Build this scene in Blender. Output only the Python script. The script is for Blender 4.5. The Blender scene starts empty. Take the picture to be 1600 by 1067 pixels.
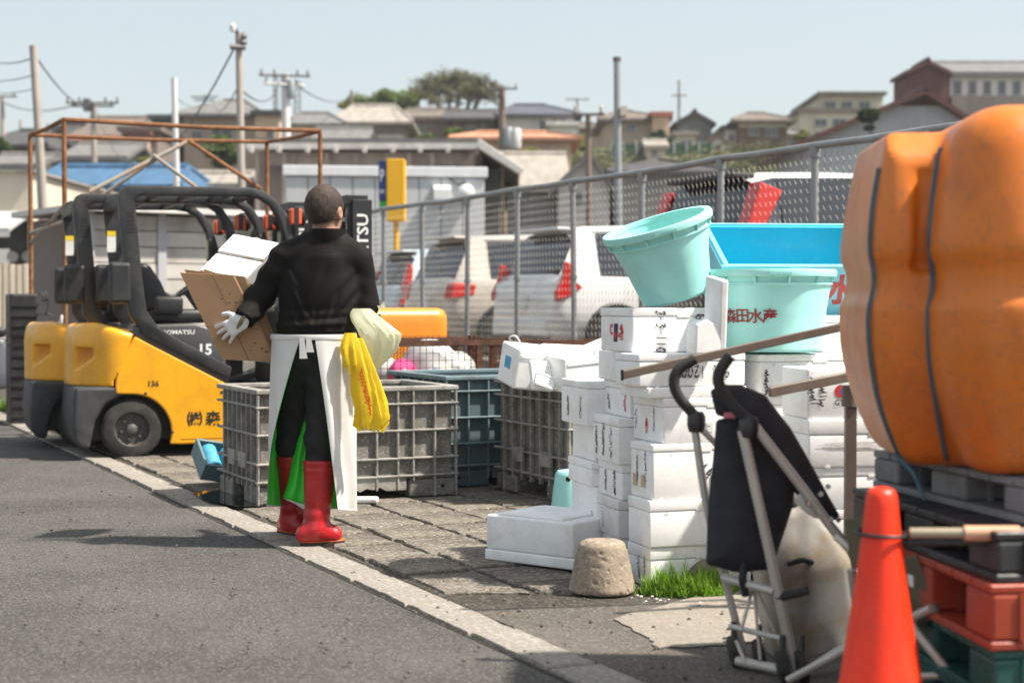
import bpy, bmesh, math, random
import numpy as np
from mathutils import Vector, Matrix

random.seed(7)
R = math.radians
SC = bpy.context.scene
COL = SC.collection

# ---------------------------------------------------------------- camera, sky, sun, exposure
CAM_H = 1.18
F = 2444.0                       # focal length in photo pixels (1600 wide)
PITCH = math.atan((533.5 - 475.0) / F)
cam_d = bpy.data.cameras.new('camera')
cam = bpy.data.objects.new('camera', cam_d); COL.objects.link(cam)
cam.location = (0, 0, CAM_H)
cam.rotation_euler = (math.pi / 2 - PITCH, 0, 0)
cam_d.sensor_width = 36.0
cam_d.lens = 36.0 * F / 1600.0
cam_d.clip_start = 0.1; cam_d.clip_end = 4000
cam_d.dof.use_dof = True
cam_d.dof.focus_distance = 7.7
cam_d.dof.aperture_fstop = 2.3
SC.camera = cam

SUN_EL, SUN_AZ = R(56), R(100)    # azimuth from +Y towards +X
w = bpy.data.worlds.new('World'); SC.world = w; w.use_nodes = True
nt = w.node_tree
sky = nt.nodes.new('ShaderNodeTexSky'); sky.sky_type = 'NISHITA'; sky.sun_disc = False
sky.sun_elevation = SUN_EL; sky.sun_rotation = SUN_AZ
sky.air_density = 1.0; sky.dust_density = 3.0; sky.ozone_density = 1.6
bg = nt.nodes['Background']; bg.inputs['Strength'].default_value = 0.12
veil = nt.nodes.new('ShaderNodeMix'); veil.data_type = 'RGBA'          # even thin high haze over the whole sky
veil.inputs['Factor'].default_value = 0.62; veil.inputs['B'].default_value = (2.7, 2.8, 2.55, 1)
nt.links.new(sky.outputs['Color'], veil.inputs['A']); nt.links.new(veil.outputs['Result'], bg.inputs['Color'])
sun_d = bpy.data.lights.new('sun', 'SUN'); sun_d.energy = 4.0; sun_d.angle = R(1.8)
sun_d.color = (1.0, 0.93, 0.82)
sun = bpy.data.objects.new('sun', sun_d); COL.objects.link(sun)
sdir = Vector((math.sin(SUN_AZ) * math.cos(SUN_EL), math.cos(SUN_AZ) * math.cos(SUN_EL), math.sin(SUN_EL)))
sun.rotation_euler = sdir.to_track_quat('Z', 'Y').to_euler()
sun.location = sdir * 60
SC.view_settings.view_transform = 'Standard'; SC.view_settings.look = 'None'
SC.view_settings.exposure = 1.15; SC.view_settings.gamma = 1.0
SC.render.engine = 'CYCLES'
SC.cycles.use_denoising = True
SC.cycles.max_bounces = 6; SC.cycles.transparent_max_bounces = 12
SC.cycles.sample_clamp_indirect = 8

# ---------------------------------------------------------------- places
_ca, _sa = math.cos(PITCH), math.sin(PITCH)
def at(x, y, Y):
    """photo pixel + distance -> world point"""
    dx, dy = (x - 800) / F, (533.5 - y) / F
    d = Vector((dx, _ca + dy * _sa, -_sa + dy * _ca))
    return Vector((0, 0, CAM_H)) + d * (Y / d.y)
def gnd(x, y, z=0.0):
    dx, dy = (x - 800) / F, (533.5 - y) / F
    d = Vector((dx, _ca + dy * _sa, -_sa + dy * _ca))
    return Vector((0, 0, CAM_H)) + d * ((z - CAM_H) / d.z)
def zat(y, Y):
    return at(800, y, Y).z
DU, DV = Vector((-0.4407, 0.8977, 0)), Vector((0.8977, 0.4407, 0))   # along the kerb / across it
ORG = Vector((2.664, 0, 0))
GRID = math.atan2(DV.y, DV.x)
def UV(u, v, z=0.0):
    return ORG + DU * u + DV * v + Vector((0, 0, z))

# ---------------------------------------------------------------- mesh builder
class MB:
    def __init__(s): s.v = []; s.f = []; s.m = []
    def add(s, vs, fs, mi=0, T=None):
        o = len(s.v)
        for p in vs:
            p = Vector(p)
            s.v.append(tuple(T @ p) if T is not None else tuple(p))
        for f in fs: s.f.append(tuple(i + o for i in f)); s.m.append(mi)
        return s
    def box(s, x0, x1, y0, y1, z0, z1, mi=0, T=None):
        vs = [(x, y, z) for z in (z0, z1) for y in (y0, y1) for x in (x0, x1)]
        return s.add(vs, [(0, 2, 3, 1), (4, 5, 7, 6), (0, 1, 5, 4), (2, 6, 7, 3), (0, 4, 6, 2), (1, 3, 7, 5)], mi, T)
    def prism(s, poly, y0, y1, mi=0, T=None, axis='y'):
        n = len(poly)
        if axis == 'y': P = lambda a, b, t: (a, t, b)
        elif axis == 'x': P = lambda a, b, t: (t, a, b)
        else: P = lambda a, b, t: (a, b, t)
        vs = [P(a, b, y0) for a, b in poly] + [P(a, b, y1) for a, b in poly]
        fs = [tuple(range(n)), tuple(range(2 * n - 1, n - 1, -1))]
        fs += [(i, n + i, n + (i + 1) % n, (i + 1) % n) for i in range(n)]
        return s.add(vs, fs, mi, T)
    def tube(s, pts, r, n=8, mi=0, T=None, closed=False, caps=True):
        pts = [Vector(p) for p in pts]; k = len(pts)
        rs = r if isinstance(r, (list, tuple)) else [r] * k
        vs, fs = [], []
        prev = None
        for i, p in enumerate(pts):
            if closed: t = pts[(i + 1) % k] - pts[i - 1]
            else: t = pts[min(i + 1, k - 1)] - pts[max(i - 1, 0)]
            t.normalize()
            if prev is None:
                a = Vector((0, 0, 1)) if abs(t.z) < .9 else Vector((1, 0, 0))
                a = (a - t * a.dot(t)).normalized()
            else:
                a = prev - t * prev.dot(t)
                a = a.normalized() if a.length > 1e-6 else t.orthogonal().normalized()
            prev = a; b = t.cross(a)
            for j in range(n):
                an = 2 * math.pi * (j + .5) / n
                vs.append(p + (a * math.cos(an) + b * math.sin(an)) * rs[i])
        m = k if closed else k - 1
        for i in range(m):
            o, q = i * n, ((i + 1) % k) * n
            for j in range(n): fs.append((o + j, o + (j + 1) % n, q + (j + 1) % n, q + j))
        if caps and not closed:
            fs.append(tuple(range(n - 1, -1, -1))); fs.append(tuple(range((k - 1) * n, k * n)))
        return s.add(vs, fs, mi, T)
    def lathe(s, prof, n=24, mi=0, T=None, caps=True):
        k = len(prof); vs, fs = [], []
        for r, z in prof:
            for j in range(n):
                an = 2 * math.pi * j / n
                vs.append((r * math.cos(an), r * math.sin(an), z))
        for i in range(k - 1):
            for j in range(n):
                fs.append((i * n + j, i * n + (j + 1) % n, (i + 1) * n + (j + 1) % n, (i + 1) * n + j))
        if caps:
            fs.append(tuple(range(n - 1, -1, -1))); fs.append(tuple(range((k - 1) * n, k * n)))
        return s.add(vs, fs, mi, T)
    def grid(s, fn, nu, nv, mi=0, T=None):
        vs = [fn(i / nu, j / nv) for j in range(nv + 1) for i in range(nu + 1)]
        fs = [(j * (nu + 1) + i, j * (nu + 1) + i + 1, (j + 1) * (nu + 1) + i + 1, (j + 1) * (nu + 1) + i)
              for j in range(nv) for i in range(nu)]
        return s.add(vs, fs, mi, T)
    def rings(s, rings, mi=0, T=None, caps=True):
        k, n = len(rings), len(rings[0])
        vs = [p for r_ in rings for p in r_]; fs = []
        for i in range(k - 1):
            for j in range(n): fs.append((i * n + j, i * n + (j + 1) % n, (i + 1) * n + (j + 1) % n, (i + 1) * n + j))
        if caps: fs.append(tuple(range(n - 1, -1, -1))); fs.append(tuple(range((k - 1) * n, k * n)))
        return s.add(vs, fs, mi, T)

def mesh_of(name, mb, bevel=0, seg=2, smooth=None, wn=True, thick=0, sub=0):
    me = bpy.data.meshes.new(name)
    bm = bmesh.new()
    vs = [bm.verts.new(p) for p in mb.v]
    for f, mi in zip(mb.f, mb.m):
        try:
            g = bm.faces.new([vs[i] for i in f]); g.material_index = mi
        except ValueError: pass
    if wn: bmesh.ops.recalc_face_normals(bm, faces=bm.faces)
    if thick:
        bmesh.ops.solidify(bm, geom=list(bm.faces), thickness=thick)
    if bevel:
        es = [e for e in bm.edges if len(e.link_faces) == 2 and e.calc_face_angle(0) > R(28)]
        bmesh.ops.bevel(bm, geom=es, offset=bevel, segments=seg, profile=.5, affect='EDGES', clamp_overlap=True)
    if sub:
        bmesh.ops.subdivide_edges(bm, edges=bm.edges, cuts=sub, use_grid_fill=True)
    bm.to_mesh(me); bm.free()
    if smooth is not None:
        me.polygons.foreach_set('use_smooth', [True] * len(me.polygons))
        if smooth < 179: me.set_sharp_from_angle(angle=R(smooth))
    return me

def ob(name, me, mats, parent=None):
    if isinstance(me, MB): me = mesh_of(name, me)
    if not me.materials:
        for m in (mats if isinstance(mats, (list, tuple)) else [mats]): me.materials.append(m)
    o = bpy.data.objects.new(name, me); COL.objects.link(o)
    if parent is not None: o.parent = parent
    return o
def B(name, mb, mats, parent=None, bevel=0, seg=2, smooth=None, thick=0, sub=0, wn=True):
    return ob(name, mesh_of(name, mb, bevel, seg, smooth, wn, thick, sub), mats, parent)
def tag(o, label=None, cat=None, group=None, kind=None):
    if label: o['label'] = label
    if cat: o['category'] = cat
    if group: o['group'] = group
    if kind: o['kind'] = kind
    return o
def thing(name, label, cat, loc=(0, 0, 0), rz=0.0, group=None, rx=0, ry=0):
    o = bpy.data.objects.new(name, None); COL.objects.link(o)
    o.empty_display_size = .1
    o.location = loc; o.rotation_euler = (rx, ry, rz)
    return tag(o, label, cat, group)
def struct(name, mb, mats, **k):
    return tag(B(name, mb, mats, **k), kind='structure')
def copy_tree(o, parent=None):
    c = o.copy(); COL.objects.link(c); c.parent = parent
    for ch in list(o.children): copy_tree(ch, c)
    return c
def TR(x=0, y=0, z=0, rx=0, ry=0, rz=0, s=1):
    return Matrix.Translation((x, y, z)) @ Matrix.Rotation(rz, 4, 'Z') @ Matrix.Rotation(ry, 4, 'Y') @ Matrix.Rotation(rx, 4, 'X') @ Matrix.Scale(s, 4)
def spline(pts, n=6):
    """Catmull-Rom through points"""
    P = [Vector(p) for p in pts]; out = []
    for i in range(len(P) - 1):
        p0, p1, p2, p3 = P[max(i - 1, 0)], P[i], P[i + 1], P[min(i + 2, len(P) - 1)]
        for k in range(n):
            t = k / n
            out.append(.5 * ((2 * p1) + (p2 - p0) * t + (2 * p0 - 5 * p1 + 4 * p2 - p3) * t * t + (3 * p1 - p0 - 3 * p2 + p3) * t ** 3))
    out.append(P[-1]); return out
def arc(cx, cy, r, a0, a1, n):
    return [(cx + r * math.cos(R(a0 + (a1 - a0) * i / n)), cy + r * math.sin(R(a0 + (a1 - a0) * i / n))) for i in range(n + 1)]

_font = {}
def text(mb, s, size, T, depth=0.0008, mi=0, bold=0.0, sx=1.0):
    """lettering lying in the local XZ plane (reads from -Y), centred on T"""
    key = (s, bold)
    if key not in _font:
        c = bpy.data.curves.new('lettering', 'FONT'); c.body = s; c.size = 1; c.resolution_u = 2
        c.offset = bold
        o = bpy.data.objects.new('lettering', c); COL.objects.link(o)
        dg = bpy.context.evaluated_depsgraph_get()
        me = bpy.data.meshes.new_from_object(o.evaluated_get(dg))
        vs = [tuple(v.co) for v in me.vertices]; fs = [tuple(p.vertices) for p in me.polygons]
        bpy.data.objects.remove(o); bpy.data.curves.remove(c); bpy.data.meshes.remove(me)
        _font[key] = (vs, fs)
    vs, fs = _font[key]
    x0, x1 = min(v[0] for v in vs), max(v[0] for v in vs)
    y0, y1 = min(v[1] for v in vs), max(v[1] for v in vs)
    cx, cy = (x0 + x1) / 2, (y0 + y1) / 2
    mb.add([((v[0] - cx) * size * sx, -depth, (v[1] - cy) * size) for v in vs], fs, mi, T)
    return mb

# ---------------------------------------------------------------- signed distance modelling (bodies, moulded shapes)
def sd_caps(P, a, b, ra, rb):
    a, b = np.array(a, float), np.array(b, float); ab = b - a
    t = np.clip(((P - a) @ ab) / max(ab @ ab, 1e-9), 0, 1)
    return np.linalg.norm(P - a - t[..., None] * ab, axis=-1) - (ra + (rb - ra) * t)
def sd_ell(P, c, r, rot=None):
    q = P - np.array(c, float)
    if rot is not None: q = q @ np.array(rot.to_3x3())
    r = np.array(r, float)
    k0 = np.linalg.norm(q / r, axis=-1); k1 = np.linalg.norm(q / (r * r), axis=-1)
    return k0 * (k0 - 1) / np.maximum(k1, 1e-9)
def sd_box(P, c, h, rnd=0.0, rot=None):
    q = P - np.array(c, float)
    if rot is not None: q = q @ np.array(rot.to_3x3())
    q = np.abs(q) - (np.array(h, float) - rnd)
    return np.linalg.norm(np.maximum(q, 0), axis=-1) + np.minimum(q.max(axis=-1), 0) - rnd
def smin(a, b, k):
    h = np.clip(.5 + .5 * (b - a) / k, 0, 1)
    return b + (a - b) * h - k * h * (1 - h)
def smax(a, b, k): return -smin(-a, -b, k)
def sdf_mesh(name, fn, lo, hi, res, smooth_it=0):
    lo, hi = np.array(lo, float), np.array(hi, float)
    n = np.maximum(np.ceil((hi - lo) / res).astype(int) + 1, 3)
    ax = [lo[i] + np.arange(n[i]) * res for i in range(3)]
    V = np.empty(n)
    for i in range(n[0]):
        Y, Z = np.meshgrid(ax[1], ax[2], indexing='ij')
        V[i] = fn(np.stack([np.full_like(Y, ax[0][i]), Y, Z], -1))
    S = V < 0
    c8 = [(i, j, k) for i in (0, 1) for j in (0, 1) for k in (0, 1)]
    sl = lambda A, o: A[o[0]:n[0] - 1 + o[0], o[1]:n[1] - 1 + o[1], o[2]:n[2] - 1 + o[2]]
    cnt = sum(sl(S, o).astype(int) for o in c8)
    act = (cnt > 0) & (cnt < 8)
    idx = -np.ones(act.shape, int); cells = np.argwhere(act); idx[act] = np.arange(len(cells))
    acc = np.zeros((len(cells), 3)); num = np.zeros(len(cells))
    for a in range(8):
        for b in range(a + 1, 8):
            oa, o_b = np.array(c8[a]), np.array(c8[b])
            if abs(oa - o_b).sum() != 1: continue
            va = V[tuple((cells + oa).T)]; vb = V[tuple((cells + o_b).T)]
            m = (va < 0) != (vb < 0)
            t = np.where(m, va / np.where(va == vb, 1, va - vb), 0)
            acc += np.where(m[:, None], oa + (o_b - oa) * t[:, None], 0); num += m
    pts = lo + (cells + acc / np.maximum(num, 1)[:, None]) * res
    faces = []
    for d in range(3):
        e = [0, 0, 0]; e[d] = 1
        A = S[:n[0] - e[0], :n[1] - e[1], :n[2] - e[2]]; Bb = S[e[0]:, e[1]:, e[2]:]
        ed = np.argwhere(A != Bb)
        p, q = (d + 1) % 3, (d + 2) % 3
        ok = (ed[:, p] > 0) & (ed[:, q] > 0) & (ed[:, p] < n[p] - 1) & (ed[:, q] < n[q] - 1)
        ed = ed[ok]; flip = A[tuple(ed.T)]
        ep = np.zeros(3, int); ep[p] = 1; eq = np.zeros(3, int); eq[q] = 1
        i0 = idx[tuple((ed - ep - eq).T)]; i1 = idx[tuple((ed - eq).T)]; i2 = idx[tuple(ed.T)]; i3 = idx[tuple((ed - ep).T)]
        fw = np.stack([i0, i1, i2, i3], 1); bw = fw[:, ::-1]
        faces.append(np.where(flip[:, None], fw, bw))
    faces = np.concatenate(faces)
    me = bpy.data.meshes.new(name)
    me.from_pydata(pts.tolist(), [], faces.tolist())
    me.polygons.foreach_set('use_smooth', [True] * len(me.polygons))
    if smooth_it:
        bm = bmesh.new(); bm.from_mesh(me)
        for _ in range(smooth_it): bmesh.ops.smooth_vert(bm, verts=bm.verts, factor=.5, use_axis_x=True, use_axis_y=True, use_axis_z=True)
        bm.to_mesh(me); bm.free()
    return me

# ---------------------------------------------------------------- materials
MATS = {}
def M(name, col, rough=.6, metal=0.0, var=.12, vs=5.0, bump=0.0, bs=60.0, dirt=None, spec=.5, trans=0.0, coat=0.0,
      speck=None, streak=None, sss=0.0, aniso=(1, 1, 1), transmission=0.0, alpha=1.0):
    """procedural surface: base colour with broad variation, optional dirt patches (col, amount, scale),
    speckle (col, amount, scale), vertical streaks (col, amount, scale) and fine bump"""
    if name in MATS: return MATS[name]
    m = bpy.data.materials.new(name); m.use_nodes = True
    t = m.node_tree; N = t.nodes; L = t.links
    p = N['Principled BSDF']
    p.inputs['Roughness'].default_value = rough; p.inputs['Metallic'].default_value = metal
    p.inputs['Specular IOR Level'].default_value = spec
    if coat: p.inputs['Coat Weight'].default_value = coat; p.inputs['Coat Roughness'].default_value = .08
    if sss: p.inputs['Subsurface Weight'].default_value = sss; p.inputs['Subsurface Radius'].default_value = (.02, .015, .01)
    if transmission: p.inputs['Transmission Weight'].default_value = transmission
    if alpha < 1: p.inputs['Alpha'].default_value = alpha
    tc = N.new('ShaderNodeTexCoord'); oi = N.new('ShaderNodeObjectInfo')
    mp = N.new('ShaderNodeMapping'); mp.inputs['Scale'].default_value = aniso
    L.new(tc.outputs['Object'], mp.inputs['Vector'])
    wv = N.new('ShaderNodeMath'); wv.operation = 'MULTIPLY'; wv.inputs[1].default_value = 37.0
    L.new(oi.outputs['Random'], wv.inputs[0])
    def noise(sc, det=5, ro=.6, src=mp):
        n = N.new('ShaderNodeTexNoise'); n.noise_dimensions = '4D'
        n.inputs['Scale'].default_value = sc; n.inputs['Detail'].default_value = det; n.inputs['Roughness'].default_value = ro
        L.new(src.outputs['Vector'], n.inputs['Vector']); L.new(wv.outputs[0], n.inputs['W'])
        return n
    def ramp(src, a, b):
        r = N.new('ShaderNodeMapRange'); r.inputs['From Min'].default_value = a; r.inputs['From Max'].default_value = b
        L.new(src, r.inputs['Value']); return r.outputs['Result']
    n1 = noise(vs)
    c1 = tuple(min(1, c * (1 - var)) for c in col); c2 = tuple(min(1, c * (1 + var)) for c in col)
    mx = N.new('ShaderNodeMix'); mx.data_type = 'RGBA'
    mx.inputs['A'].default_value = (*c1, 1); mx.inputs['B'].default_value = (*c2, 1)
    L.new(ramp(n1.outputs['Fac'], .3, .7), mx.inputs['Factor'])
    cur = mx.outputs['Result']
    def layer(cur, fac, c, amt):
        q = N.new('ShaderNodeMath'); q.operation = 'MULTIPLY'; q.inputs[1].default_value = amt
        L.new(fac, q.inputs[0])
        x = N.new('ShaderNodeMix'); x.data_type = 'RGBA'; x.inputs['B'].default_value = (*c, 1)
        L.new(cur, x.inputs['A']); L.new(q.outputs[0], x.inputs['Factor']); return x.outputs['Result']
    if dirt:
        n2 = noise(dirt[2], 7, .68)
        cur = layer(cur, ramp(n2.outputs['Fac'], .48, .62), dirt[0], dirt[1])
    if streak:
        ms = N.new('ShaderNodeMapping'); ms.inputs['Scale'].default_value = (1, 1, .12)
        L.new(tc.outputs['Object'], ms.inputs['Vector'])
        n3 = noise(streak[2], 5, .65, ms)
        cur = layer(cur, ramp(n3.outputs['Fac'], .5, .68), streak[0], streak[1])
    if speck:
        n4 = noise(speck[2], 2, .5)
        cur = layer(cur, ramp(n4.outputs['Fac'], .55, .68), speck[0], speck[1])
    L.new(cur, p.inputs['Base Color'])
    n5 = noise(vs * 3.1)
    rr = N.new('ShaderNodeMapRange'); rr.inputs['From Min'].default_value = .3; rr.inputs['From Max'].default_value = .7
    rr.inputs['To Min'].default_value = max(.02, rough * .85); rr.inputs['To Max'].default_value = min(1, rough * 1.15)
    L.new(n5.outputs['Fac'], rr.inputs['Value']); L.new(rr.outputs['Result'], p.inputs['Roughness'])
    if bump:
        nb = noise(bs, 4, .6)
        b = N.new('ShaderNodeBump'); b.inputs['Strength'].default_value = min(1, bump); b.inputs['Distance'].default_value = .004 * max(1, bump)
        L.new(nb.outputs['Fac'], b.inputs['Height']); L.new(b.outputs['Normal'], p.inputs['Normal'])
    if trans:
        out = N['Material Output']; tr = N.new('ShaderNodeBsdfTranslucent'); sh = N.new('ShaderNodeMixShader')
        L.new(cur, tr.inputs['Color']); sh.inputs[0].default_value = trans
        L.new(p.outputs[0], sh.inputs[1]); L.new(tr.outputs[0], sh.inputs[2]); L.new(sh.outputs[0], out.inputs['Surface'])
    MATS[name] = m
    return m
def S(r, g, b):
    """sRGB 0-255 -> linear"""
    f = lambda c: c / 12.92 if c <= .04045 else ((c + .055) / 1.055) ** 2.4
    return tuple(f(c / 255) for c in (r, g, b))
# ================================================================ THE SETTING
# ---- surfaces with several scales of detail
def ground_mat(name, base, light, dark, speck_sc=260, patch=.5, bump=.6, crack=0.0, wet=0.0):
    m = bpy.data.materials.new(name); m.use_nodes = True
    t = m.node_tree; N = t.nodes; L = t.links; p = N['Principled BSDF']
    tc = N.new('ShaderNodeTexCoord')
    def noise(sc, det=4, ro=.6):
        n = N.new('ShaderNodeTexNoise'); n.inputs['Scale'].default_value = sc; n.inputs['Detail'].default_value = det
        n.inputs['Roughness'].default_value = ro; L.new(tc.outputs['Object'], n.inputs['Vector']); return n.outputs['Fac']
    def rng(src, a, b, c=0., d=1.):
        r = N.new('ShaderNodeMapRange'); L.new(src, r.inputs['Value'])
        for k, v in zip(('From Min', 'From Max', 'To Min', 'To Max'), (a, b, c, d)): r.inputs[k].default_value = v
        return r.outputs['Result']
    def mix(a, b, f):
        x = N.new('ShaderNodeMix'); x.data_type = 'RGBA'
        for s, v in (('A', a), ('B', b)):
            if isinstance(v, tuple): x.inputs[s].default_value = (*v, 1)
            else: L.new(v, x.inputs[s])
        L.new(f, x.inputs['Factor']); return x.outputs['Result']
    c = mix(dark, base, rng(noise(.9, 6), .36, .6))
    c = mix(c, tuple(v * .72 for v in base), rng(noise(.35, 3), .55, .75, 0, patch))
    vo = N.new('ShaderNodeTexVoronoi'); vo.inputs['Scale'].default_value = speck_sc; L.new(tc.outputs['Object'], vo.inputs['Vector'])
    sp = N.new('ShaderNodeSeparateColor'); L.new(vo.outputs['Color'], sp.inputs[0])
    c = mix(c, light, rng(sp.outputs[0], .62, .95, 0, .8))
    c = mix(c, dark, rng(sp.outputs[1], .7, .95, 0, .7))
    h = noise(speck_sc * .8, 3)
    if crack:
        vc = N.new('ShaderNodeTexVoronoi'); vc.feature = 'DISTANCE_TO_EDGE'; vc.inputs['Scale'].default_value = .8
        ns = N.new('ShaderNodeTexNoise'); ns.inputs['Scale'].default_value = 2.4; ns.inputs['Detail'].default_value = 5
        L.new(tc.outputs['Object'], ns.inputs['Vector'])
        ad = N.new('ShaderNodeMixRGB') if False else N.new('ShaderNodeVectorMath'); ad.operation = 'ADD'
        L.new(tc.outputs['Object'], ad.inputs[0]); L.new(ns.outputs['Color'], ad.inputs[1]); L.new(ad.outputs[0], vc.inputs['Vector'])
        c = mix(c, tuple(v * .45 for v in dark), rng(vc.outputs['Distance'], 0, .012, crack, 0))
    L.new(c, p.inputs['Base Color'])
    p.inputs['Roughness'].default_value = .88; p.inputs['Specular IOR Level'].default_value = .3
    b = N.new('ShaderNodeBump'); b.inputs['Strength'].default_value = bump; b.inputs['Distance'].default_value = .004
    L.new(h, b.inputs['Height']); L.new(b.outputs['Normal'], p.inputs['Normal'])
    return m
m_road = ground_mat('asphalt_road', (.08, .076, .071), (.178, .168, .156), (.044, .041, .038), 150, .55, .8, .0)
m_patch = ground_mat('asphalt_patch', (.112, .1, .086), (.2, .18, .158), (.068, .06, .052), 120, .5, .6, .5)
m_slabc = ground_mat('exposed_aggregate', (.17, .15, .123), (.33, .295, .25), (.07, .06, .05), 75, .6, 1.0)
m_kerb = ground_mat('kerb_concrete', (.29, .265, .235), (.37, .34, .3), (.21, .19, .165), 70, .5, .5)
m_conc = ground_mat('light_concrete', (.25, .222, .19), (.31, .28, .245), (.2, .176, .15), 80, .4, .4)
m_bed = ground_mat('joint_dirt', (.075, .066, .054), (.13, .115, .09), (.035, .03, .025), 80, .5, 1.0)
m_hill = M('hillside_earth', (.07, .075, .036), .95, var=.45, vs=.3, dirt=((.15, .115, .065), .8, .15), bump=.5, bs=2)

struct('ground', MB().add([(-330, -40, 0), (330, -40, 0), (330, 376, 0), (-330, 376, 0)], [(0, 1, 2, 3)]), m_road)

# ---- paved yard: bed, kerb stones, slabs one by one
pave = struct('pavement', MB().add([UV(3.0, .12, .004), UV(3.0, 5.1, .004), UV(26, 5.1, .004), UV(26, .12, .004)], [(0, 1, 2, 3)]), m_bed)
kerb = struct('kerb', MB().add([UV(-2, -.1, .003), UV(-2, .13, .003), UV(40, .13, .003), UV(40, -.1, .003)], [(0, 1, 2, 3)]), m_bed)
def rough_poly(poly, step, jit, rnd):
    out = []
    for i, a in enumerate(poly):
        b = poly[(i + 1) % len(poly)]; d = math.hypot(b[0] - a[0], b[1] - a[1]); k = max(1, int(d / step))
        nx, ny = -(b[1] - a[1]) / d, (b[0] - a[0]) / d
        for j in range(k):
            t = j / k; e = rnd.uniform(0, jit) * (1 if rnd.random() < .7 else 2.4)
            out.append((a[0] + (b[0] - a[0]) * t + nx * e, a[1] + (b[1] - a[1]) * t + ny * e))
    return out
def slab_mb(poly, z0, z1, ch, rnd, tiltx=0, tilty=0):
    cx = sum(p[0] for p in poly) / len(poly); cy = sum(p[1] for p in poly) / len(poly)
    top = [(cx + (x - cx) * (1 - ch), cy + (y - cy) * (1 - ch)) for x, y in poly]
    mid = [(cx + (x - cx) * (1 - ch * .25), cy + (y - cy) * (1 - ch * .25)) for x, y in poly]
    n = len(poly); zz = lambda x, y: (x - cx) * tiltx + (y - cy) * tilty
    vs = [(x, y, z0) for x, y in poly] + [(x, y, z1 - .007 + zz(x, y)) for x, y in mid] + [(x, y, z1 + zz(x, y)) for x, y in top]
    fs = [(i, (i + 1) % n, n + (i + 1) % n, n + i) for i in range(n)] + [(n + i, n + (i + 1) % n, 2 * n + (i + 1) % n, 2 * n + i) for i in range(n)]
    fs.append(tuple(range(2 * n, 3 * n)))
    return MB().add(vs, fs)
rk = random.Random(3)
u = -1.6; k = 0
while u < 30:                                   # kerb stones, 0.6 m each
    L_ = .6
    p = rough_poly([(-.092, .004), (.092, .004), (.092, L_ - .004), (-.092, L_ - .004)], .07, .006, rk)
    kb = B('kerb_stone', slab_mb(p, -.02, .016 + rk.uniform(-.003, .003), .03, rk, rk.uniform(-.01, .01)), m_kerb, kerb)
    kb.location = UV(u, 0); kb.rotation_euler = (0, 0, math.atan2(DU.y, DU.x) - math.pi / 2)
    kb.rotation_euler[2] += rk.uniform(-.004, .004)
    u += L_
def clip(poly, f):
    out = []
    for i, a in enumerate(poly):
        b = poly[(i + 1) % len(poly)]; fa, fb = f(a), f(b)
        if fa >= 0: out.append(a)
        if (fa >= 0) != (fb >= 0):
            t = fa / (fa - fb); out.append((a[0] + (b[0] - a[0]) * t, a[1] + (b[1] - a[1]) * t))
    return out
rs = random.Random(11)
front_edge = lambda q: (UV(q[1], q[0]).y - (6.3 + .02 * UV(q[1], q[0]).x))    # q = (v, u)
v = .135
row = 0
while v < 4.9:                                   # slabs in rows along the kerb
    wv = rs.choice((.3, .34, .38))
    u = 3.0 + rs.uniform(0, .4)
    while u < 19:
        lu = rs.choice((.36, .42, .45, .5)) if u < 11 else .7
        a = UV(u + lu / 2, v + wv / 2)
        px = 800 + a.x * F / a.y
        hidden = (v > 2.3 and u > 9.1) or (a.x > .75 and a.y < 8) or a.y < 6.0 or px > 1150 or u > 17 or (v > 1.7 and u > 10.3) or (v > 3.0 and u > 8.2)
        if not hidden:
            g = .007
            poly = clip([(v + g, u + g), (v + wv - g, u + g), (v + wv - g, u + lu - g), (v + g, u + lu - g)], front_edge)
            if len(poly) >= 3:
                ar = abs(sum(poly[i][0] * poly[(i + 1) % len(poly)][1] - poly[(i + 1) % len(poly)][0] * poly[i][1] for i in range(len(poly)))) / 2
                if ar > .01:
                    wp = [UV(q[1], q[0]) for q in poly]; c0 = sum((p_ for p_ in wp), Vector()) / len(wp)
                    lp = rough_poly([(p_.x - c0.x, p_.y - c0.y) for p_ in wp], .06, .012, rs)
                    mb = slab_mb(lp, -.02, .018 + rs.uniform(-.006, .007), .035, rs, rs.uniform(-.012, .012), rs.uniform(-.012, .012))
                    o = B('paving_slab', mb, m_slabc, pave); o.location = (c0.x, c0.y, 0)
        u += lu + rs.uniform(0, .006)
    v += wv; row += 1

# ---- asphalt apron in front of the slabs and the light concrete patch
def sheet(name, pts, mat, z):
    return struct(name, MB().add([(p.x, p.y, z) for p in pts], [tuple(range(len(pts)))]), mat)
def jag(a, b, n, j, rnd):
    return [a.lerp(b, i / n) + Vector((rnd.uniform(-j, j), rnd.uniform(-j, j), 0)) * (0 if i in (0,) else 1) for i in range(n)]
rj = random.Random(5)
p0, p1, p2, p3 = UV(2.0, .1), UV(6.62, .1), Vector((3.4, 6.36, 0)), Vector((3.8, 2.0, 0))
sheet('yard_asphalt', jag(p0, p1, 12, .008, rj) + jag(p1, p2, 20, .02, rj) + [p2, p3], m_patch, .009)
q = [gnd(958, 972), gnd(1040, 950), gnd(1160, 918), gnd(1330, 905), gnd(1330, 985), gnd(1150, 1012), gnd(1030, 1018), gnd(1010, 1000)]
o = []
for i in range(len(q)): o += jag(q[i], q[(i + 1) % len(q)], 6, .014, rj)
sheet('concrete_patch', o, m_conc, .014)
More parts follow.
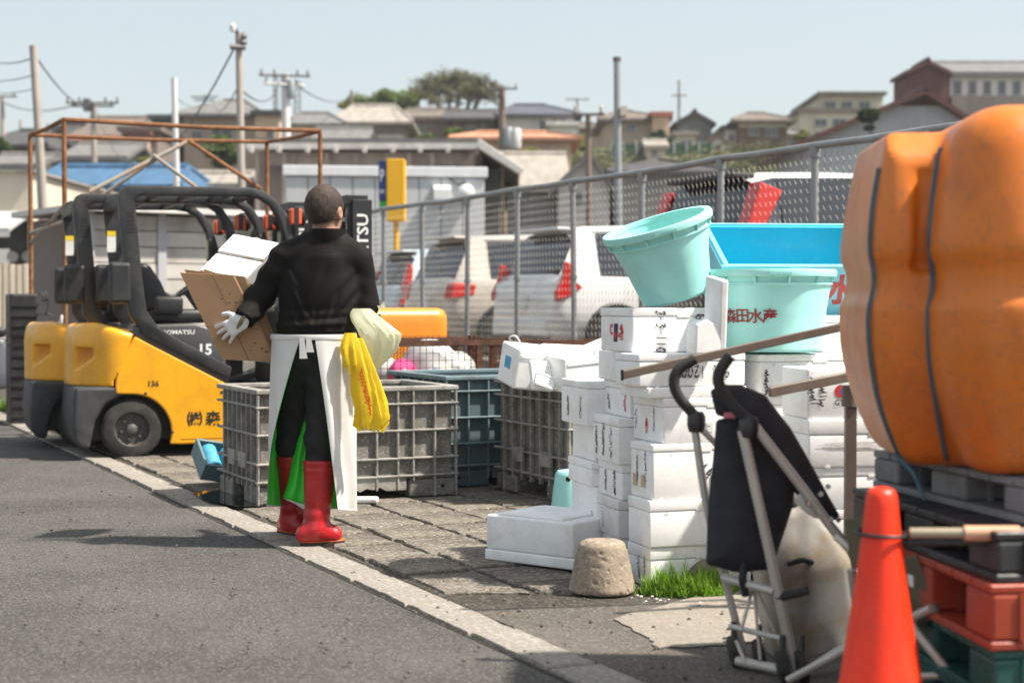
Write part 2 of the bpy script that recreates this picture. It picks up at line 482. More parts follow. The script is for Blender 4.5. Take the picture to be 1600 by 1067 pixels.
# puddle by the container
pd = M('puddle_water', (.012, .013, .014), .04, var=.1, vs=3, spec=.6)
q = [gnd(300, 776), gnd(335, 772), gnd(392, 774), gnd(420, 786), gnd(412, 797), gnd(372, 799), gnd(325, 790)]
o = []
for i in range(len(q)): o += jag(q[i], q[(i + 1) % len(q)], 5, .012, rj)
sheet('puddle', o, pd, .0275)
# small litter and pebbles on the tarmac
m_pebble = M('grit', (.09, .08, .07), .9, var=.4, vs=30)
pb = MB()
for i in range(520):
    x, y = rj.uniform(0, 1200), rj.uniform(770, 1066)
    g = gnd(x, y); s_ = rj.choice((.003, .004, .004, .006, .009))
    pb.lathe([(s_ * .8, 0), (s_, s_ * .4), (s_ * .5, s_)], 5, T=Matrix.Translation((g.x, g.y, .012)))
tag(B('loose_grit', pb, m_pebble), 'fine dark grit scattered over the tarmac', 'grit', kind='stuff')

# ---- raised lot behind the fence, hill
LOT = .5
lot = MB().add([UV(-20, 5.16, LOT), UV(-20, 70, LOT), UV(70, 70, LOT), UV(70, 5.16, LOT)], [(0, 1, 2, 3)])
struct('parking_lot', lot, m_road)
def sst(a, b, x): t = min(1, max(0, (x - a) / (b - a))); return t * t * (3 - 2 * t)
def hz(x, y):
    return -.4 + 10.6 * sst(58, 97, y) + .02 * max(0, y - 97) + .5 * math.sin(x * .11) * sst(60, 90, y) + .3 * math.sin(x * .31 + y * .2) * sst(60, 80, y)
hb = MB().grid(lambda s, t: ((s - .5) * 620, 52 + t * 320, hz((s - .5) * 620, 52 + t * 320)), 120, 90)
struct('hill', hb, m_hill, smooth=180)
# ---- thin sea haze filling the place, sky outside it
m_haze = bpy.data.materials.new('thin_haze'); m_haze.use_nodes = True
hn = m_haze.node_tree; hn.nodes.remove(hn.nodes['Principled BSDF']); pv = hn.nodes.new('ShaderNodeVolumePrincipled')
pv.inputs['Color'].default_value = (.86, .9, .93, 1); pv.inputs['Density'].default_value = .0005; pv.inputs['Anisotropy'].default_value = .2
hn.links.new(pv.outputs['Volume'], hn.nodes['Material Output'].inputs['Volume'])
tag(B('haze', MB().box(-340, 340, -50, 385, -2.5, 30), m_haze), kind='stuff')

# ---- retaining wall and chain link fence
m_wallc = M('wall_concrete', (.3, .28, .25), .9, var=.15, dirt=((.14, .13, .11), .7, 1.5), streak=((.12, .11, .1), .5, 3), bump=.4, bs=40)
wl = MB().box(-4, 30, -.08, .09, 0, LOT + .06)
rw = B('retaining_wall', wl, m_wallc, bevel=.01)
rw.location = UV(0, 5.1); rw.rotation_euler = (0, 0, math.atan2(DU.y, DU.x))
tag(rw, 'low grey concrete wall under the chain link fence', 'wall')
m_galv = M('galvanised_steel', (.3, .31, .32), .5, .5, var=.2, vs=3, dirt=((.25, .22, .19), .5, 4), bump=.15, bs=80)
m_wire = M('fence_wire', (.3, .285, .26), .6, .1, var=.2, vs=8)
fence = thing('chain_link_fence', 'galvanised chain link fence with round posts between yard and parked cars', 'fence', UV(0, 5.07))
FS = 1.3
fu0 = (Vector((2.347, 12.15, 0)) - UV(0, 5.07)).dot(DU)
ftop = lambda n: (2.405 + .008 * math.sin(n * 2.1))
lean = {3: .05, 5: -.03, 4: .0, 6: .02}
posts = {}
for n in range(-3, 12):
    b = DU * (fu0 + n * FS) + Vector((0, 0, LOT)); t = b + Vector((0, 0, ftop(n) - LOT)) + DU * lean.get(n, 0)
    posts[n] = (b, t)
    mb = MB().tube([b, t - Vector((0, 0, .04))], .03, 10)
    mb.tube([b + (t - b) * .5 - Vector((0, 0, .02)), b + (t - b) * .5 + Vector((0, 0, .02))], .039, 10)
    mb.tube([t - Vector((0, 0, .09)), t + Vector((0, 0, .01))], .043, 10)
    B('post', mb, m_galv, fence, smooth=40)
for n in range(-3, 11):
    a, b = posts[n][1], posts[n + 1][1]
    mid = a.lerp(b, .5) - Vector((0, 0, .008 + .006 * math.sin(n * 3)))
    B('top_rail', MB().tube([a, mid, b], .029, 10), m_galv, fence, smooth=40)
rf = random.Random(2)
for n in range(-3, 11):                           # each panel of netting, woven zig-zag wires
    a0, a1 = posts[n][0], posts[n + 1][0]; t0, t1 = posts[n][1], posts[n + 1][1]
    H = 1.86; w_ = .072; cols = int(FS / w_); rows = int(H / (w_ * .5))
    mb = MB()
    for c in range(cols + 1):
        pts = []
        for r_ in range(rows + 1):
            s_ = (c + (.5 if (r_ % 2) else 0.0) + .02) * w_ / FS
            s_ = min(max(s_, 0), 1); tz = r_ / rows
            lo = a0.lerp(a1, s_); hi = t0.lerp(t1, s_) - Vector((0, 0, .03))
            off = DV * (.004 * (1 if r_ % 2 else -1) + .012 * math.sin(s_ * 9 + n) * math.sin(tz * 6))
            pts.append(lo.lerp(hi, tz) + off)
        mb.tube(pts, .0022, 4, caps=False)
    tag(B('netting', mb, m_wire, fence), kind='stuff')
# a bent strand of weed wire along the net
# ================================================================ BUILDINGS, POLES AND TREES BEHIND
m_glass = M('window_glass', (.03, .035, .04), .12, var=.3, vs=1, spec=.8)
m_curt = M('window_curtain', (.45, .44, .42), .7, var=.2, vs=2)
m_winf = M('window_frame', (.3, .3, .3), .5, .3)
def wallm(name, col): return M('wall_' + name, col, .9, var=.1, vs=.5, streak=(tuple(c * .6 for c in col), .45, .9), bump=.15, bs=8)
def roofm(name, col): return M('roof_' + name, col, .75, var=.18, vs=.9, dirt=(tuple(c * .65 for c in col), .5, .7), bump=.5, bs=6, aniso=(4, 1, 1))
def window(par, x0, x1, z0, z1, yf, frame=None):
    """frame with a recessed pane on the front (-Y) face at yf"""
    f = MB(); e = .07; fw = min(.07, (x1 - x0) * .15)
    f.box(x0, x0 + fw, yf - .06, yf + .05, z0, z1).box(x1 - fw, x1, yf - .06, yf + .05, z0, z1)
    f.box(x0 + fw, x1 - fw, yf - .06, yf + .05, z0, z0 + fw).box(x0 + fw, x1 - fw, yf - .06, yf + .05, z1 - fw, z1)
    f.box((x0 + x1) / 2 - fw * .4, (x0 + x1) / 2 + fw * .4, yf - .05, yf + .03, z0 + fw, z1 - fw)
    f.box(x0 - .05, x1 + .05, yf - .12, yf - .061, z0 - .05, z0 - .002)
    w_ = B('window', f, frame or m_winf, par)
    B('pane', MB().box(x0 + fw, x1 - fw, yf - .03, yf - .012, z0 + fw, z1 - fw), m_glass, w_)
    return w_
def roof_hip(mb, x0, x1, y0, y1, ze, zr, ov=.5, rl=None, th=.16, apex=None):
    x0 -= ov; x1 += ov; y0 -= ov; y1 += ov
    cx = apex if apex is not None else (x0 + x1) / 2
    rl = rl if rl is not None else max(0, (x1 - x0) - (y1 - y0))
    a, b = cx - rl / 2, cx + rl / 2; cy = (y0 + y1) / 2
    vs = [(x0, y0, ze), (x1, y0, ze), (x1, y1, ze), (x0, y1, ze), (x0, y0, ze + th), (x1, y0, ze + th), (x1, y1, ze + th), (x0, y1, ze + th), (a, cy, zr), (b, cy, zr)]
    fs = [(3, 2, 1, 0), (0, 1, 5, 4), (1, 2, 6, 5), (2, 3, 7, 6), (3, 0, 4, 7), (4, 5, 9, 8), (5, 6, 9), (6, 7, 8, 9), (7, 4, 8)]
    mb.add(vs, fs); mb.tube([(a, cy, zr + .03), (b + .01, cy, zr + .03)], .13, 6)
    for c_, e in ((4, a), (7, a), (5, b), (6, b)):
        mb.tube([Vector(vs[c_]), (e, cy, zr)], .1, 5)
def roof_gable_front(mb, x0, x1, y0, y1, ze, zr, ov=.5, th=.2, apex=None):
    cx = apex if apex is not None else (x0 + x1) / 2
    def ends(x): return ze + (zr - ze) * 1.0 if False else None
    sl = (zr - ze) / max(.1, (cx - x0)); sr = (zr - ze) / max(.1, (x1 - cx))
    L_ = [(x0 - ov, ze - ov * sl), (cx, zr), (cx, zr + th), (x0 - ov, ze - ov * sl + th)]
    R_ = [(cx + .002, zr), (x1 + ov, ze - ov * sr), (x1 + ov, ze - ov * sr + th), (cx + .002, zr + th)]
    mb.prism(L_, y0 - ov, y1 + ov); mb.prism(R_, y0 - ov, y1 + ov)
    mb.tube([(cx, y0 - ov, zr + th), (cx, y1 + ov, zr + th)], .14, 6)
def roof_gable_side(mb, x0, x1, y0, y1, ze, zr, ov=.5, th=.2):
    cy = (y0 + y1) / 2; s_ = (zr - ze) / (cy - y0)
    mb.prism([(y0 - ov, ze - ov * s_), (cy, zr), (cy, zr + th), (y0 - ov, ze - ov * s_ + th)], x0 - ov, x1 + ov, axis='x')
    mb.prism([(cy + .002, zr), (y1 + ov, ze - ov * s_), (y1 + ov, ze - ov * s_ + th), (cy + .002, zr + th)], x0 - ov, x1 + ov, axis='x')
    mb.tube([(x0 - ov, cy, zr + th), (x1 + ov, cy, zr + th)], .14, 6)
def house(label, px0, px1, yb, ye, yr, Z, depth, roof, wcol, rcol, wins=(), rl=None, apex=None, ov=.5, trim=None, name='house', base=None, cat='house', extra=None):
    """front wall spans photo columns px0..px1 at distance Z; rows give base, eave and ridge heights"""
    c = (px0 + px1) / 2; O = at(c, yb, Z); X = lambda p: at(p, yb, Z).x - O.x
    zb = O.z; zz = lambda y: zat(y, Z) - zb
    floor = (hz(O.x, Z) if Z > 56 else 0) - zb - .6 if base is None else base - zb
    t = thing(name, label, cat, O)
    x0, x1 = X(px0), X(px1); ze = zz(ye); zr = (zat(yr, Z + depth / 2) - zb) if roof in ('hip', 'gable_side') else zz(yr)
    wb = MB()
    if roof == 'gable_front':
        ax = X(apex) if apex else (x0 + x1) / 2
        wb.prism([(x0, floor), (x1, floor), (x1, ze), (ax, zr), (x0, ze)], 0, depth)
    elif roof == 'gable_side':
        wb.prism([(0, floor), (depth, floor), (depth, ze), (depth / 2, zr), (0, ze)], x0, x1, axis='x')
    else: wb.box(x0, x1, 0, depth, floor, ze)
    B('wall', wb, wcol, t)
    rb = MB()
    if roof == 'hip': roof_hip(rb, x0, x1, 0, depth, ze + .003, zr, ov, rl, apex=X(apex) if apex else None)
    elif roof == 'gable_front': roof_gable_front(rb, x0, x1, 0, depth, ze + .004, zr + .004, ov, apex=X(apex) if apex else None)
    elif roof == 'gable_side': roof_gable_side(rb, x0, x1, 0, depth, ze + .004, zr + .004, ov)
    else:
        rb.box(x0 - ov * .5, x1 + ov * .5, -ov * .5, depth + ov * .5, ze + .003, max(zr, ze + .25))
    B('roof', rb, rcol, t)
    if trim:
        g = MB().box(x0 - ov, x1 + ov, -ov - .13, -ov - .003, ze - .16, ze - .003); B('gutter', g, trim, t)
    for (a, b, y0, y1) in wins: window(t, X(a), X(b), zz(y1), zz(y0), -.004)
    if extra: extra(t, X, zz, floor)
    return t
W_beige = wallm('beige', (.40, .32, .26)); W_peach = wallm('peach', (.58, .42, .3)); W_white = wallm('white', (.66, .63, .59))
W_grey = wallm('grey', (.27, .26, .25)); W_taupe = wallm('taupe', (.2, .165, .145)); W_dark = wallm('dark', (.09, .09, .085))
W_green = wallm('greygreen', (.14, .15, .14)); W_brown = wallm('brown', (.17, .115, .09)); W_cream = wallm('cream', (.58, .52, .42))
W_maroon = wallm('maroon', (.11, .045, .04)); W_lgrey = wallm('lightgrey', (.42, .43, .44)); W_pink = wallm('pink', (.5, .33, .28))
R_grey = roofm('grey', (.155, .15, .145)); R_navy = roofm('navy', (.075, .078, .1)); R_brown = roofm('brown', (.15, .12, .1)); R_lt = roofm('pale', (.3, .27, .235))
R_dark = roofm('dark', (.06, .058, .06)); R_blue = roofm('blue', (.045, .12, .22)); R_orange = roofm('orange', (.46, .22, .13)); R_red = roofm('red', (.38, .12, .09))
R_mar = roofm('maroon', (.1, .04, .035)); R_white = roofm('white', (.65, .63, .6))

def annex(px0, px1, yt, wall, rf_, d=6, wins=()):
    def f(t, X, zz, fl):
        B('annex_wall', MB().box(X(px0), X(px1), -.7, d, fl, zz(yt)), wall, t)
        B('annex_roof', MB().box(X(px0) - .2, X(px1) + .2, -1.0, d + .2, zz(yt) + .003, zz(yt) + .25), rf_, t)
        for (a, b, y0, y1) in wins: window(t, X(a), X(b), zz(y1), zz(y0), -.704)
    return f
def balcony(px0, px1, y0, y1, m):
    def f(t, X, zz, fl):
        B('balcony', MB().box(X(px0), X(px1), -1.2, -.004, zz(y1), zz(y1) + .2).box(X(px0), X(px1), -1.2, -1.1, zz(y1) + .2, zz(y0)), m, t)
    return f
house('beige house with grey hipped roof and flat peach annex behind the lamp pole', 288, 400, 262, 184, 158, 84, 9, 'hip', W_beige, R_grey, [(300, 316, 205, 222), (330, 364, 198, 222)], rl=1.2, apex=343, extra=annex(402, 440, 183, W_peach, R_dark, 6, [(420, 432, 207, 222)]))
house('pale house with a white stair tower behind the rusty frame post', 82, 128, 262, 205, 196, 84, 7, 'flat', W_grey, R_grey, [(88, 98, 222, 236)], extra=annex(108, 131, 196, W_white, R_dark, 4))
house('cream house with a long red lean-to roof behind the rusty frame', 128, 192, 262, 214, 190, 82, 7, 'gable_side', W_cream, R_brown, [(140, 154, 232, 244)], extra=lambda t, X, zz, fl: B('lean_to_roof', MB().prism([(-2.0, zz(226)), (-.01, zz(214)), (-.01, zz(212)), (-2.0, zz(224))], X(125), X(192), axis='x'), R_red, t))
house('grey roofed low house below the red lean-to', 112, 186, 275, 248, 232, 70, 6, 'gable_side', W_grey, R_grey, [(122, 134, 254, 264)])
house('brown boarded house with pink wall strip left of the white pole', 192, 246, 262, 206, 198, 80, 7, 'flat', W_taupe, R_brown, [(200, 212, 232, 244)], extra=annex(205, 236, 215, W_pink, R_mar, 2))
house('dark blue flat topped block rising behind the rusty frame', 236, 282, 240, 186, 183, 96, 8, 'flat', W_dark, R_navy, [(246, 256, 196, 206)])
house('white gabled house under a grey roof beside the white utility pole', 452, 528, 262, 199, 178, 86, 8, 'hip', W_white, R_grey, [(505, 518, 203, 216)], rl=1.6, apex=478)
house('taupe house with a wide grey roof and laundry balcony', 530, 634, 262, 196, 166, 92, 9, 'hip', W_taupe, R_lt, [(566, 584, 207, 220)], rl=2.6, apex=574, extra=balcony(592, 632, 214, 222, W_grey))
house('small dark cottage in front of the taupe house', 500, 560, 268, 226, 208, 76, 5, 'gable_side', W_grey, R_grey, [(520, 530, 232, 242)])
house('dark brown house with a low roof under the big bare tree', 640, 702, 262, 186, 176, 100, 8, 'gable_side', W_taupe, R_brown, [(650, 664, 198, 210)])
house('reddish brown house with a brown roof right of the bare tree trunk', 704, 772, 262, 188, 178, 98, 8, 'gable_side', W_brown, R_dark, [(728, 744, 196, 208), (752, 758, 194, 210)])
house('white house with a navy hipped roof above the orange hall', 786, 897, 262, 184, 165, 96, 9, 'hip', W_white, R_navy, [(843, 851, 188, 214), (862, 870, 186, 199), (874, 884, 186, 199)], rl=2.0, apex=828, extra=annex(858, 899, 199, W_white, R_white, 3))
house('long orange roofed hall with peach walls', 716, 892, 262, 221, 208, 78, 6, 'hip', W_peach, R_orange, [(742, 752, 228, 240)], rl=3.6, apex=800, extra=lambda t, X, zz, fl: [B('door', MB().box(X(a), X(b), -.05, -.003, fl + .6, zz(224)), W_pink, t) for a, b in ((845, 862), (796, 806))])
house('beige house with a brown hipped roof right of the steel pole', 946, 1036, 262, 191, 175, 97, 8, 'hip', W_beige, R_brown, [(978, 993, 195, 204)], rl=1.0, apex=982, extra=annex(1018, 1044, 184, W_peach, R_red, 5))
house('narrow dark grey gabled house', 1058, 1112, 262, 194, 179, 98, 8, 'gable_front', W_green, R_dark, [(1066, 1074, 196, 204), (1092, 1108, 222, 236)], ov=.25)
house('small beige carport in front of the dark gabled house', 1056, 1087, 262, 212, 206, 93, 4, 'flat', W_cream, R_lt, [(1064, 1080, 220, 240)], name='carport', cat='carport', ov=.4)
house('brown house with a cream band and hipped roof', 1154, 1230, 262, 193, 178, 97, 8, 'hip', W_brown, R_brown, [(1170, 1186, 200, 212), (1196, 1214, 200, 214)], rl=1.2, apex=1196, extra=lambda t, X, zz, fl: B('cream_band', MB().box(X(1154), X(1228), -.09, -.003, zz(199), zz(194)), W_cream, t))
house('pale low annex house beside the brown house with cream band', 1133, 1153, 262, 203, 199, 98, 6, 'flat', W_white, R_dark, [(1138, 1146, 210, 220)])
apt = house('beige apartment block with stepped flat roofs', 1250, 1342, 262, 176, 170, 112, 12, 'flat', W_cream, R_brown, [(1272, 1292, 186, 198), (1300, 1322, 186, 198), (1272, 1292, 206, 216), (1300, 1322, 206, 216)], name='apartment_block', cat='building', extra=lambda t, X, zz, fl: [B('upper_storey_wall', MB().box(X(1286), X(1384), 1.0, 11, zz(176) - 2, zz(147)), W_cream, t), B('upper_roof', MB().box(X(1280), X(1388), .4, 11.6, zz(147) + .003, zz(142)), R_brown, t), [window(t, X(a), X(b), zz(168), zz(156), .996) for a, b in ((1292, 1310), (1318, 1336), (1346, 1364))]])
house('big grey shed with a dark red gabled roof edge', 1262, 1560, 300, 224, 150, 58, 7, 'gable_front', W_lgrey, R_mar, [], apex=1440, ov=.5, name='shed', cat='shed', base=0, extra=lambda t, X, zz, fl: B('gable_band', MB().prism([(X(1404), zz(166)), (X(1476), zz(166)), (X(1440), zz(152))], -.06, -.003), W_maroon, t))
def longwin(t, X, zz, fl):
    for i in range(9):
        a = 1489 + i * 23; window(t, X(a), X(a + 12), zz(149), zz(127), -.004)
hall_a = house('long building with a maroon gable end and a row of tall windows', 1415, 1481, 300, 117, 101, 76, 2.5, 'gable_front', W_maroon, R_mar, [], ov=.15, name='building', cat='building')
hall_b = house('white wing', 1483, 1720, 300, 118, 105, 76.5, 8, 'gable_side', W_white, R_grey, [], ov=.3, name='building', cat='building', extra=lambda t, X, zz, fl: [longwin(t, X, zz, fl), B('lower_wall', MB().box(X(1483.5), X(1719), -.3, -.003, fl, zz(152)), W_taupe, t)])
for c_ in list(hall_b.children): c_.location = hall_b.location - hall_a.location; c_.parent = hall_a
bpy.data.objects.remove(hall_b)
house('grey tiled house with a white gable behind the fence', 872, 952, 330, 294, 246, 52, 9, 'gable_front', W_white, R_grey, [(896, 910, 300, 316)], base=0, apex=921, ov=.35)
house('house with a broad taupe roof slope behind the fence', 792, 874, 330, 296, 250, 52.5, 10, 'gable_side', W_grey, R_lt, [(812, 830, 300, 318)], base=0, ov=.4)
house('dark roofed low house right of the steel pole', 962, 1130, 330, 276, 250, 56, 9, 'hip', W_grey, R_dark, [(1000, 1020, 282, 296)], base=0, ov=.4)
house('house with a bright blue metal roof left of the forklifts', 80, 262, 345, 299, 262, 44, 9, 'hip', W_beige, R_blue, [(110, 130, 304, 322), (190, 215, 304, 322)], rl=4.0, apex=132, base=0, ov=.4)
house('small house with a brown and white roof behind the forklift guards', 262, 372, 345, 296, 272, 50, 8, 'hip', W_grey, R_lt, [], rl=2.0, base=0, ov=.4)
house('dark house at the far left edge under the hazy pole', -20, 62, 275, 232, 205, 78, 7, 'hip', W_taupe, R_dark, [(20, 32, 240, 252)], rl=1.5)
house('small grey roofed house far left beyond the cream warehouse', -10, 44, 290, 262, 250, 60, 5, 'gable_side', W_white, R_grey, [])

# market hall with white fascia and rafter ends
HZ = 47
O = at(570, 330, HZ); hall = thing('market_hall', 'long brown open market hall with white fascia and sloping white barge board', 'building', (O.x, HZ, 0))
X = lambda p: at(p, 330, HZ).x - O.x
z_ = lambda y: zat(y, HZ)
m_hallw = wallm('hall', (.42, .34, .3)); m_fas = M('white_trim', (.62, .59, .56), .7, var=.08, streak=((.35, .3, .26), .4, 1.5))
B('wall', MB().box(X(392), X(752), 1.2, 12, 0, z_(231)), m_hallw, hall)
B('fascia', MB().box(X(388), X(747), -.4, 0, z_(235), z_(226)), m_fas, hall)
B('roof', MB().prism([(-.35, z_(226) + .003), (6.5, z_(226) + .2), (12.5, z_(226)), (12.5, z_(226) + .15), (6.5, z_(226) + .35), (-.35, z_(226) + .15)], X(388), X(746), axis='x'), R_grey, hall)
B('valance', MB().box(X(398), X(744), .1, .2, z_(258), z_(238)), M('hall_valance', (.5, .41, .37), .85, var=.25, vs=1.2, streak=((.12, .09, .08), .6, 2)), hall)
for p in (397, 440, 484, 528, 572, 616, 658, 701):
    B('rafter_end', MB().box(X(p - 3), X(p + 3), -.62, -.402, z_(241), z_(233)), m_fas, hall)
for p in (404, 446, 512, 558, 640, 676, 738):
    B('post', MB().box(X(p - 3), X(p + 3), -.25, -.05, 0, z_(240)), m_hallw, hall)
B('barge_board', MB().prism([(X(746), z_(238)), (X(812), z_(280)), (X(818), z_(271)), (X(750), z_(225))], -1.6, -1.3), m_fas, hall, bevel=.02)
B('side_roof', MB().prism([(X(748), z_(234)), (X(808), z_(274)), (X(812), z_(271)), (X(750), z_(228))], -1.298, 9), W_brown, hall)
B('side_post', MB().box(X(783), X(788), -.8, -.5, 0, z_(262)), W_brown, hall)
B('side_wall', MB().box(X(753), X(780), .4, 8, 0, z_(262)), W_dark, hall)

# grey prefabricated cold store in front of the hall
PZ = 36
O = at(446, 340, PZ); pre = thing('cold_store', 'pale grey panelled cold store building behind the yellow sign', 'building', (O.x, PZ, 0), R(7))
m_pre = M('prefab_panel', (.5, .51, .52), .55, var=.06, vs=.6, streak=((.34, .33, .32), .4, 1.2)); m_cap = M('prefab_cap', (.68, .69, .7), .5, var=.06)
zt = zat(275, PZ); ln = (at(750, 340, PZ).x - O.x) * 1.03
B('wall', MB().box(.02, ln, .02, 3.2, 0, zt), M('prefab_joint', (.25, .25, .25), .8), pre)
npan = 9
for i in range(npan):
    a = i * ln / npan
    B('panel', MB().box(a + .012, a + ln / npan - .012, -.02, .018, 1.9, zt - .02), m_pre, pre, bevel=.008, seg=1)
    B('lower_panel', MB().box(a + .012, a + ln / npan - .012, -.02, .018, .02, 1.88), M('prefab_lower', (.42, .38, .35), .7, var=.1, streak=((.28, .24, .2), .5, 1)), pre, bevel=.008, seg=1)
B('parapet', MB().box(-.06, ln + .06, -.08, 3.3, zt + .003, zt + .24), m_cap, pre, bevel=.02)
for i in range(3):
    B('side_panel', MB().box(-.02, .018, .06 + i * 1.05, 1.06 + i * 1.05, .02, zt - .02), m_pre, pre, bevel=.008, seg=1)
xv = (at(688, 300, PZ).x - O.x) / math.cos(R(7)); zv = zat(300, PZ - 0)
B('vent_hood', MB().prism([(-.02, zv - .17), (-.34, zv - .17), (-.34, zv + .08), (-.2, zv + .17), (-.02, zv + .17)], xv - .2, xv + .2, axis='x'), m_cap, pre, bevel=.015)
xl = (at(726, 300, PZ).x - O.x) / math.cos(R(7))
B('floodlight', MB().lathe([(.14, 0), (.2, .06), (.2, .2), (.12, .26)], 16, T=TR(xl, -.02, zv, rx=R(90))), m_cap, pre, smooth=40)
B('cable', MB().tube(spline([(xl - .5, -.04, zt + .1), (xl - .2, -.05, zt - .15), (xl, -.05, zv + .25)]), .015, 5), R_dark, pre)

# cream warehouse with a canopy, far left
CZ = 33
O = at(20, 380, CZ); wh = thing('warehouse', 'cream warehouse with a grey canopy over a dark loading bay at the left edge', 'building', (O.x, CZ, 0))
X = lambda p: at(p, 380, CZ).x - O.x
z_ = lambda y: zat(y, CZ)
B('upper_wall', MB().box(X(-80), X(50), 0, 8, z_(332), z_(270)), W_cream, wh)
B('roof_edge', MB().box(X(-80) - .1, X(50) + .1, -.1, 8.1, z_(270) + .003, z_(266)), R_lt, wh)
B('canopy', MB().prism([(-1.6, z_(368)), (-.003, z_(335)), (-.003, z_(330)), (-1.6, z_(362))], X(-80), X(52), axis='x'), M('canopy_sheet', (.45, .45, .45), .6, var=.1), wh)
B('side_wall', MB().box(X(44), X(50), .003, 8, 0, z_(332) - .003), W_cream, wh)
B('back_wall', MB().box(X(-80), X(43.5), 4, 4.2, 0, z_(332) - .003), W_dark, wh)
for p in (20, 44): B('bay_lamp', MB().lathe([(.02, 0), (.12, .05), (.12, .12)], 12, T=TR(X(p - 8), .4, z_(400), rx=R(90))), W_white, wh, smooth=40)
B('bay_beam', MB().box(X(-80), X(44), .1, .3, z_(388), z_(370)), W_dark, wh)
# corrugated sheet fence
fz = 27; fa, fb = at(-30, 470, fz), at(130, 470, fz + 1.0)
cf = thing('sheet_fence', 'weathered cream sheet metal fence in front of the dark loading bay', 'fence', (fa.x, fa.y, 0), math.atan2(fb.y - fa.y, fb.x - fa.x))
ln = (fb - fa).length; m_sheet = M('sheet_metal_cream', (.42, .37, .3), .6, var=.15, vs=2, streak=((.22, .17, .12), .6, 3))
nn = 15
for i in range(nn):
    a = i * ln / nn
    B('sheet', MB().prism([(a, 0), (a + .02, -.03), (a + ln / nn - .025, -.03), (a + ln / nn - .005, 0), (a + ln / nn - .005, .01), (a, .01)], 0, zat(411, fz) - .01 * (i % 3), axis='z'), m_sheet, cf)
B('rail', MB().box(0, ln, .012, .05, zat(420, fz), zat(420, fz) + .05), W_taupe, cf)
# boarded shed wall behind the forklifts
sa, sb = at(128, 480, 20.5), at(455, 480, 22.3)
sh = thing('boarded_shed', 'weathered grey boarded shed behind the forklifts', 'shed', (sa.x, sa.y, 0), math.atan2(sb.y - sa.y, sb.x - sa.x))
ln = (sb - sa).length; top = zat(334, 21)
m_board = M('weathered_board', (.5, .47, .43), .85, var=.3, vs=1.5, streak=((.16, .14, .12), .5, 2), bump=.3, bs=30, aniso=(.2, 1, 1))
B('wall', MB().box(0, ln, .03, 2, 0, top - .05), W_taupe, sh)
nb = 11
for i in range(nb):
    z0 = .02 + i * (top - .04) / nb
    B('board', MB().box(.0, ln, -.01 - .01 * (i % 2), .028, z0 + .008, z0 + (top - .04) / nb - .008), m_board, sh)
for a in (.1, ln * .36, ln * .7, ln - .1): B('batten', MB().box(a - .06, a + .06, -.05, -.021, 0, top), W_lgrey, sh)
B('roof', MB().box(-.2, ln + .2, -.3, 2.2, top + .003, top + .08), R_white, sh)
# stone wall and verge at the left edge
lw = MB()
rr_ = random.Random(8)
sw = thing('block_wall', 'low grey stone block wall at the far left behind the forklift', 'wall', gnd(-60, 640), R(14))
for r_ in range(3):
    for i in range(6):
        x = i * .62 + (.3 if r_ % 2 else 0)
        B('stone_block', MB().box(x + .008, x + .612, rr_.uniform(-.02, .0), .34, r_ * .27 + .004, r_ * .27 + .266), m_wallc, sw, bevel=.02)

# rusty pipe frame over the yard
m_rust = M('rusty_pipe', (.2, .085, .035), .85, .1, var=.35, vs=6, dirt=((.33, .17, .08), .8, 9), bump=.4, bs=60)
m_pipe = M('grey_pipe', (.33, .3, .26), .7, .2, var=.25, vs=3, dirt=((.3, .14, .06), .7, 3))
A_ = at(100, 187, 14.6); Bq = at(500, 205, 15.6); C_ = at(47, 211, 16.0); D_ = at(417, 222, 16.9)
fr = thing('pipe_frame', 'rusty rectangular pipe frame standing over the forklifts', 'frame', (A_.x, A_.y, 0))
o0 = Vector((A_.x, A_.y, 0))
def pipe(nm, a, b, r, m, sag=0):
    a, b = a - o0, b - o0; mid = a.lerp(b, .5) - Vector((0, 0, sag))
    return B(nm, MB().tube([a, mid, b], r, 8), m, fr, smooth=40)
for a, b in ((A_, Bq), (C_, D_), (C_, A_), (D_, Bq)): pipe('top_rail', a, b, .022, m_rust, .015)
for p_ in (A_, Bq, C_, D_): pipe('post', Vector((p_.x, p_.y, 0)), p_ - Vector((0, 0, .02)), .023, m_rust)
pipe('brace', at(140, 300, 15.9), at(292, 222, 16.4), .024, m_pipe); pipe('brace', at(150, 312, 16.2), at(262, 236, 16.3), .02, m_pipe)
pipe('brace', at(296, 221, 16.4), at(408, 296, 16.6), .022, m_rust); pipe('brace', at(240, 243, 16.2), at(316, 300, 15.9), .02, m_pipe)
pipe('mid_rail', C_ - Vector((0, 0, 1.0)), Vector((A_.x, A_.y, A_.z - .95)), .02, m_pipe)
pipe('brace', C_ - Vector((0, 0, 1.1)), A_ - Vector((0, 0, .8)), .02, m_pipe)
pipe('brace', Bq - Vector((0, 0, .95)), D_ - Vector((.2, 0, .55)), .02, m_rust)

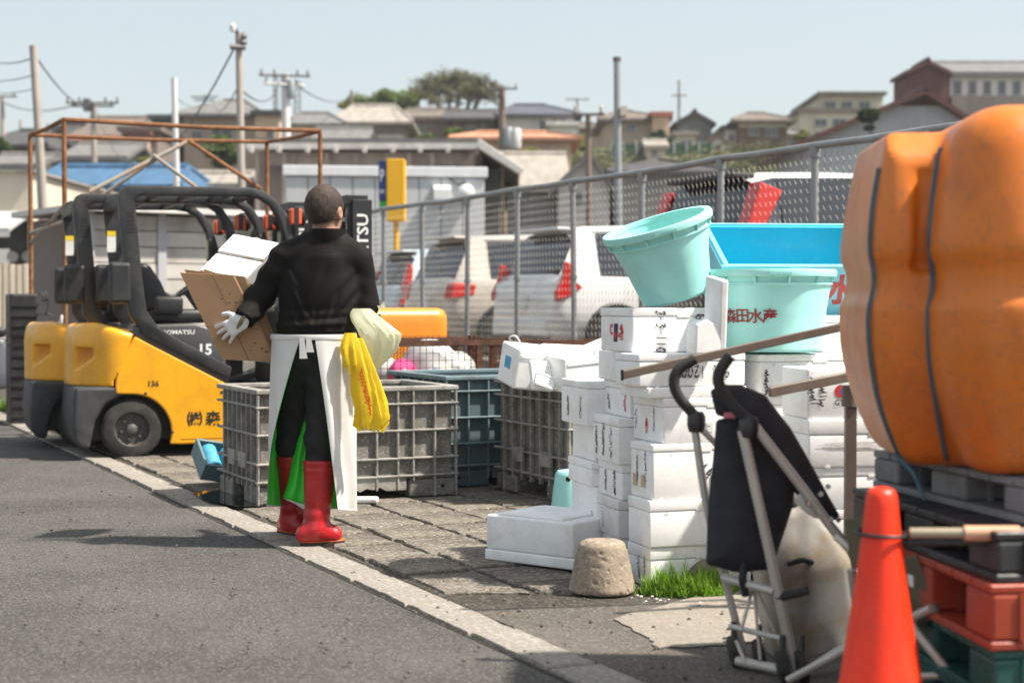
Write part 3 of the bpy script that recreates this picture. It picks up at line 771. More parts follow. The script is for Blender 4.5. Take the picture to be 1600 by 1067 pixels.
# poles
m_cpole = M('concrete_pole', (.36, .32, .28), .85, var=.15, vs=2, streak=((.2, .17, .14), .6, 4))
m_wpole = M('white_pole', (.62, .6, .6), .6, var=.06, streak=((.4, .38, .36), .4, 3)); m_spole = M('steel_pole', (.3, .32, .33), .5, .3, var=.08)
m_tpole = M('timber_pole', (.2, .15, .115), .9, var=.2, vs=3, streak=((.1, .07, .05), .6, 6)); m_ins = M('insulator', (.12, .11, .11), .4)
def pole(label, x, ytop, xb, Z, r, mat, arms=(), boxes=(), lamp=None, ybase=None, name='utility_pole', cap=None):
    t_ = at(x, ytop, Z); b_ = at(xb, 475, Z); zb = hz(b_.x, Z) if Z > 58 else (LOT if b_.x > -4 and Z > 22 else 0)
    k = (t_.x - b_.x) / max(.1, t_.z - b_.z)
    base = Vector((b_.x - k * (b_.z - zb), Z, zb - .2)); t = thing(name, label, 'pole', base)
    tip = t_ - base
    B('shaft', MB().tube([(0, 0, 0), tip * .5, tip], [r * 1.12, r, r * .88], 12), mat, t, smooth=40)
    for (yy, L_, ang, ins) in arms:
        c = at(x, yy, Z) - base; c.x = tip.x * c.z / tip.z
        d = Vector((math.cos(R(ang)), math.sin(R(ang)), 0)) * L_ / 2
        a = B('crossarm', MB().tube([c - d + Vector((0, -r - .05, 0)), c + d + Vector((0, -r - .05, 0))], .05, 6), m_ins, t)
        for s_ in ins:
            B('insulator', MB().lathe([(.03, 0), (.06, .05), (.03, .1), (.06, .15), (.02, .22)], 8, T=Matrix.Translation(c + d * s_ + Vector((0, -r - .05, .03)))), m_ins, t)
    for (dx, yy, wx, h_, shape, bm_) in boxes:
        c = at(x, yy, Z) - base; px = at(x + dx, yy, Z) - base
        mb = MB().lathe([(wx * .9, 0), (wx, .06), (wx, h_ - .06), (wx * .85, h_)], 12, T=Matrix.Translation((px.x, -.05, c.z - h_ / 2))) if shape == 'drum' else MB().box(px.x - wx, px.x + wx, -.25, .15, c.z - h_ / 2, c.z + h_ / 2)
        B('transformer' if shape == 'drum' else 'equipment_box', mb, bm_, t, smooth=40 if shape == 'drum' else None)
        B('bracket', MB().tube([(tip.x * c.z / tip.z, 0, c.z), (px.x, -.03, c.z)], .03, 6), m_ins, t)
    if lamp:
        c = tip + Vector((0, 0, -.05))
        B('lamp_arm', MB().tube([c, c + Vector((lamp * .6, -.1, .12)), c + Vector((lamp, -.15, .12))], .03, 6), m_ins, t)
        B('lamp_head', MB().lathe([(.02, 0), (.05, .02), (.055, .1), (.02, .14)], 10, T=Matrix.Translation(c + Vector((lamp, -.15, .04)))), m_wpole, t, smooth=40)
    if cap: B('cap', MB().lathe([(r * 1.05, 0), (r * 1.05, cap)], 12, T=Matrix.Translation(tip)), m_ins, t)
    return t
pole('leaning grey concrete pole at the left with two wires', 52, 72, 78, 30, .085, m_cpole)
pole('white post strapped beside the leaning concrete pole', 58, 195, 72, 30.5, .07, m_wpole)
pole('bare white pole behind the rusty frame', 272, 122, 281, 34, .07, m_wpole)
pole('tall concrete pole carrying a small lamp above the forklifts', 373, 52, 381, 26, .065, m_cpole, lamp=-.07, arms=[(76, .25, 20, (.8,))])
pole('white pole crowded with insulators left of the man', 446, 116, 450, 62, .19, m_wpole, [(120, 2.0, 10, (-.9, -.4, .5, .9)), (134, 1.7, 30, (-.9, .6))], [(9, 140, .2, .7, 'drum', m_spole)])
pole('slim far pole with a double crossarm beyond the rusty frame', 146, 160, 150, 66, .13, m_cpole, [(162, 2.2, 0, (-.95, -.5, .5, .95)), (167, 1.8, 0, (-.9, .9))], [(-9, 165, .13, .5, 'box', m_ins)])
pole('brown timber pole with two transformers in front of the orange hall', 784, 136, 787, 70, .17, m_tpole, [(140, 1.4, 0, (-.9, .9))], [(10, 216, .24, .9, 'drum', m_spole), (22, 217, .24, .9, 'drum', m_wpole)])
pole('thick grey steel pole with a black cap and camera box', 964, 96, 968, 28, .07, m_spole, boxes=[(9, 176, .055, .16, 'box', W_cream)], cap=.07)
pole('short timber pole left of the grey steel pole', 919, 180, 921, 44, .09, m_tpole, [(180, .9, 0, (-.8, .8))])
pole('thin aerial mast above the dark gabled house', 1061, 126, 1062, 104, .1, m_spole, [(150, 1.0, 0, ())])
pole('hazy pole at the far left edge', 4, 152, 6, 80, .13, m_cpole, [(152, 1.6, 0, (-.8, .8))])
pole('thin far pole left of the cream tower', 32, 188, 33, 110, .11, m_cpole)
pole('thin far pole over the grey roofs left of the bare tree', 549, 142, 550, 110, .11, m_tpole)
pole('thin aerial pole right of the navy roof', 902, 154, 901, 105, .09, m_spole, [(156, 1.6, 0, ())])
pole('antenna mast on the beige house roof', 320, 147, 321, 92, .05, m_spole, [(152, 1.6, 0, ()), (157, 1.2, 0, ())])
# lattice mast left and right of the white pole
def lattice(label, x0, x1, yt, yb, Z):
    a = at((x0 + x1) / 2, yb, Z); t = thing('lattice_mast', label, 'mast', a); w_ = (at(x1, yb, Z).x - at(x0, yb, Z).x) / 2; h = zat(yt, Z) - a.z
    for sx in (-1, 1):
        for sy in (-1, 1): B('leg', MB().tube([(sx * w_, sy * w_, -6), (sx * w_ * .8, sy * w_ * .8, h)], .05, 5), m_spole, t)
    mb = MB(); k = 7
    for i in range(k):
        z0, z1 = h * i / k, h * (i + 1) / k
        for s_ in (-1, 1):
            mb.tube([(-w_, s_ * w_, z0), (w_, s_ * w_, z1)], .025, 4); mb.tube([(w_, s_ * w_, z0), (-w_, s_ * w_, z1)], .025, 4)
    tag(B('lattice_bracing', mb, m_spole, t), kind='stuff')
lattice('thin lattice mast just left of the white insulator pole', 428, 434, 116, 185, 96)
lattice('faint lattice mast just right of the white insulator pole', 460, 470, 128, 190, 120)

# wires
m_wirek = M('cable_black', (.05, .05, .055), .6)
def wire(label, a, b, sag, r=.012):
    pts = []
    for i in range(17):
        t = i / 16; p = a.lerp(b, t); p.z -= sag * 4 * t * (1 - t); pts.append(p)
    o = B('overhead_wire', MB().tube(pts, r, 4), m_wirek); tag(o, label, 'wire', 'overhead wires'); return o
wire('wire sweeping up from the far crossarm pole to the tall lamp pole', at(150, 172, 64), at(366, 76, 26), 2.1, .016)
wire('wire dropping from the leaning pole to the far crossarm pole', at(58, 92, 30), at(140, 161, 64), .35, .018)
wire('topmost wire leaving the leaning pole to the left edge', at(54, 90, 30), at(-40, 86, 34), .15, .014)
wire('second wire below it leaving the leaning pole to the left edge', at(56, 116, 30), at(-40, 122, 34), .1, .012)
wire('third wire leaving the leaning pole to the left edge', at(56, 138, 30), at(-40, 140, 36), .1, .01)
wire('level wire from the hazy left pole to the far crossarm pole', at(4, 160, 80), at(128, 160, 66), .4, .03)
wire('wire from the tall lamp pole to the white insulator pole', at(376, 140, 26), at(440, 122, 62), .5, .016)
wire('lower wire from the antenna roof to the tall lamp pole', at(330, 152, 88), at(374, 132, 26), .6, .012)
wire('wire from the white insulator pole towards the bare tree', at(452, 124, 62), at(560, 144, 108), .8, .03)
wire('wire from the thin far pole to the timber transformer pole', at(550, 143, 110), at(784, 140, 70), 1.2, .02)
wire('wire from the steel pole box towards the short timber pole', at(962, 178, 28), at(919, 186, 44), .25, .014)
wire('faint wire between white pole and antenna house', at(272, 150, 34), at(320, 152, 92), .4, .01)

# trees and shrubs
m_bark = M('bark', (.13, .1, .08), .95, var=.25, vs=6, bump=.5, bs=30)
def leafm(name, col): return M('leaf_' + name, col, .7, var=.45, vs=.8, trans=.35)
L_green = leafm('green', (.1, .15, .035)); L_dark = leafm('dark', (.05, .075, .03)); L_yel = leafm('yellow', (.22, .23, .05)); L_grey = leafm('bare', (.17, .17, .085)); L_lime = leafm('lime', (.16, .22, .045))
def leaves(clumps, n, size, rnd, flat=.6):
    mb = MB(); tot = sum(c[1][0] * c[1][2] for c in clumps)
    for c, r_ in clumps:
        k = int(n * r_[0] * r_[2] / tot)
        for i in range(k):
            d = Vector((rnd.gauss(0, 1), rnd.gauss(0, 1), rnd.gauss(0, 1))).normalized() * rnd.random() ** .45
            p = Vector((c[0] + d.x * r_[0], c[1] + d.y * r_[1], c[2] + d.z * r_[2]))
            s_ = size * rnd.uniform(.6, 1.4)
            q_ = Matrix.Rotation(rnd.uniform(0, 6.28), 4, 'Z') @ Matrix.Rotation(rnd.uniform(-1.3, 1.3), 4, 'X')
            mb.add([(-s_, 0, 0), (0, -s_ * flat, 0), (s_, 0, 0), (0, s_ * flat, s_ * .2)], [(0, 1, 2, 3)], 0, Matrix.Translation(p) @ q_)
    return mb
def tree(label, cx, yb, ytop, halfw, Z, lm, n=2600, size=.16, bare=False, seed=1, name='tree', trunk=True, sq=.8, cat='tree'):
    rnd = random.Random(seed); O = at(cx, yb, Z); t = thing(name, label, cat, O); H = zat(ytop, Z) - O.z; W_ = halfw * Z / F
    br = MB(); tips = []
    def grow(p, d, L_, r_, lev):
        q_ = p + d * L_ * .5 + Vector((rnd.uniform(-.08, .08), rnd.uniform(-.08, .08), 0)) * L_; e = p + d * L_
        br.tube([p, q_, e], [r_, r_ * .85, r_ * .65], 6 if lev < 2 else 4)
        if lev >= (4 if bare else 3): tips.append(e); return
        for k in range(rnd.choice((2, 3, 3)) if lev else 4):
            a = rnd.uniform(0, 6.28); sp = rnd.uniform(.35, .85)
            nd = (d + Vector((math.cos(a) * sp * 1.25, math.sin(a) * sp, rnd.uniform(-.12, .25)))).normalized()
            grow(e, nd, L_ * rnd.uniform(.6, .82), r_ * .6, lev + 1)
        if lev: tips.append(e)
    if trunk:
        grow(Vector((0, 0, -1.0)), Vector((0, 0, 1)), H * .36 + .7, W_ * .06 + .06, 0)
        ex = max(abs(p.x) for p in tips); ez = max(p.z for p in tips)
        sx, sz = W_ * .92 / ex, H * .95 / ez
        br.v = [(x * sx, y * sx, z * sz if z > 0 else z) for x, y, z in br.v]; tips = [Vector((p.x * sx, p.y * sx, p.z * sz)) for p in tips]
        B('trunk', br, m_bark, t, smooth=60)
        cl = [((p.x, p.y, p.z), (W_ * (.13 if bare else .24),) * 2 + (W_ * (.1 if bare else .2) * sq,)) for p in tips]
    else:
        cl = []
        for i in range(16):
            a = rnd.uniform(0, 6.28); q_ = rnd.random() ** .5
            x, y = math.cos(a) * q_ * W_ * .8, math.sin(a) * q_ * W_ * .6; hh = H * (1 - q_ * q_ * .6)
            cl.append(((x, y, hh * rnd.uniform(.35, .75)), (W_ * .3, W_ * .3, hh * .3)))
        st = MB()
        for i in range(7): st.tube([(0, 0, -.5), (rnd.uniform(-.3, .3) * W_, rnd.uniform(-.3, .3) * W_, H * .6)], [.06, .02], 5)
        B('stem', st, m_bark, t)
    B('crown', leaves(cl, n, size, rnd), lm, t, wn=False)
    return t
def dome_tree(label, cx, yb, ytop, halfw, Z, lm, seed):
    rnd = random.Random(seed); O = at(cx, yb, Z); t = thing('tree', label, 'tree', O); H = zat(ytop, Z) - O.z; W_ = halfw * Z / F
    br = MB(); tips = []
    stems = [(-.42, .34), (-.15, .3), (.05, .33), (.3, .3), (.5, .36)]
    for i in range(95):
        a = rnd.uniform(0, 2 * math.pi); e = rnd.random() ** .8; q_ = math.sqrt(max(0, 1 - e * e)) * rnd.uniform(.75, 1.02)
        tip = Vector((math.cos(a) * q_ * W_, math.sin(a) * q_ * W_ * .7, H * (.3 + .68 * e) * rnd.uniform(.9, 1.03)))
        sx, sh_ = min(stems, key=lambda s_: abs(s_[0] * W_ - tip.x) + rnd.uniform(0, .4) * W_)
        base = Vector((sx * W_ * .45, 0, -1)); fork = Vector((sx * W_ * .8, rnd.uniform(-.1, .1) * W_, H * sh_))
        mid = fork.lerp(tip, .5) + Vector((rnd.uniform(-.08, .08) * W_, 0, .06 * H))
        pts = spline([base, fork, mid, tip], 4); n = len(pts)
        br.tube(pts, [.16 * (1 - k / (n - 1)) ** .9 + .02 for k in range(n)], 5)
        tips += [tip, mid.lerp(tip, .6)]
        for k in range(3):
            e2 = mid.lerp(tip, rnd.uniform(.1, .8)) + Vector((rnd.uniform(-.2, .2) * W_, rnd.uniform(-.15, .15) * W_, rnd.uniform(-.02, .14) * H))
            br.tube([mid.lerp(tip, .3), e2], [.035, .012], 4); tips.append(e2)
    B('trunk', br, m_bark, t, smooth=60)
    cl = [((p.x, p.y, p.z), (W_ * .1, W_ * .1, W_ * .06)) for p in tips]
    B('crown', leaves(cl, 7500, .1, rnd), lm, t, wn=False)
dome_tree('big spreading almost bare tree on the hilltop', 712, 186, 110, 84, 118, L_grey, 4)
tree('round green tree behind the grey roofs', 596, 186, 144, 52, 116, L_lime, 3000, .15, seed=9)
tree('thin yellow green tree left of the round green one', 556, 186, 156, 26, 118, L_yel, 900, .15, seed=12)
tree('bushy dark green tree below the beige hipped house', 336, 292, 212, 40, 72, L_green, 3600, .13, seed=5)
tree('scrubby yellow green bush left of the bare white pole', 232, 282, 240, 30, 66, L_yel, 1400, .12, trunk=False, seed=6, name='bush', cat='bush')
tree('rounded green shrub in front of the dark brown house', 712, 222, 194, 24, 92, L_lime, 1500, .12, trunk=False, seed=7, name='bush', cat='bush')
tree('low green shrub left of the rounded one', 664, 226, 208, 22, 90, L_green, 900, .12, trunk=False, seed=17, name='bush', cat='bush')
tree('yellow grassy bush below the orange hall wall', 826, 250, 228, 28, 72, L_yel, 1600, .1, trunk=False, seed=8, name='bush', cat='bush')
tree('dark rounded garden tree by the beige brown-roofed house', 1028, 240, 200, 30, 90, L_dark, 2400, .12, trunk=False, seed=10, name='bush', cat='bush')
tree('olive bush between the navy roof house and the short pole', 906, 240, 205, 16, 92, L_yel, 900, .12, trunk=False, seed=14, name='bush', cat='bush')
tree('green tree at the left edge under the hazy pole', 0, 252, 212, 20, 70, L_green, 1400, .12, trunk=False, seed=15, name='bush', cat='bush')
tree('small pine in front of the big grey shed', 1365, 222, 170, 20, 54, L_dark, 1800, .09, seed=16)
tree('pale bush beside the beige apartment block', 1252, 224, 196, 16, 96, L_yel, 800, .12, trunk=False, seed=18, name='bush', cat='bush')
rg = random.Random(21); cl = []
for i in range(170):
    x = rg.uniform(840, 1260); Z = rg.uniform(72, 90); X_ = (x - 800) * Z / F; s_ = rg.uniform(.5, 1.2)
    cl.append(((X_, Z, hz(X_, Z) + s_ * .3), (s_ * 1.5, s_, s_ * .6)))
tag(B('hillside_scrub', leaves(cl, 11000, .12, rg), leafm('scrub', (.11, .125, .05)), wn=False), 'green scrub covering the slope below the houses', 'scrub', kind='stuff')
cl = []
for i in range(160):
    x = rg.uniform(180, 800); Z = rg.uniform(66, 84); X_ = (x - 800) * Z / F; s_ = rg.uniform(.5, 1.1)
    cl.append(((X_, Z, hz(X_, Z) + s_ * .3), (s_ * 1.5, s_, s_ * .6)))
tag(B('slope_scrub', leaves(cl, 9000, .14, rg), L_green, wn=False), 'scrub on the slope between the left houses', 'scrub', kind='stuff')
gz = 89; ga, gb = at(955, 246, gz), at(1112, 246, gz); gf = thing('net_fence', 'dark green net fence along the slope below the beige house', 'fence', (ga.x, gz, hz((ga.x + gb.x) / 2, gz) - .3))
m_gnet = M('green_net', (.03, .09, .055), .8, var=.25, vs=2)
for i in range(8):
    a = i * (gb.x - ga.x) / 8; b = (i + 1) * (gb.x - ga.x) / 8
    B('net_panel', MB().box(a + .06, b - .06, -.02, .02, .1, .75 + .05 * (i % 3)), m_gnet, gf); B('post', MB().box(a - .05, a + .05, -.05, .05, 0, .95), W_lgrey, gf)
house('small cream shed on the slope left of the carport', 1012, 1040, 262, 232, 226, 86, 3, 'gable_side', W_cream, R_lt, [(1018, 1026, 235, 243)], name='shed', cat='shed', ov=.2)
house('small white hut on the slope between dark gabled and brown houses', 1112, 1132, 262, 222, 214, 92, 3, 'gable_front', W_white, R_brown, [(1117, 1125, 226, 236)], name='hut', cat='hut', ov=.2)
house('pale grey cottage behind the beige apartment block corner', 1226, 1252, 262, 214, 204, 104, 5, 'hip', W_lgrey, R_grey, [(1232, 1242, 218, 226)], rl=.6, name='cottage', cat='house')
house('far brown roofed house between the navy roof and steel pole houses', 896, 944, 262, 204, 194, 112, 6, 'hip', W_beige, R_brown, [(906, 918, 208, 218)], rl=1.0)
# verge grass at the left
# ================================================================ CARS AND SIGN BEHIND THE FENCE
m_tyre = M('tyre_rubber', (.022, .021, .02), .85, var=.2, vs=10, dirt=((.09, .08, .07), .5, 6), bump=.3, bs=60)
m_alloy = M('wheel_alloy', (.4, .4, .41), .35, .8, var=.1)
m_cglass = M('car_glass', (.02, .024, .03), .06, var=.1, spec=.8)
m_red = M('tail_light_red', (.55, .02, .015), .15, var=.1, coat=.6)
m_amber = M('lamp_clear', (.7, .68, .66), .15, var=.05, coat=.5)
m_blackp = M('black_plastic', (.025, .025, .027), .55, var=.15)
m_plate = M('number_plate', (.7, .7, .66), .5)
def u_of(px, v):
    k = (px - 800) / F
    return (ORG.x + v * (DV.x - k * DV.y)) / (k * DU.y - DU.x)
def car(label, px, v, paint, roofpaint, L, W, H, bonnet=.95, hatch=.34, belt=.62, boxy=.0, light='boom', plate=True, name='parked_car'):
    """local x forwards from the rear bumper, near side at y = -W/2"""
    u = u_of(px, v); O = UV(u, v, LOT)
    hw = W / 2
    t = thing(name, label, 'car', O + DU * hw, GRID, 'cars parked behind the fence')
    zb = H * belt; zr = H
    st = [(0, .32, zb * .62, hw * .86, zb * .66, hw * .7), (.05, .24, zb * .9, hw * .93, zb * .93, hw * .75), (.14, .22, zb, hw * .98, zb * 1.03, hw * .8),
          (hatch, .2, zb, hw, zr * (.93 + boxy * .03), hw * .74), (hatch + .22, .2, zb, hw, zr * .985, hw * .76), (L * .32, .2, zb * .99, hw, zr, hw * .78),
          (L * .42, .2, zb * .98, hw, zr * 1.0, hw * .78), (L * .56, .2, zb * .96, hw, zr * .975, hw * .77),
          (L - bonnet - .55, .2, zb * .955, hw, zr * .93, hw * .75), (L - bonnet, .2, zb * .95, hw, zb * 1.0, hw * .82), (L - .3, .22, zb * .8, hw * .95, zb * .84, hw * .75), (L - .06, .26, zb * .62, hw * .85, zb * .66, hw * .66), (L, .32, zb * .5, hw * .78, zb * .54, hw * .6)]
    rings = []
    for x, z0, b, w_, zt, wt in st:
        half = [(w_ * .82, z0), (w_ * .97, z0 + .1), (w_, (z0 + b) * .52), (w_ * .99, b - .06), (w_ * .965, b), (wt + (.0 if zt - b < .1 else .02), max(zt - .07, b + .01)), (wt * .72, zt)]
        rings.append([(x, -a, z) for a, z in half] + [(x, a, z) for a, z in reversed(half)])
    n = 14; body = MB(); wins = {}; body.v = [p for r_ in rings for p in r_]
    for i in range(len(rings) - 1):
        for j in range(n):
            f = (i * n + j, i * n + (j + 1) % n, (i + 1) * n + (j + 1) % n, (i + 1) * n + j)
            key = None
            if j in (4, 8) and i in (4, 5): key = ('side_window', j, 0)
            elif j in (4, 8) and i in (6, 7): key = ('side_window', j, 1)
            elif j in (5, 6, 7) and i == 2: key = ('rear_window', 0, 0)
            elif j in (5, 6, 7) and i == 8: key = ('windscreen', 0, 0)
            if key: wins.setdefault(key, []).append(f)
            mi = 1 if (j in (5, 6, 7) and 3 <= i <= 7) else 0
            if key is None: body.f.append(f); body.m.append(mi)
    body.f.append(tuple(range(n - 1, -1, -1))); body.m.append(0); body.f.append(tuple(range((len(rings) - 1) * n, len(rings) * n))); body.m.append(0)
    me = mesh_of('body', body, smooth=50)
    ob('body', me, [paint, roofpaint], t)
    for key, fs in wins.items():
        mb = MB(); idx = sorted({i for f in fs for i in f}); mp = {i: k for k, i in enumerate(idx)}
        c = sum((Vector(body.v[i]) for i in idx), Vector()) / len(idx)
        mb.add([c + (Vector(body.v[i]) - c) * (.93 if key[0] == 'side_window' else .985) for i in idx], [tuple(mp[i] for i in f) for f in fs])
        B(key[0], mb, m_cglass, t, smooth=50)
        if key[0] == 'side_window':      # pillar and frame behind the pane
            mb2 = MB().add([Vector(body.v[i]) * 1.0 for i in idx], [tuple(mp[i] for i in f) for f in fs])
            mb2.v = [(x, y * .985, z) for x, y, z in mb2.v]
            B('window_surround', mb2, paint, t, smooth=50)
    for x in (.78, L - .82):
        for s_ in (-1, 1):
            T_ = TR(x, s_ * (hw - .1), .31, rx=R(90))
            wh_ = B('wheel', MB().lathe([(.2, -.1), (.3, -.1), (.315, -.06), (.315, .06), (.3, .1), (.2, .1)], 24, T=T_), m_tyre, t, smooth=35)
            rim = MB().lathe([(.2, -.085), (.2, .085)], 20, T=T_)
            for k in range(5):
                a = k * 72
                rim.box(.03, .2, -.02, .02, -.104 if s_ > 0 else .09, -.09 if s_ > 0 else .104, T=T_ @ Matrix.Rotation(R(a), 4, 'Z'))
            B('rim', rim, m_alloy, wh_)
            B('wheel_arch', MB().tube([(x + .37 * math.cos(R(a)), s_ * (hw + .004), .31 + .37 * math.sin(R(a))) for a in range(-20, 201, 20)], .028, 6), m_blackp, t, smooth=50)
            B('arch_liner', MB().lathe([(.36, -.01), (.36, .01)], 20, T=TR(x, s_ * (hw - .012), .31, rx=R(90))), m_blackp, t)
    for s_ in (-1, 1):
        if light == 'boom':
            P = [(.02, zb * .72), (.18, zb * .76), (.36, zb * .87), (.26, zb * .95), (.19, zb * 1.16), (.13, zb * 1.16), (.1, zb * .97), (.015, zb * .82)]
            mb = MB().prism([(x, z) for x, z in P], s_ * (hw * .9), s_ * (hw * 1.0))
        elif light == 'van':
            mb = MB().prism([(.03, zb * .7), (.2, zb * .72), (.26, zb * .95), (.56, zb * 1.34), (.3, zb * 1.4), (.12, zb)], s_ * (hw * .78), s_ * (hw * 1.0))
        elif light == 'tall':
            mb = MB().prism([(.03, zb * .7), (.2, zb * .72), (.24, zb * 1.3), (.18, zb * 1.36), (.1, zb)], s_ * (hw * .8), s_ * (hw * 1.0))
        else:
            mb = MB().prism([(.0, zb * .74), (.34, zb * .78), (.38, zb * .94), (.05, zb * .95)], s_ * (hw * .72), s_ * (hw * 1.0))
        tl = B('tail_light', mb, m_red, t, bevel=.02)
        B('reverse_lamp', MB().box(.06, .2, s_ * hw * .98 - .012, s_ * hw * .98 + .02, zb * .8, zb * .86), m_amber, tl, bevel=.006)
        B('door_mirror', MB().box(L - bonnet - .75, L - bonnet - .6, s_ * (hw + .03), s_ * (hw + .17), zb * 1.0, zb * 1.14), paint, t, bevel=.03)
        for dx in (.36, .55):
            B('door_handle', MB().box(L * dx, L * dx + .17, s_ * (hw + .012) - .012, s_ * (hw + .012) + .012, zb * .86, zb * .9), paint, t, bevel=.006)
            B('door_gap', MB().box(L * dx - .24, L * dx - .232, s_ * hw - .004 , s_ * hw + .004, .3, zb * .95), m_blackp, t)
    B('bumper', MB().box(-.045, .1, -hw * .8, hw * .8, .3, .5), paint, t, bevel=.03)
    B('rear_skirt', MB().box(-.03, .1, -hw * .78, hw * .78, .2, .297), m_blackp, t, bevel=.01)
    if plate: B('number_plate', MB().box(-.03, .01, -.17, .17, zb * .62, zb * .62 + .165), m_plate, t)
    B('roof_spoiler', MB().box(hatch - .16, hatch + .1, -hw * .66, hw * .66, zr * .95, zr * .975), m_blackp if boxy else paint, t, bevel=.012)
    return t
m_cwhite = M('paint_white', (.72, .72, .72), .25, var=.03, coat=.5, dirt=((.5, .48, .44), .3, 2)); m_cbeige = M('paint_champagne', (.55, .5, .44), .28, .2, var=.03, coat=.5, dirt=((.4, .36, .3), .3, 2))
m_cred = M('paint_red', (.55, .04, .03), .25, var=.05, coat=.5); m_cblue = M('paint_ice_blue', (.5, .58, .62), .28, .2, var=.04, coat=.5)
car('white hatchback with boomerang tail light behind the fence', 868, 5.75, m_cwhite, m_cwhite, 4.2, 1.74, 1.6)
car('champagne estate car behind the fence between white and ice blue cars', 704, 5.85, m_cbeige, m_cbeige, 4.3, 1.72, 1.62, light='flat')
car('pale ice blue car farthest left behind the fence', 622, 5.95, m_cblue, m_cblue, 4.0, 1.68, 1.5, light='tall')
car('dark van with a white roof and big red tail lights behind the fence', 1146, 5.8, M('paint_dark_navy', (.022, .027, .04), .25, var=.05, coat=.5), m_cwhite, 4.4, 1.75, 1.97, belt=.66, bonnet=.6, boxy=1.0, light='van')

# parking sign
SZ = 31
O = at(617, 475, SZ); sg = thing('parking_sign', 'tall yellow parking sign with a blue side behind the fence', 'sign', (O.x, SZ, LOT))
m_syel = M('sign_yellow', (.82, .43, .005), .45, var=.03); m_sblue = M('sign_blue', (.012, .03, .16), .45, var=.05); m_swhite = M('sign_white', (.75, .76, .78), .5)
zz = lambda y: zat(y, SZ) - LOT
sx0, sx1 = at(605, 475, SZ).x - O.x, at(633, 475, SZ).x - O.x
B('panel', MB().box(sx0, sx1, -.1, .35, zz(346), zz(249)), m_syel, sg, bevel=.015)
bl = B('side_panel', MB().prism([(sx0 - .16, -.08), (sx0 - .003, -.085), (sx0 - .003, .3), (sx0 - .16, .3)], zz(314), zz(252), axis='z'), m_sblue, sg, bevel=.01)
lt = MB(); text(lt, 'P', .34, TR(sx0 - .08, -.0835, zz(275)), depth=.002, sx=.55); B('lettering', lt, m_swhite, bl)
text(lt2 := MB(), 'NPC', .12, TR(sx0 - .08, -.0835, zz(300)), depth=.002, sx=.5); B('lettering', lt2, m_swhite, bl)
B('green_lamp', MB().box(sx0 - .15, sx0 - .003, -.06, .28, zz(328), zz(315)), M('sign_green', (.02, .4, .06), .4), sg)
B('pole', MB().tube([(.02, .12, 0), (.02, .12, zz(345))], .06, 12), m_syel, sg, smooth=40)
# ================================================================ FORKLIFTS
m_fyel = M('forklift_yellow', (.82, .38, .006), .36, var=.05, vs=3, coat=.25, dirt=((.5, .23, .02), .3, 5), streak=((.42, .2, .04), .25, 7), bump=.05, bs=30)
m_fblk = M('forklift_black', (.018, .019, .021), .45, var=.15, vs=4, dirt=((.06, .055, .05), .5, 5), bump=.1, bs=60)
m_fgry = M('forklift_cover_grey', (.055, .055, .056), .42, var=.15, vs=4, dirt=((.1, .1, .1), .5, 6), bump=.06, bs=90)
m_fbmp = M('forklift_bumper', (.03, .031, .034), .6, var=.2, vs=4, dirt=((.085, .08, .075), .6, 5))
m_seat = M('seat_vinyl', (.016, .016, .018), .5, var=.2, bump=.15, bs=120)
m_orange = M('lamp_orange', (.85, .09, .015), .3, var=.05, coat=.5); m_chrome = M('chrome_steel', (.5, .5, .5), .25, .9)
m_white = M('print_white', (.75, .75, .74), .6, var=.05); m_black = M('print_black', (.012, .011, .01), .6, var=.1)
m_sticker = M('sticker_white', (.7, .7, .68), .5); m_styel = M('sticker_yellow', (.75, .55, .02), .5)
m_rim = M('forklift_rim', (.06, .056, .052), .5, var=.2, dirt=((.12, .1, .08), .5, 8))
def fwheel(t, x, y, r, w, s_):
    T_ = TR(x, y, r, rx=R(90))
    wh_ = B('wheel', MB().lathe([(r * .58, -w / 2), (r * .72, -w / 2 - .004), (r * .92, -w / 2 + .01), (r, -w / 2 + .035), (r, w / 2 - .035), (r * .92, w / 2 - .01), (r * .72, w / 2 + .004), (r * .58, w / 2)], 36, T=T_, caps=False), m_tyre, t, smooth=32)
    rim = MB().lathe([(r * .59, -w / 2 + .0), (r * .55, -w / 2 + .03), (r * .5, -w / 2 + .045), (r * .5, w / 2 - .045), (r * .55, w / 2 - .03), (r * .59, w / 2 - .0)], 28, T=T_, caps=False); rim.lathe([(r * .505, -w / 2 + .05), (r * .505, w / 2 - .05)], 28, T=T_)
    B('rim', rim, m_rim, wh_, smooth=30)
    B('hub', MB().lathe([(r * .2, -w / 2 + .04), (r * .2, w / 2 - .035), (r * .17, w / 2 - .015), (r * .08, w / 2 - .005)], 16, T=T_), M('hub_grey', (.12, .115, .11), .5, .4, var=.2), wh_, smooth=35)
    for k in range(6):
        a = R(60 * k + 15); B('wheel_nut', MB().lathe([(.014, w / 2 - .046), (.014, w / 2 - .028), (.008, w / 2 - .02)], 6, T=T_ @ TR(r * .36 * math.cos(a), r * .36 * math.sin(a), 0)), M('nut', (.1, .095, .09), .5, .5), wh_)
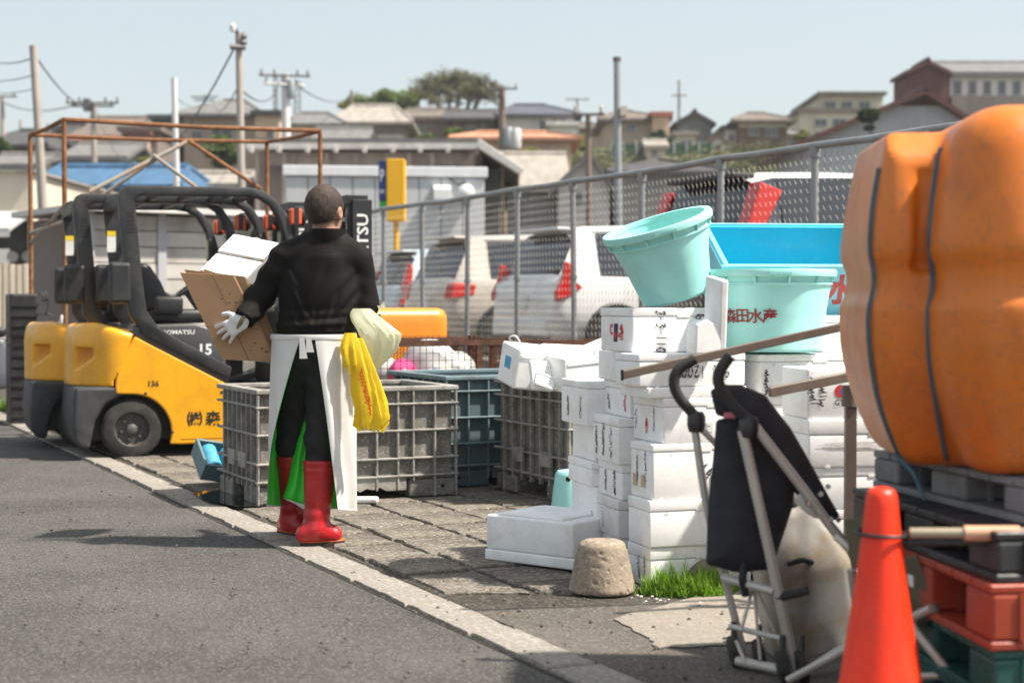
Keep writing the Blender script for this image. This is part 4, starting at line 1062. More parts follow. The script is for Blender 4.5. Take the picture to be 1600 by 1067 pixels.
def forklift(label, loc, rz, yellow, num='15', nearside=True, full=True):
    """local x forwards, rear axle at x = 0, right (camera) side at y < 0"""
    t = thing('forklift', label, 'forklift', loc, rz, 'forklifts parked side by side')
    hw = .5
    # counterweight: rounded block with a hand pocket at each rear corner
    cwp = [(-.2, .545), (-.56, .57), (-.585, .7), (-.575, .9), (-.54, .99), (-.42, 1.025), (-.14, 1.02), (-.02, .985), (.02, .94), (-.02, .86), (-.09, .72), (-.125, .6), (-.13, .545)]
    def fcw(P):
        x, y, z = P[..., 0], P[..., 1], P[..., 2]
        back = -.44 + .2 * (np.abs(y - .12) / .55) ** 2.6 + .03 * np.clip((z - .85) / .17, 0, 1) ** 2
        d = smax(back - x, np.abs(y) - .5, .09)
        d = smax(d, z - (1.03 - .05 * np.clip((x + .2) / .2, 0, 1) - .02 * (np.abs(y) / .5) ** 4), .05)
        d = np.maximum(d, .555 - z)
        front = -.135 + .15 * np.clip((z - .6) / .36, 0, 1) ** .8
        d = np.maximum(d, x - front)
        for s_ in (-1, 1):
            q = P * np.array([1, s_, 1])
            # wedge shaped pocket
            top = q[..., 2] - .845; fl = (.66 - q[..., 2]) + 1.1 * (q[..., 0] + .47)*0 
            pk = np.maximum.reduce([top, q[..., 0] - (-.27 + .0 * q[..., 2]), -.9 - q[..., 0] - 0 * q[..., 2], -.43 - q[..., 1] * -1 - .0 if False else (.2 - q[..., 1]), (.62 - q[..., 2]) + .9 * (q[..., 0] + .45)])
            d = smax(d, -pk, .012)
        return d
    me = sdf_mesh('counterweight', fcw, (-.62, -.54, .53), (.06, .54, 1.06), .014)
    ob('counterweight', me, yellow, t)
    B('rear_bumper', MB().prism([(-.42, .555), (-.44, .3), (-.425, .16), (-.39, .1), (-.31, .09), (-.3, .16), (-.27, .3), (-.2, .42), (-.05, .5), (-.04, .555)], -hw + .008, hw - .008), m_fbmp, t, bevel=.035, seg=3, smooth=50)
    # frame side with rear arch
    arch = [(.0 + .295 * math.cos(R(a)), .2 + .295 * math.sin(R(a))) for a in range(90, -19, -9)]
    side = [(-.125, .552)] + [(-.12, .5)] + arch + [(.36, .105), (1.1, .105), (1.1, .4), (.8, .415), (.72, .56), (.02, .935), (-.02, .86), (-.09, .72), (-.12, .6)]
    for s_ in (-1, 1):
        B('side_panel', MB().prism(side, s_ * (hw - .002), s_ * (hw - .05)), yellow, t, bevel=.012)
    B('chassis', MB().box(-.3, 1.15, -.3, .3, .14, .5).box(.32, 1.15, -hw + .053, hw - .053, .13, .38), m_fblk, t)
    B('step', MB().box(.74, 1.08, -hw + .02, -hw + .2, .4, .43), m_fgry, t, bevel=.008)
    # engine cover and cowl
    cov = [(.0, .95), (.02, 1.02), (.48, 1.03), (.62, .99), (.68, .88), (.72, .7), (.74, .57), (.7, .56), (.02, .93)]
    B('engine_cover', MB().prism(cov, -hw + .012, hw - .012), m_fgry, t, bevel=.03, seg=3, smooth=50)
    B('floor', MB().box(.7, 1.15, -.44, .44, .43, .46), m_fblk, t)
    B('dashboard', MB().prism([(1.12, .46), (1.3, .46), (1.32, 1.1), (1.2, 1.24), (1.13, 1.16), (1.2, .9), (1.12, .7)], -.4, .4), m_fblk, t, bevel=.02)
    # overhead guard: a leg on each side sweeping from cover to roof and down to the cowl
    for s_ in (-1, 1):
        yy = s_ * (hw - .035)
        outer = [(.74, .60), (.32, .815), (.1, .93), (-.02, 1.1), (-.045, 1.4), (-.1, 1.98), (-.075, 2.05), (-.03, 2.075), (.9, 2.085), (1.02, 2.06), (1.12, 1.98), (1.2, 1.86), (1.42, 1.1), (1.36, 1.1), (1.13, 1.84), (1.06, 1.95), (.98, 2.0), (.88, 2.015), (.075, 2.0), (.02, 1.97), (.035, 1.9), (.075, 1.42), (.11, 1.13), (.2, 1.0), (.4, .88), (.76, .69)]
        g = B('guard_leg', MB().prism(outer, yy - .04, yy + .04), m_fblk, t, bevel=.012, smooth=40)
        for k in range(6): B('vent_slot', MB().box(-.035, .02, yy + s_ * .0415 - .001, yy + s_ * .0415 + .001, 1.72 + k * .028, 1.735 + k * .028), m_black, g)
        B('side_cover', MB().box(-.17, -.0, yy - .05, yy + .02, 1.18, 1.5), m_fblk, t, bevel=.03)
    for x in (.0, .25, .5, .75, .95): B('roof_bar', MB().box(x, x + .05, -hw + .076, hw - .076, 2.02, 2.07), m_fblk, t, bevel=.006)
    B('rear_crossbar', MB().box(-.1, -.05, -hw + .076, hw - .076, 1.92, 2.0), m_fblk, t, bevel=.006)
    lbl = B('warning_label', MB().box(-.075, -.005, hw - .0785, hw - .0765, 1.6, 1.77), m_sticker, t)
    B('label_band', MB().box(-.075, -.005, hw - .0795, hw - .0787, 1.73, 1.77), m_styel, lbl)
    # seat
    B('seat_back', MB().prism([(.14, 1.13), (.1, 1.3), (.06, 1.44), (.1, 1.5), (.17, 1.49), (.26, 1.36), (.33, 1.2), (.34, 1.1)], -.22, .22), m_seat, t, bevel=.05, seg=3, smooth=60)
    B('seat_cushion', MB().box(.16, .62, -.24, .24, 1.03, 1.14), m_seat, t, bevel=.04, seg=3, smooth=60)
    B('armrest', MB().box(.2, .42, -.31, -.24, 1.1, 1.24), m_seat, t, bevel=.03, seg=3, smooth=60)
    # wheel, levers, mirrors, lamps
    B('steering_column', MB().tube([(1.15, .12, .95), (.92, .12, 1.28)], .03, 8), m_fblk, t, smooth=40)
    sw_ = MB(); cA = TR(.9, .12, 1.3, ry=R(-35)); sw_.tube([(.16 * math.cos(R(a)), .16 * math.sin(R(a)), 0) for a in range(0, 360, 20)], .014, 6, T=cA, closed=True)
    for a in (90, 210, 330): sw_.tube([(0, 0, -.02), (.16 * math.cos(R(a)), .16 * math.sin(R(a)), 0)], .01, 5, T=cA)
    B('steering_wheel', sw_, m_fblk, t, smooth=50)
    B('steering_knob', MB().lathe([(.01, 0), (.022, .02), (.022, .045), (.01, .06)], 10, T=cA @ TR(-.14, .06, .01)), m_fblk, t, smooth=50)
    for k in range(3):
        lv = B('control_lever', MB().tube([(1.16, -.1 - k * .09, 1.1), (1.02, -.1 - k * .09, 1.32)], .008, 6), m_chrome, t)
        B('knob', MB().lathe([(.008, 0), (.02, .015), (.018, .04), (.006, .05)], 8, T=TR(1.02, -.1 - k * .09, 1.31)), m_orange if k == 2 else m_fblk, lv, smooth=50)
    for s_ in (-1, 1):
        mr = B('mirror', MB().box(1.15, 1.18, s_ * .42 - .07, s_ * .42 + .07, 1.56, 1.76), m_fblk, t, bevel=.02)
        B('mirror_glass', MB().box(1.1475, 1.1495, s_ * .42 - .055, s_ * .42 + .055, 1.58, 1.74), m_chrome, mr)
        B('mirror_arm', MB().tube([(1.17, s_ * .42, 1.76), (1.12, s_ * .45, 1.86)], .008, 5), m_fblk, mr)
        hl = B('work_lamp', MB().lathe([(.04, -.03), (.075, .0), (.08, .06), (.06, .08)], 14, T=TR(1.3, s_ * .33, 1.88, ry=R(90))), m_fblk, t, smooth=40)
        il = B('indicator', MB().box(1.22, 1.31, s_ * .48 - .05, s_ * .48 + .05, 1.8, 1.93), m_orange, t, bevel=.015)
        B('indicator_band', MB().box(1.245, 1.285, s_ * .48 - .052, s_ * .48 + .052, 1.798, 1.932), m_fblk, il)
    # mast with carriage and forks
    mast = MB()
    for s_ in (-1, 1):
        y = s_ * .3
        B('mast_rail', MB().box(1.58, 1.72, y - .04, y + .04, .06, 1.98), m_fblk, t, bevel=.006)
        B('inner_rail', MB().box(1.6, 1.7, y * .8 - .03, y * .8 + .03, .1, 1.95), m_fgry, t, bevel=.005)
        B('lift_cylinder', MB().tube([(1.56, y * .62, .2), (1.56, y * .62, 1.85)], .035, 10), m_fblk, t, smooth=40)
        B('tilt_cylinder', MB().tube([(1.15, s_ * .24, .42), (1.74, s_ * .24, .66)], .035, 10), m_fblk, t, smooth=40)
        B('fork', MB().prism([(1.83, .05), (2.75, .045), (2.75, .055), (1.9, .085), (1.87, .5), (1.83, .5)], s_ * .22 - .05, s_ * .22 + .05), m_fblk, t)
    for k in range(3):
        y = -.12 + k * .1
        B('hydraulic_hose', MB().tube(spline([(1.5, y, .7), (1.44, y, 1.3), (1.47, y, 1.75), (1.6, y, 1.93), (1.7, y, 1.8)], 5), .013, 7), m_black, t, smooth=50)
    for s_ in (-1, 1): B('lift_chain', MB().box(1.8, 1.82, s_ * .12 - .02, s_ * .12 + .02, .5, 1.9), m_chrome, t)
    B('mast_top', MB().box(1.56, 1.74, -.34, .34, 1.982, 2.06), m_fblk, t, bevel=.006)
    B('mast_crossbar', MB().box(1.55, 1.575, -.34, .34, 1.0, 1.12), m_fblk, t)
    B('carriage', MB().box(1.76, 1.82, -.46, .46, .2, .28).box(1.76, 1.82, -.46, .46, .5, .58).box(1.76, 1.81, -.44, -.4, .58, 1.05).box(1.76, 1.81, .4, .44, .58, 1.05).box(1.76, 1.81, -.46, .46, 1.05, 1.1), m_fblk, t)
    sp = B('mast_plate', MB().box(1.6, 1.76, -.385, -.343, 1.05, 2.02), m_fblk, t, bevel=.004)
    lt = MB(); text(lt, 'KOMATSU', .13, TR(1.68, -.386, 1.56, ry=R(-90)), depth=.002, bold=.02, sx=1.15); B('lettering', lt, m_white, sp)
    for c_ in t.children:
        if c_.name.split('.')[0] in ('mast_rail', 'inner_rail', 'lift_cylinder', 'fork', 'mast_top', 'mast_crossbar', 'carriage', 'mast_plate'): c_.location.x = .16
    # wheels
    for s_ in (-1, 1):
        fwheel(t, 0, s_ * .4, .228, .17, s_); fwheel(t, 1.4, s_ * .41, .27, .2, s_)
        B('front_fender', MB().prism([(1.05, .3), (1.1, .55), (1.35, .6), (1.6, .55), (1.6, .5), (1.36, .555), (1.14, .51), (1.1, .3)], s_ * .32, s_ * .5), m_fgry, t, bevel=.01)
    # print, panel gaps, catches
    for x, z in ((.1, .5), (.95, .18), (.95, .36), (.3, .2), (.68, .5)): B('bolt', MB().lathe([(.012, 0), (.012, .004), (.006, .007)], 8, T=TR(x, -hw + .002, z, rx=R(90))), m_fblk, t)
    B('cover_latch', MB().box(.06, .14, -hw + .004, -hw + .011, .955, .985), m_black, t)
    B('panel_gap', MB().box(.36, 1.08, -hw + .0005, -hw + .0018, .14, .144), m_black, t)
    lt = MB()
    text(lt, 'KOMATSU', .045, TR(.35, -hw + .0115, .965), bold=.02, sx=1.2); B('brand_lettering', lt, m_white, t)
    lt = MB(); text(lt, num, .115, TR(.56, -hw + .0115, .83), bold=.03); B('number_lettering', lt, m_white, t)
    lt = MB(); text(lt, '136', .06, TR(.16, -hw - .0005 + .002, .575), depth=.003, bold=.02); B('number_lettering', lt, m_black, t)
    lt = MB()
    for i, ch in enumerate('㈱森田水産'): text(lt, ch, .118, TR(.47 + i * .142, -hw + .0015, .3), depth=.003, bold=.022)
    B('name_lettering', lt, m_black, t)
    return t
f1 = gnd(213, 716); f1.z = 0
FRZ = R(21)
forklift('yellow and black forklift nearest the camera with 15 on its cover', f1 + Vector((.0, 0.42, 0)) * 0 + DU * .42, FRZ, m_fyel)
forklift('yellow and black forklift half hidden behind the nearest one', f1 + DU * (.42 + 1.05) + DV * (-.14), FRZ, m_fyel)
m_fblu = M('forklift_grey_blue', (.1, .14, .18), .4, var=.08, dirt=((.2, .2, .2), .4, 5))
None and forklift('blue grey forklift third in the row showing only an orange lamp and guard', f1 + DU * (.42 + 2.45) + DV * (-.62), FRZ, m_fblu, num='20')
# ================================================================ CONTAINERS, CAGES AND RUBBISH
m_pgrey = M('container_grey', (.155, .146, .132), .7, var=.25, vs=5, dirt=((.095, .085, .062), .85, 6), streak=((.36, .34, .31), .45, 9), speck=((.55, .52, .48), .4, 60), bump=.25, bs=50)
m_pgrib = M('container_rib_grey', (.3, .285, .262), .65, var=.25, vs=8, dirt=((.13, .115, .09), .75, 12), bump=.2, bs=60)
m_pblue = M('container_blue', (.085, .135, .15), .65, var=.2, vs=4, dirt=((.07, .075, .07), .7, 4), streak=((.25, .27, .27), .35, 8), bump=.2, bs=50)
m_pbrib = M('container_rib_blue', (.13, .19, .21), .6, var=.2, vs=6, dirt=((.09, .1, .1), .6, 8))
m_moss = M('container_grime', (.11, .105, .06), .95, var=.4, vs=12)
def container(label, O, rz, L, D, H, wall, rib, seed=1, torn=()):
    """open pallet box: local x along the long front (camera side y = 0), ribs and flanges as real pieces"""
    t = thing('pallet_container', label, 'container', O, rz, 'plastic pallet containers')
    rnd = random.Random(seed); w_ = .03; zf = .11
    mb = MB(); i0 = .035
    mb.box(i0, L - i0, i0, D - i0, zf, zf + .03)
    for (a, b, c, d) in ((i0, L - i0, i0, i0 + w_), (i0, L - i0, D - i0 - w_, D - i0), (i0, i0 + w_, i0 + w_, D - i0 - w_), (L - i0 - w_, L - i0, i0 + w_, D - i0 - w_)):
        mb.box(a, b, c, d, zf + .031, H)
    B('wall', mb, wall, t)
    rim = MB().box(0, L, 0, .07, H - .02, H + .008).box(0, L, D - .07, D, H - .02, H + .008).box(0, .07, .0702, D - .0702, H - .02, H + .008).box(L - .07, L, .0702, D - .0702, H - .02, H + .008)
    B('rim', rim, rib, t, bevel=.006)
    zs = [H - .1, H - .24 - .02, H - .43, .13]
    def hrib(z, side):
        h = .012; j = rnd.uniform(-.004, .004)
        if side == 'f': return MB().box(.0, L, .0, i0, z + j, z + j + h)
        if side == 'l': return MB().box(.0, i0, i0, D, z + j, z + j + h)
        if side == 'r': return MB().box(L - i0, L, i0, D, z + j, z + j + h)
    for k, z in enumerate(zs):
        for side in 'flr':
            if side == 'f' and (k in torn): continue
            B('rib', hrib(z, side), rib, t, bevel=.003, seg=1)
    xs = [.008, .16, .30, .40, L * .5 - .1, L * .5 + .1, L - .40, L - .30, L - .16, L - .02]
    for k, x in enumerate(xs):
        top = H - .02; bot = .0 if k in (0, 1, 8, 9) else (.1 if k % 2 else .05)
        if k in (4, 5): bot = .05
        B('rib', MB().box(x, x + .012, .004, i0 - .002, bot, top), rib, t, bevel=.002, seg=1)
    ys = [.12 + k * (D - .26) / 6 for k in range(7)]
    for k, y in enumerate(ys):
        for sx in (0, 1):
            a = (.004, i0 - .002) if not sx else (L - i0 + .002, L - .004)
            B('rib', MB().box(a[0], a[1], y, y + .012, .0 if k in (0, 6) else .09, H - .02), rib, t, bevel=.002, seg=1)
    # feet and lower beams with a worn lip
    for (a, b) in ((.0, .33), (L - .33, L)):
        B('foot', MB().box(a + .012, b - .012, .02, .3, 0, zf - .003), wall, t, bevel=.012)
        B('foot', MB().box(a + .012, b - .012, D - .3, D - .02, 0, zf - .003), wall, t, bevel=.012)
    n = 14; lip = []
    for i in range(n + 1):
        lip.append((.34 + (L - .68) * i / n, .045 + (rnd.uniform(0, .05) if 3 < i < 11 and rnd.random() < .45 else rnd.uniform(0, .008))))
    B('lower_beam', MB().prism(lip + [(L - .34, .128), (.34, .128)], .012, .034), rib, t)
    for x in (.1, L - .1): B('drain_hole', MB().lathe([(.012, 0), (.012, .004)], 10, T=TR(x, .019, .06, rx=R(90))), m_black, t)
    # latch tabs on the left side
    for y in (.28, D - .34): B('latch', MB().box(-.008, .012, y - .07, y + .07, .2, .29), rib, t, bevel=.004)
    return t
c1 = gnd(401, 797); c1.z = .02
container('battered light grey pallet container behind the man', c1, GRID, 1.27, .84, .66, m_pgrey, m_pgrib, 1)
container('teal grey pallet container between the two lighter ones', UV(10.22, 1.58, .015), GRID, 1.2, 1.0, .70, m_pblue, m_pbrib, 2)
c3 = UV(9.1, 1.86, .015)
container('dark grey pallet container heaped with white foam beside the foam stack', c3, GRID, 1.2, 1.0, .69, m_pgrey, m_pgrib, 5)

# rusty wire cages
m_cage = M('cage_rust', (.085, .035, .022), .85, .15, var=.35, vs=8, dirt=((.16, .07, .035), .7, 10))
def cage(label, O, rz, L, D, H):
    t = thing('wire_cage', label, 'cage', O, rz, 'rusty wire cages')
    e = .022
    for x in (0, L - e * 2):
        for y in (0, D - e * 2): B('leg', MB().box(x, x + e * 2, y, y + e * 2, 0, H), m_cage, t)
    for z in (.1, H - .05):
        B('rail', MB().box(.045, L - .045, 0, e, z, z + .04), m_cage, t); B('rail', MB().box(.045, L - .045, D - e, D, z, z + .04), m_cage, t)
        B('rail', MB().box(0, e, .045, D - .045, z, z + .04), m_cage, t); B('rail', MB().box(L - e, L, .045, D - .045, z, z + .04), m_cage, t)
    B('base', MB().box(.045, L - .045, .045, D - .045, .1, .115), m_cage, t)
    p = .05
    for nm, fixed, ln, ax in (('front', .011, L, 'x'), ('back', D - .011, L, 'x'), ('left', .011, D, 'y'), ('right', L - .011, D, 'y')):
        mb = MB(); k = int(ln / p)
        for i in range(1, k):
            a = i * ln / k
            mb.tube([(a, fixed, .12), (a, fixed, H)] if ax == 'x' else [(fixed, a, .12), (fixed, a, H)], .0028, 4, caps=False)
        k = int((H - .1) / p)
        for i in range(1, k + 1):
            z = .1 + i * (H - .1) / k
            mb.tube([(0, fixed + .005, z), (ln, fixed + .005, z)] if ax == 'x' else [(fixed + .005, 0, z), (fixed + .005, ln, z)], .0028, 4, caps=False)
        tag(B('mesh_side', mb, m_cage, t), kind='stuff')
    return t
cage('rusty wire cage full of rubbish bags behind the light grey container', UV(11.5, 1.55), GRID, 1.25, .95, .93)
cage('rusty wire cage nearest the fence behind the foam pieces', UV(11.45, 2.92), GRID, 1.25, .95, .9)
cage('third rusty cage behind the rubbish cage', UV(12.6, 1.75), GRID, 1.2, .95, .9)
rp = MB().tube(spline([UV(11.49, 2.68, .93), UV(11.46, 2.69, .94), UV(11.44, 2.72, .86), UV(11.42, 2.66, .72), UV(11.42, 2.6, .6), UV(11.42, 2.58, .4)], 6), .009, 7)
rp.tube([UV(11.48, 2.68, .925) + Vector((.03 * math.cos(a * .5), 0, .02 * math.sin(a * .5))) for a in range(13)], .009, 6)
tag(B('rope', rp, M('rope_white', (.6, .58, .54), .9, var=.15, vs=40), smooth=50), 'white rope tied to the corner of the rusty cage', 'rope')

def vnoise(P, s, seed):
    a = np.random.RandomState(seed).uniform(-1, 1, (6, 3)) * s; ph = np.random.RandomState(seed + 1).uniform(0, 6.28, 6)
    return sum(np.sin(P @ a[i] + ph[i]) for i in range(6)) / 6
m_film = M('bag_white_film', (.68, .67, .67), .35, var=.08, vs=8, trans=.3, spec=.6); m_film2 = M('bag_clear_film', (.6, .6, .57), .25, var=.15, vs=10, trans=.35, spec=.7)
m_pink = M('bag_pink_film', (.7, .08, .25), .35, var=.15, vs=9, trans=.3); m_pap = M('litter_mix', (.5, .45, .4), .6, var=.5, vs=12, dirt=((.1, .3, .5), .8, 14), speck=((.7, .5, .05), .8, 18))
def bag(label, c, r, mat, seed, amp=.03, f=16, cut=None, name='rubbish_bag', grp='rubbish bags in the wire cage', res=.014):
    c = Vector(c)
    def fn(P):
        d = sd_ell(P, (0, 0, 0), r)
        n = vnoise(P, f, seed); n2 = np.abs(vnoise(P, f * 1.9, seed + 5))
        d = d + amp * n - amp * .9 * (.4 - n2)
        return np.maximum(d, -P[..., 2] - r[2] * .75)
    m = max(r) * .25 + amp
    me = sdf_mesh(name, fn, (-r[0] - m, -r[1] - m, -r[2] - m), (r[0] + m, r[1] + m, r[2] + m), res)
    o = ob(name, me, mat); o.location = c
    return tag(o, label, 'bag', grp)
P = lambda px, py, Z: at(px, py, Z)
bag('big white rubbish bag in the wire cage', P(672, 572, 11.75), (.2, .2, .19), m_film, 3)
bag('clear rubbish bag with mixed litter at the right of the wire cage', P(715, 585, 11.8), (.14, .2, .16), m_film2, 7)
bag('pink rubbish bag at the left of the wire cage', P(628, 583, 11.6), (.1, .18, .1), m_pink, 9)
bag('small white bag beside the pink one in the wire cage', P(605, 585, 11.7), (.11, .15, .11), m_film, 13)
bag('colourful litter bag low between the white bags', P(690, 592, 11.5), (.14, .1, .1), m_pap, 15)
lf = bag('grey rubbish heap filling the bottom of the wire cage', UV(11.95, 2.15, .3), (.5, .36, .26), m_film2, 23, .04, 8, res=.03)

# foam offcuts heaped on the dark container
m_foam = M('styrofoam', (.9, .9, .9), .75, var=.03, vs=6, dirt=((.62, .58, .5), .35, 7), speck=((.66, .66, .66), .3, 150), bump=.12, bs=220, sss=.15)
m_foam2 = M('styrofoam_worn', (.74, .73, .71), .78, var=.05, vs=5, dirt=((.5, .44, .35), .35, 8), bump=.15, bs=200, sss=.1)
def slabfoam(label, c, size, rx, ry, rz, seed=0, mat=None, hollow=False):
    t = thing('foam_piece', label, 'foam', c, rz, 'foam pieces on the dark container', rx, ry)
    a, b, h = size
    if hollow:
        mb = MB().box(-a, a, -b, b, -h, -h + .03).box(-a, a, -b, -b + .03, -h + .0302, h).box(-a, a, b - .03, b, -h + .0302, h).box(-a, -a + .03, -b + .0302, b - .0302, -h + .0302, h).box(a - .03, a, -b + .0302, b - .0302, -h + .0302, h)
        B('body', mb, mat or m_foam, t, bevel=.006)
    else: B('body', MB().box(-a, a, -b, b, -h, h), mat or m_foam, t, bevel=.014, seg=3)
    B('moulded_edge', MB().box(-a * .9, a * .9, -b - .005, -b + .003, h * .55, h * .7), mat or m_foam, t, bevel=.002, seg=1)
    return t
slabfoam('tipped white foam box with a blue label on the dark container', P(842, 574, 9.35), (.2, .15, .12), R(8), R(6), R(20))
lb = MB().box(-.2025, -.2005, -.05, .05, -.02, .05); B('blue_label', lb, M('label_blue', (.05, .35, .6), .5, var=.3, vs=30), [o for o in COL.objects if o.get('label', '').startswith('tipped white foam box')][0])
slabfoam('flat white foam lid leaning among the offcuts', P(868, 588, 9.15), (.17, .02, .09), R(-20), R(4), R(30))
slabfoam('white foam tray at the right of the offcut heap', P(908, 578, 9.2), (.19, .17, .1), R(4), R(-5), R(24), hollow=True)
slabfoam('thick white foam block on top of the offcut heap', P(925, 556, 9.5), (.12, .12, .06), R(5), R(-22), R(10))
slabfoam('white foam slab at the back of the offcut heap', P(885, 565, 9.75), (.2, .05, .1), R(-15), R(3), R(32))
slabfoam('small triangular foam scrap in front of the offcut heap', P(850, 596, 9.0), (.06, .02, .045), R(-25), R(20), R(15))
# foam fill under the heap (inside the container)
slabfoam('white foam box buried inside the dark container', UV(9.6, 2.4, .45), (.4, .3, .16), 0, 0, GRID)
# low foam lid on the paving
o = slabfoam('small flat white foam lid on the paving by the red boot', (gnd(566, 793).x, gnd(566, 793).y + .05, .04), (.09, .06, .014), 0, 0, R(3)); o['group'] = 'loose foam'

# orange float behind the cages
m_tank = M('tank_orange', (.66, .17, .012), .4, var=.1, vs=2.5, dirt=((.42, .105, .015), .55, 3.2), streak=((.66, .26, .08), .45, 6), speck=((.3, .13, .05), .4, 45), bump=.12, bs=60, sss=.06)
def ftank2(P): return smax(sd_box(P, (0, 0, .58), (.42, .42, .58), .12), np.abs(P[..., 2] - .5) - .52, .1)
ot = ob('orange_tank', sdf_mesh('orange_tank', ftank2, (-.5, -.5, -.05), (.5, .5, 1.25), .03), M('tank_orange_far', (.8, .26, .02), .4, var=.08, dirt=((.5, .2, .04), .4, 4)))
g = at(628, 500, 13.4); ot.location = (g.x - .13, g.y, zat(481, 13.4) - 1.06 - .0); ot.rotation_euler = (0, 0, GRID)
tag(ot, 'small orange moulded tank behind the rusty cage', 'tank')
ot.location.z = 0.0; ot.scale = (1, 1, zat(481, 13.4) / 1.02)

# blue tray tipped beside the container
m_tray = M('tray_cyan', (.05, .32, .46), .5, var=.15, vs=8, dirt=((.2, .35, .4), .4, 10)); m_trayd = M('tray_grey_blue', (.12, .19, .21), .6, var=.2, vs=8)
g = gnd(364, 764); tr_ = thing('plastic_tray', 'tipped cyan plastic tray beside the light grey container', 'tray', (g.x, g.y, .03), R(30), None, R(30), R(10))
B('rim', MB().box(-.2, .2, -.02, .0, -.02, .1).box(-.2, .2, .26, .28, -.02, .1).box(-.22, -.2, -.02, .28, -.02, .1).box(.2, .22, -.02, .28, -.02, .1).box(-.2, .2, 0, .26, -.02, .0), m_trayd, tr_, bevel=.006)
for i in range(3): B('cup_row', MB().tube([(-.13 + i * .13, .02, .04), (-.13 + i * .13, .24, .04)], .055, 12), m_tray, tr_, smooth=40)
tr_.location.z = .06

# upturned turquoise bucket
m_aqua = M('bucket_aqua', (.36, .75, .71), .42, var=.05, vs=4, dirt=((.3, .55, .5), .35, 8), streak=((.5, .76, .72), .35, 8), spec=.5, sss=.1, bump=.05, bs=40)
g = gnd(899, 808); bk = thing('bucket', 'upturned turquoise bucket beside the dark container', 'bucket', (g.x, g.y + .13, .02))
B('shell', MB().lathe([(.142, 0), (.142, .015), (.132, .02), (.11, .2), (.104, .215), (.095, .225)], 32), m_aqua, bk, smooth=35)
B('drain_hole', MB().lathe([(.014, 0), (.014, .003)], 12, T=TR(-.04, -.108, .19, rx=R(90 + 6))), m_black, bk)
# ================================================================ FOAM BOX STACKS, BUCKETS, BLUE BIN
DIG = {'0': [[(.5, 1), (.1, .7), (.1, .3), (.45, 0), (.85, .3), (.85, .75), (.5, 1)]], '1': [[(.5, 1), (.45, 0)]], '2': [[(.1, .8), (.45, 1), (.8, .75), (.5, .4), (.1, 0), (.9, .05)]],
       '3': [[(.1, .95), (.8, .9), (.4, .55), (.85, .35), (.5, 0), (.1, .1)]], '4': [[(.6, 1), (.1, .4), (.9, .4)], [(.65, .7), (.6, 0)]], '5': [[(.8, 1), (.2, .95), (.15, .55), (.7, .6), (.8, .25), (.4, 0), (.1, .1)]],
       '6': [[(.7, 1), (.2, .5), (.2, .15), (.55, 0), (.8, .25), (.5, .45), (.2, .3)]], '7': [[(.1, .95), (.85, 1), (.4, 0)]], '8': [[(.5, .5), (.15, .8), (.5, 1), (.8, .8), (.5, .5), (.15, .2), (.5, 0), (.85, .2), (.5, .5)]],
       '-': [[(.1, .5), (.8, .5)]], '/': [[(.8, 1), (.2, 0)]], 'm': [[(.0, 0), (.1, .6), (.25, .5), (.3, .05), (.45, .6), (.6, .5), (.65, 0)]], 'l': [[(.4, 1), (.35, .05), (.6, 0)]], 'k': [[(.15, 1), (.15, 0)], [(.75, .6), (.2, .3), (.85, 0)]],
       'L': [[(.2, 1), (.1, .05), (.8, .1)]], 'A': [[(.05, 0), (.5, 1), (.95, 0)], [(.2, .35), (.8, .35)]], 'u': [[(.1, .6), (.15, .1), (.5, 0), (.75, .6), (.8, 0)]], 'H': [[(.1, 1), (.15, 0)], [(.15, .45), (.8, .55)], [(.8, 1), (.75, 0)]], ' ': []}
def ribbon(mb, pts, w_, T):
    P_ = [Vector((x, 0, z)) for x, z in pts]
    if len(P_) > 2: P_ = spline(P_, 4)
    for k in range(len(P_) - 1):
        a, b = P_[k], P_[k + 1]; d = (b - a)
        if d.length < 1e-6: continue
        d = d.normalized(); n = Vector((-d.z, 0, d.x)) * w_ * (.7 + .5 * math.sin(k * 1.3)); e = d * w_ * .6
        off = Vector((0, -.0008 - .00002 * (k % 7), 0))
        mb.add([a - e + n + off, a - e - n + off, b + e - n + off, b + e + n + off], [(0, 1, 2, 3)], 0, T)
rw_ = random.Random(77)
def pen(mb, s, h, T, w_=.003):
    x = 0; tot = len(s) * h * .62
    for ch in s:
        for st in DIG.get(ch, []):
            ribbon(mb, [(x - tot / 2 + px * h * .5 + rw_.uniform(-.03, .03) * h, (pz - .5) * h + rw_.uniform(-.03, .03) * h + px * .08 * h) for px, pz in st], w_, T)
        x += h * .62
def scrawl(mb, w_, h, T, n=9, pw=.002, seed=0):
    r_ = random.Random(seed)
    for i in range(n):
        cz = h * (.5 - (i + .5) / n); cx = r_.uniform(-.25, .25) * w_; k = r_.choice((0, 1, 2))
        if k == 0: pts = [(cx - w_ * .35, cz + r_.uniform(-.1, .1) * h / n), (cx + w_ * .35, cz + h * .15 / n)]
        elif k == 1: pts = [(cx - w_ * .2, cz + h * .6 / n), (cx + w_ * .1, cz - h * .1 / n), (cx - w_ * .3, cz - h * .6 / n)]
        else: pts = [(cx, cz + h * .7 / n), (cx + w_ * .25, cz), (cx - w_ * .15, cz - h * .2 / n), (cx + w_ * .35, cz - h * .7 / n)]
        ribbon(mb, pts, pw, T)
m_ink = M('marker_ink', (.05, .05, .055), .6, var=.3, vs=60); m_inkr = M('red_ink', (.6, .03, .035), .6, var=.2, vs=60); m_inkp = M('pink_ink', (.75, .2, .3), .6); m_navy = M('navy_print', (.015, .03, .07), .55, var=.2, vs=40); m_inkb = M('blue_ink', (.05, .1, .4), .6); m_cyan = M('cyan_tape', (.02, .42, .58), .4)
m_tape = M('tan_tape', (.52, .4, .26), .4, var=.1)
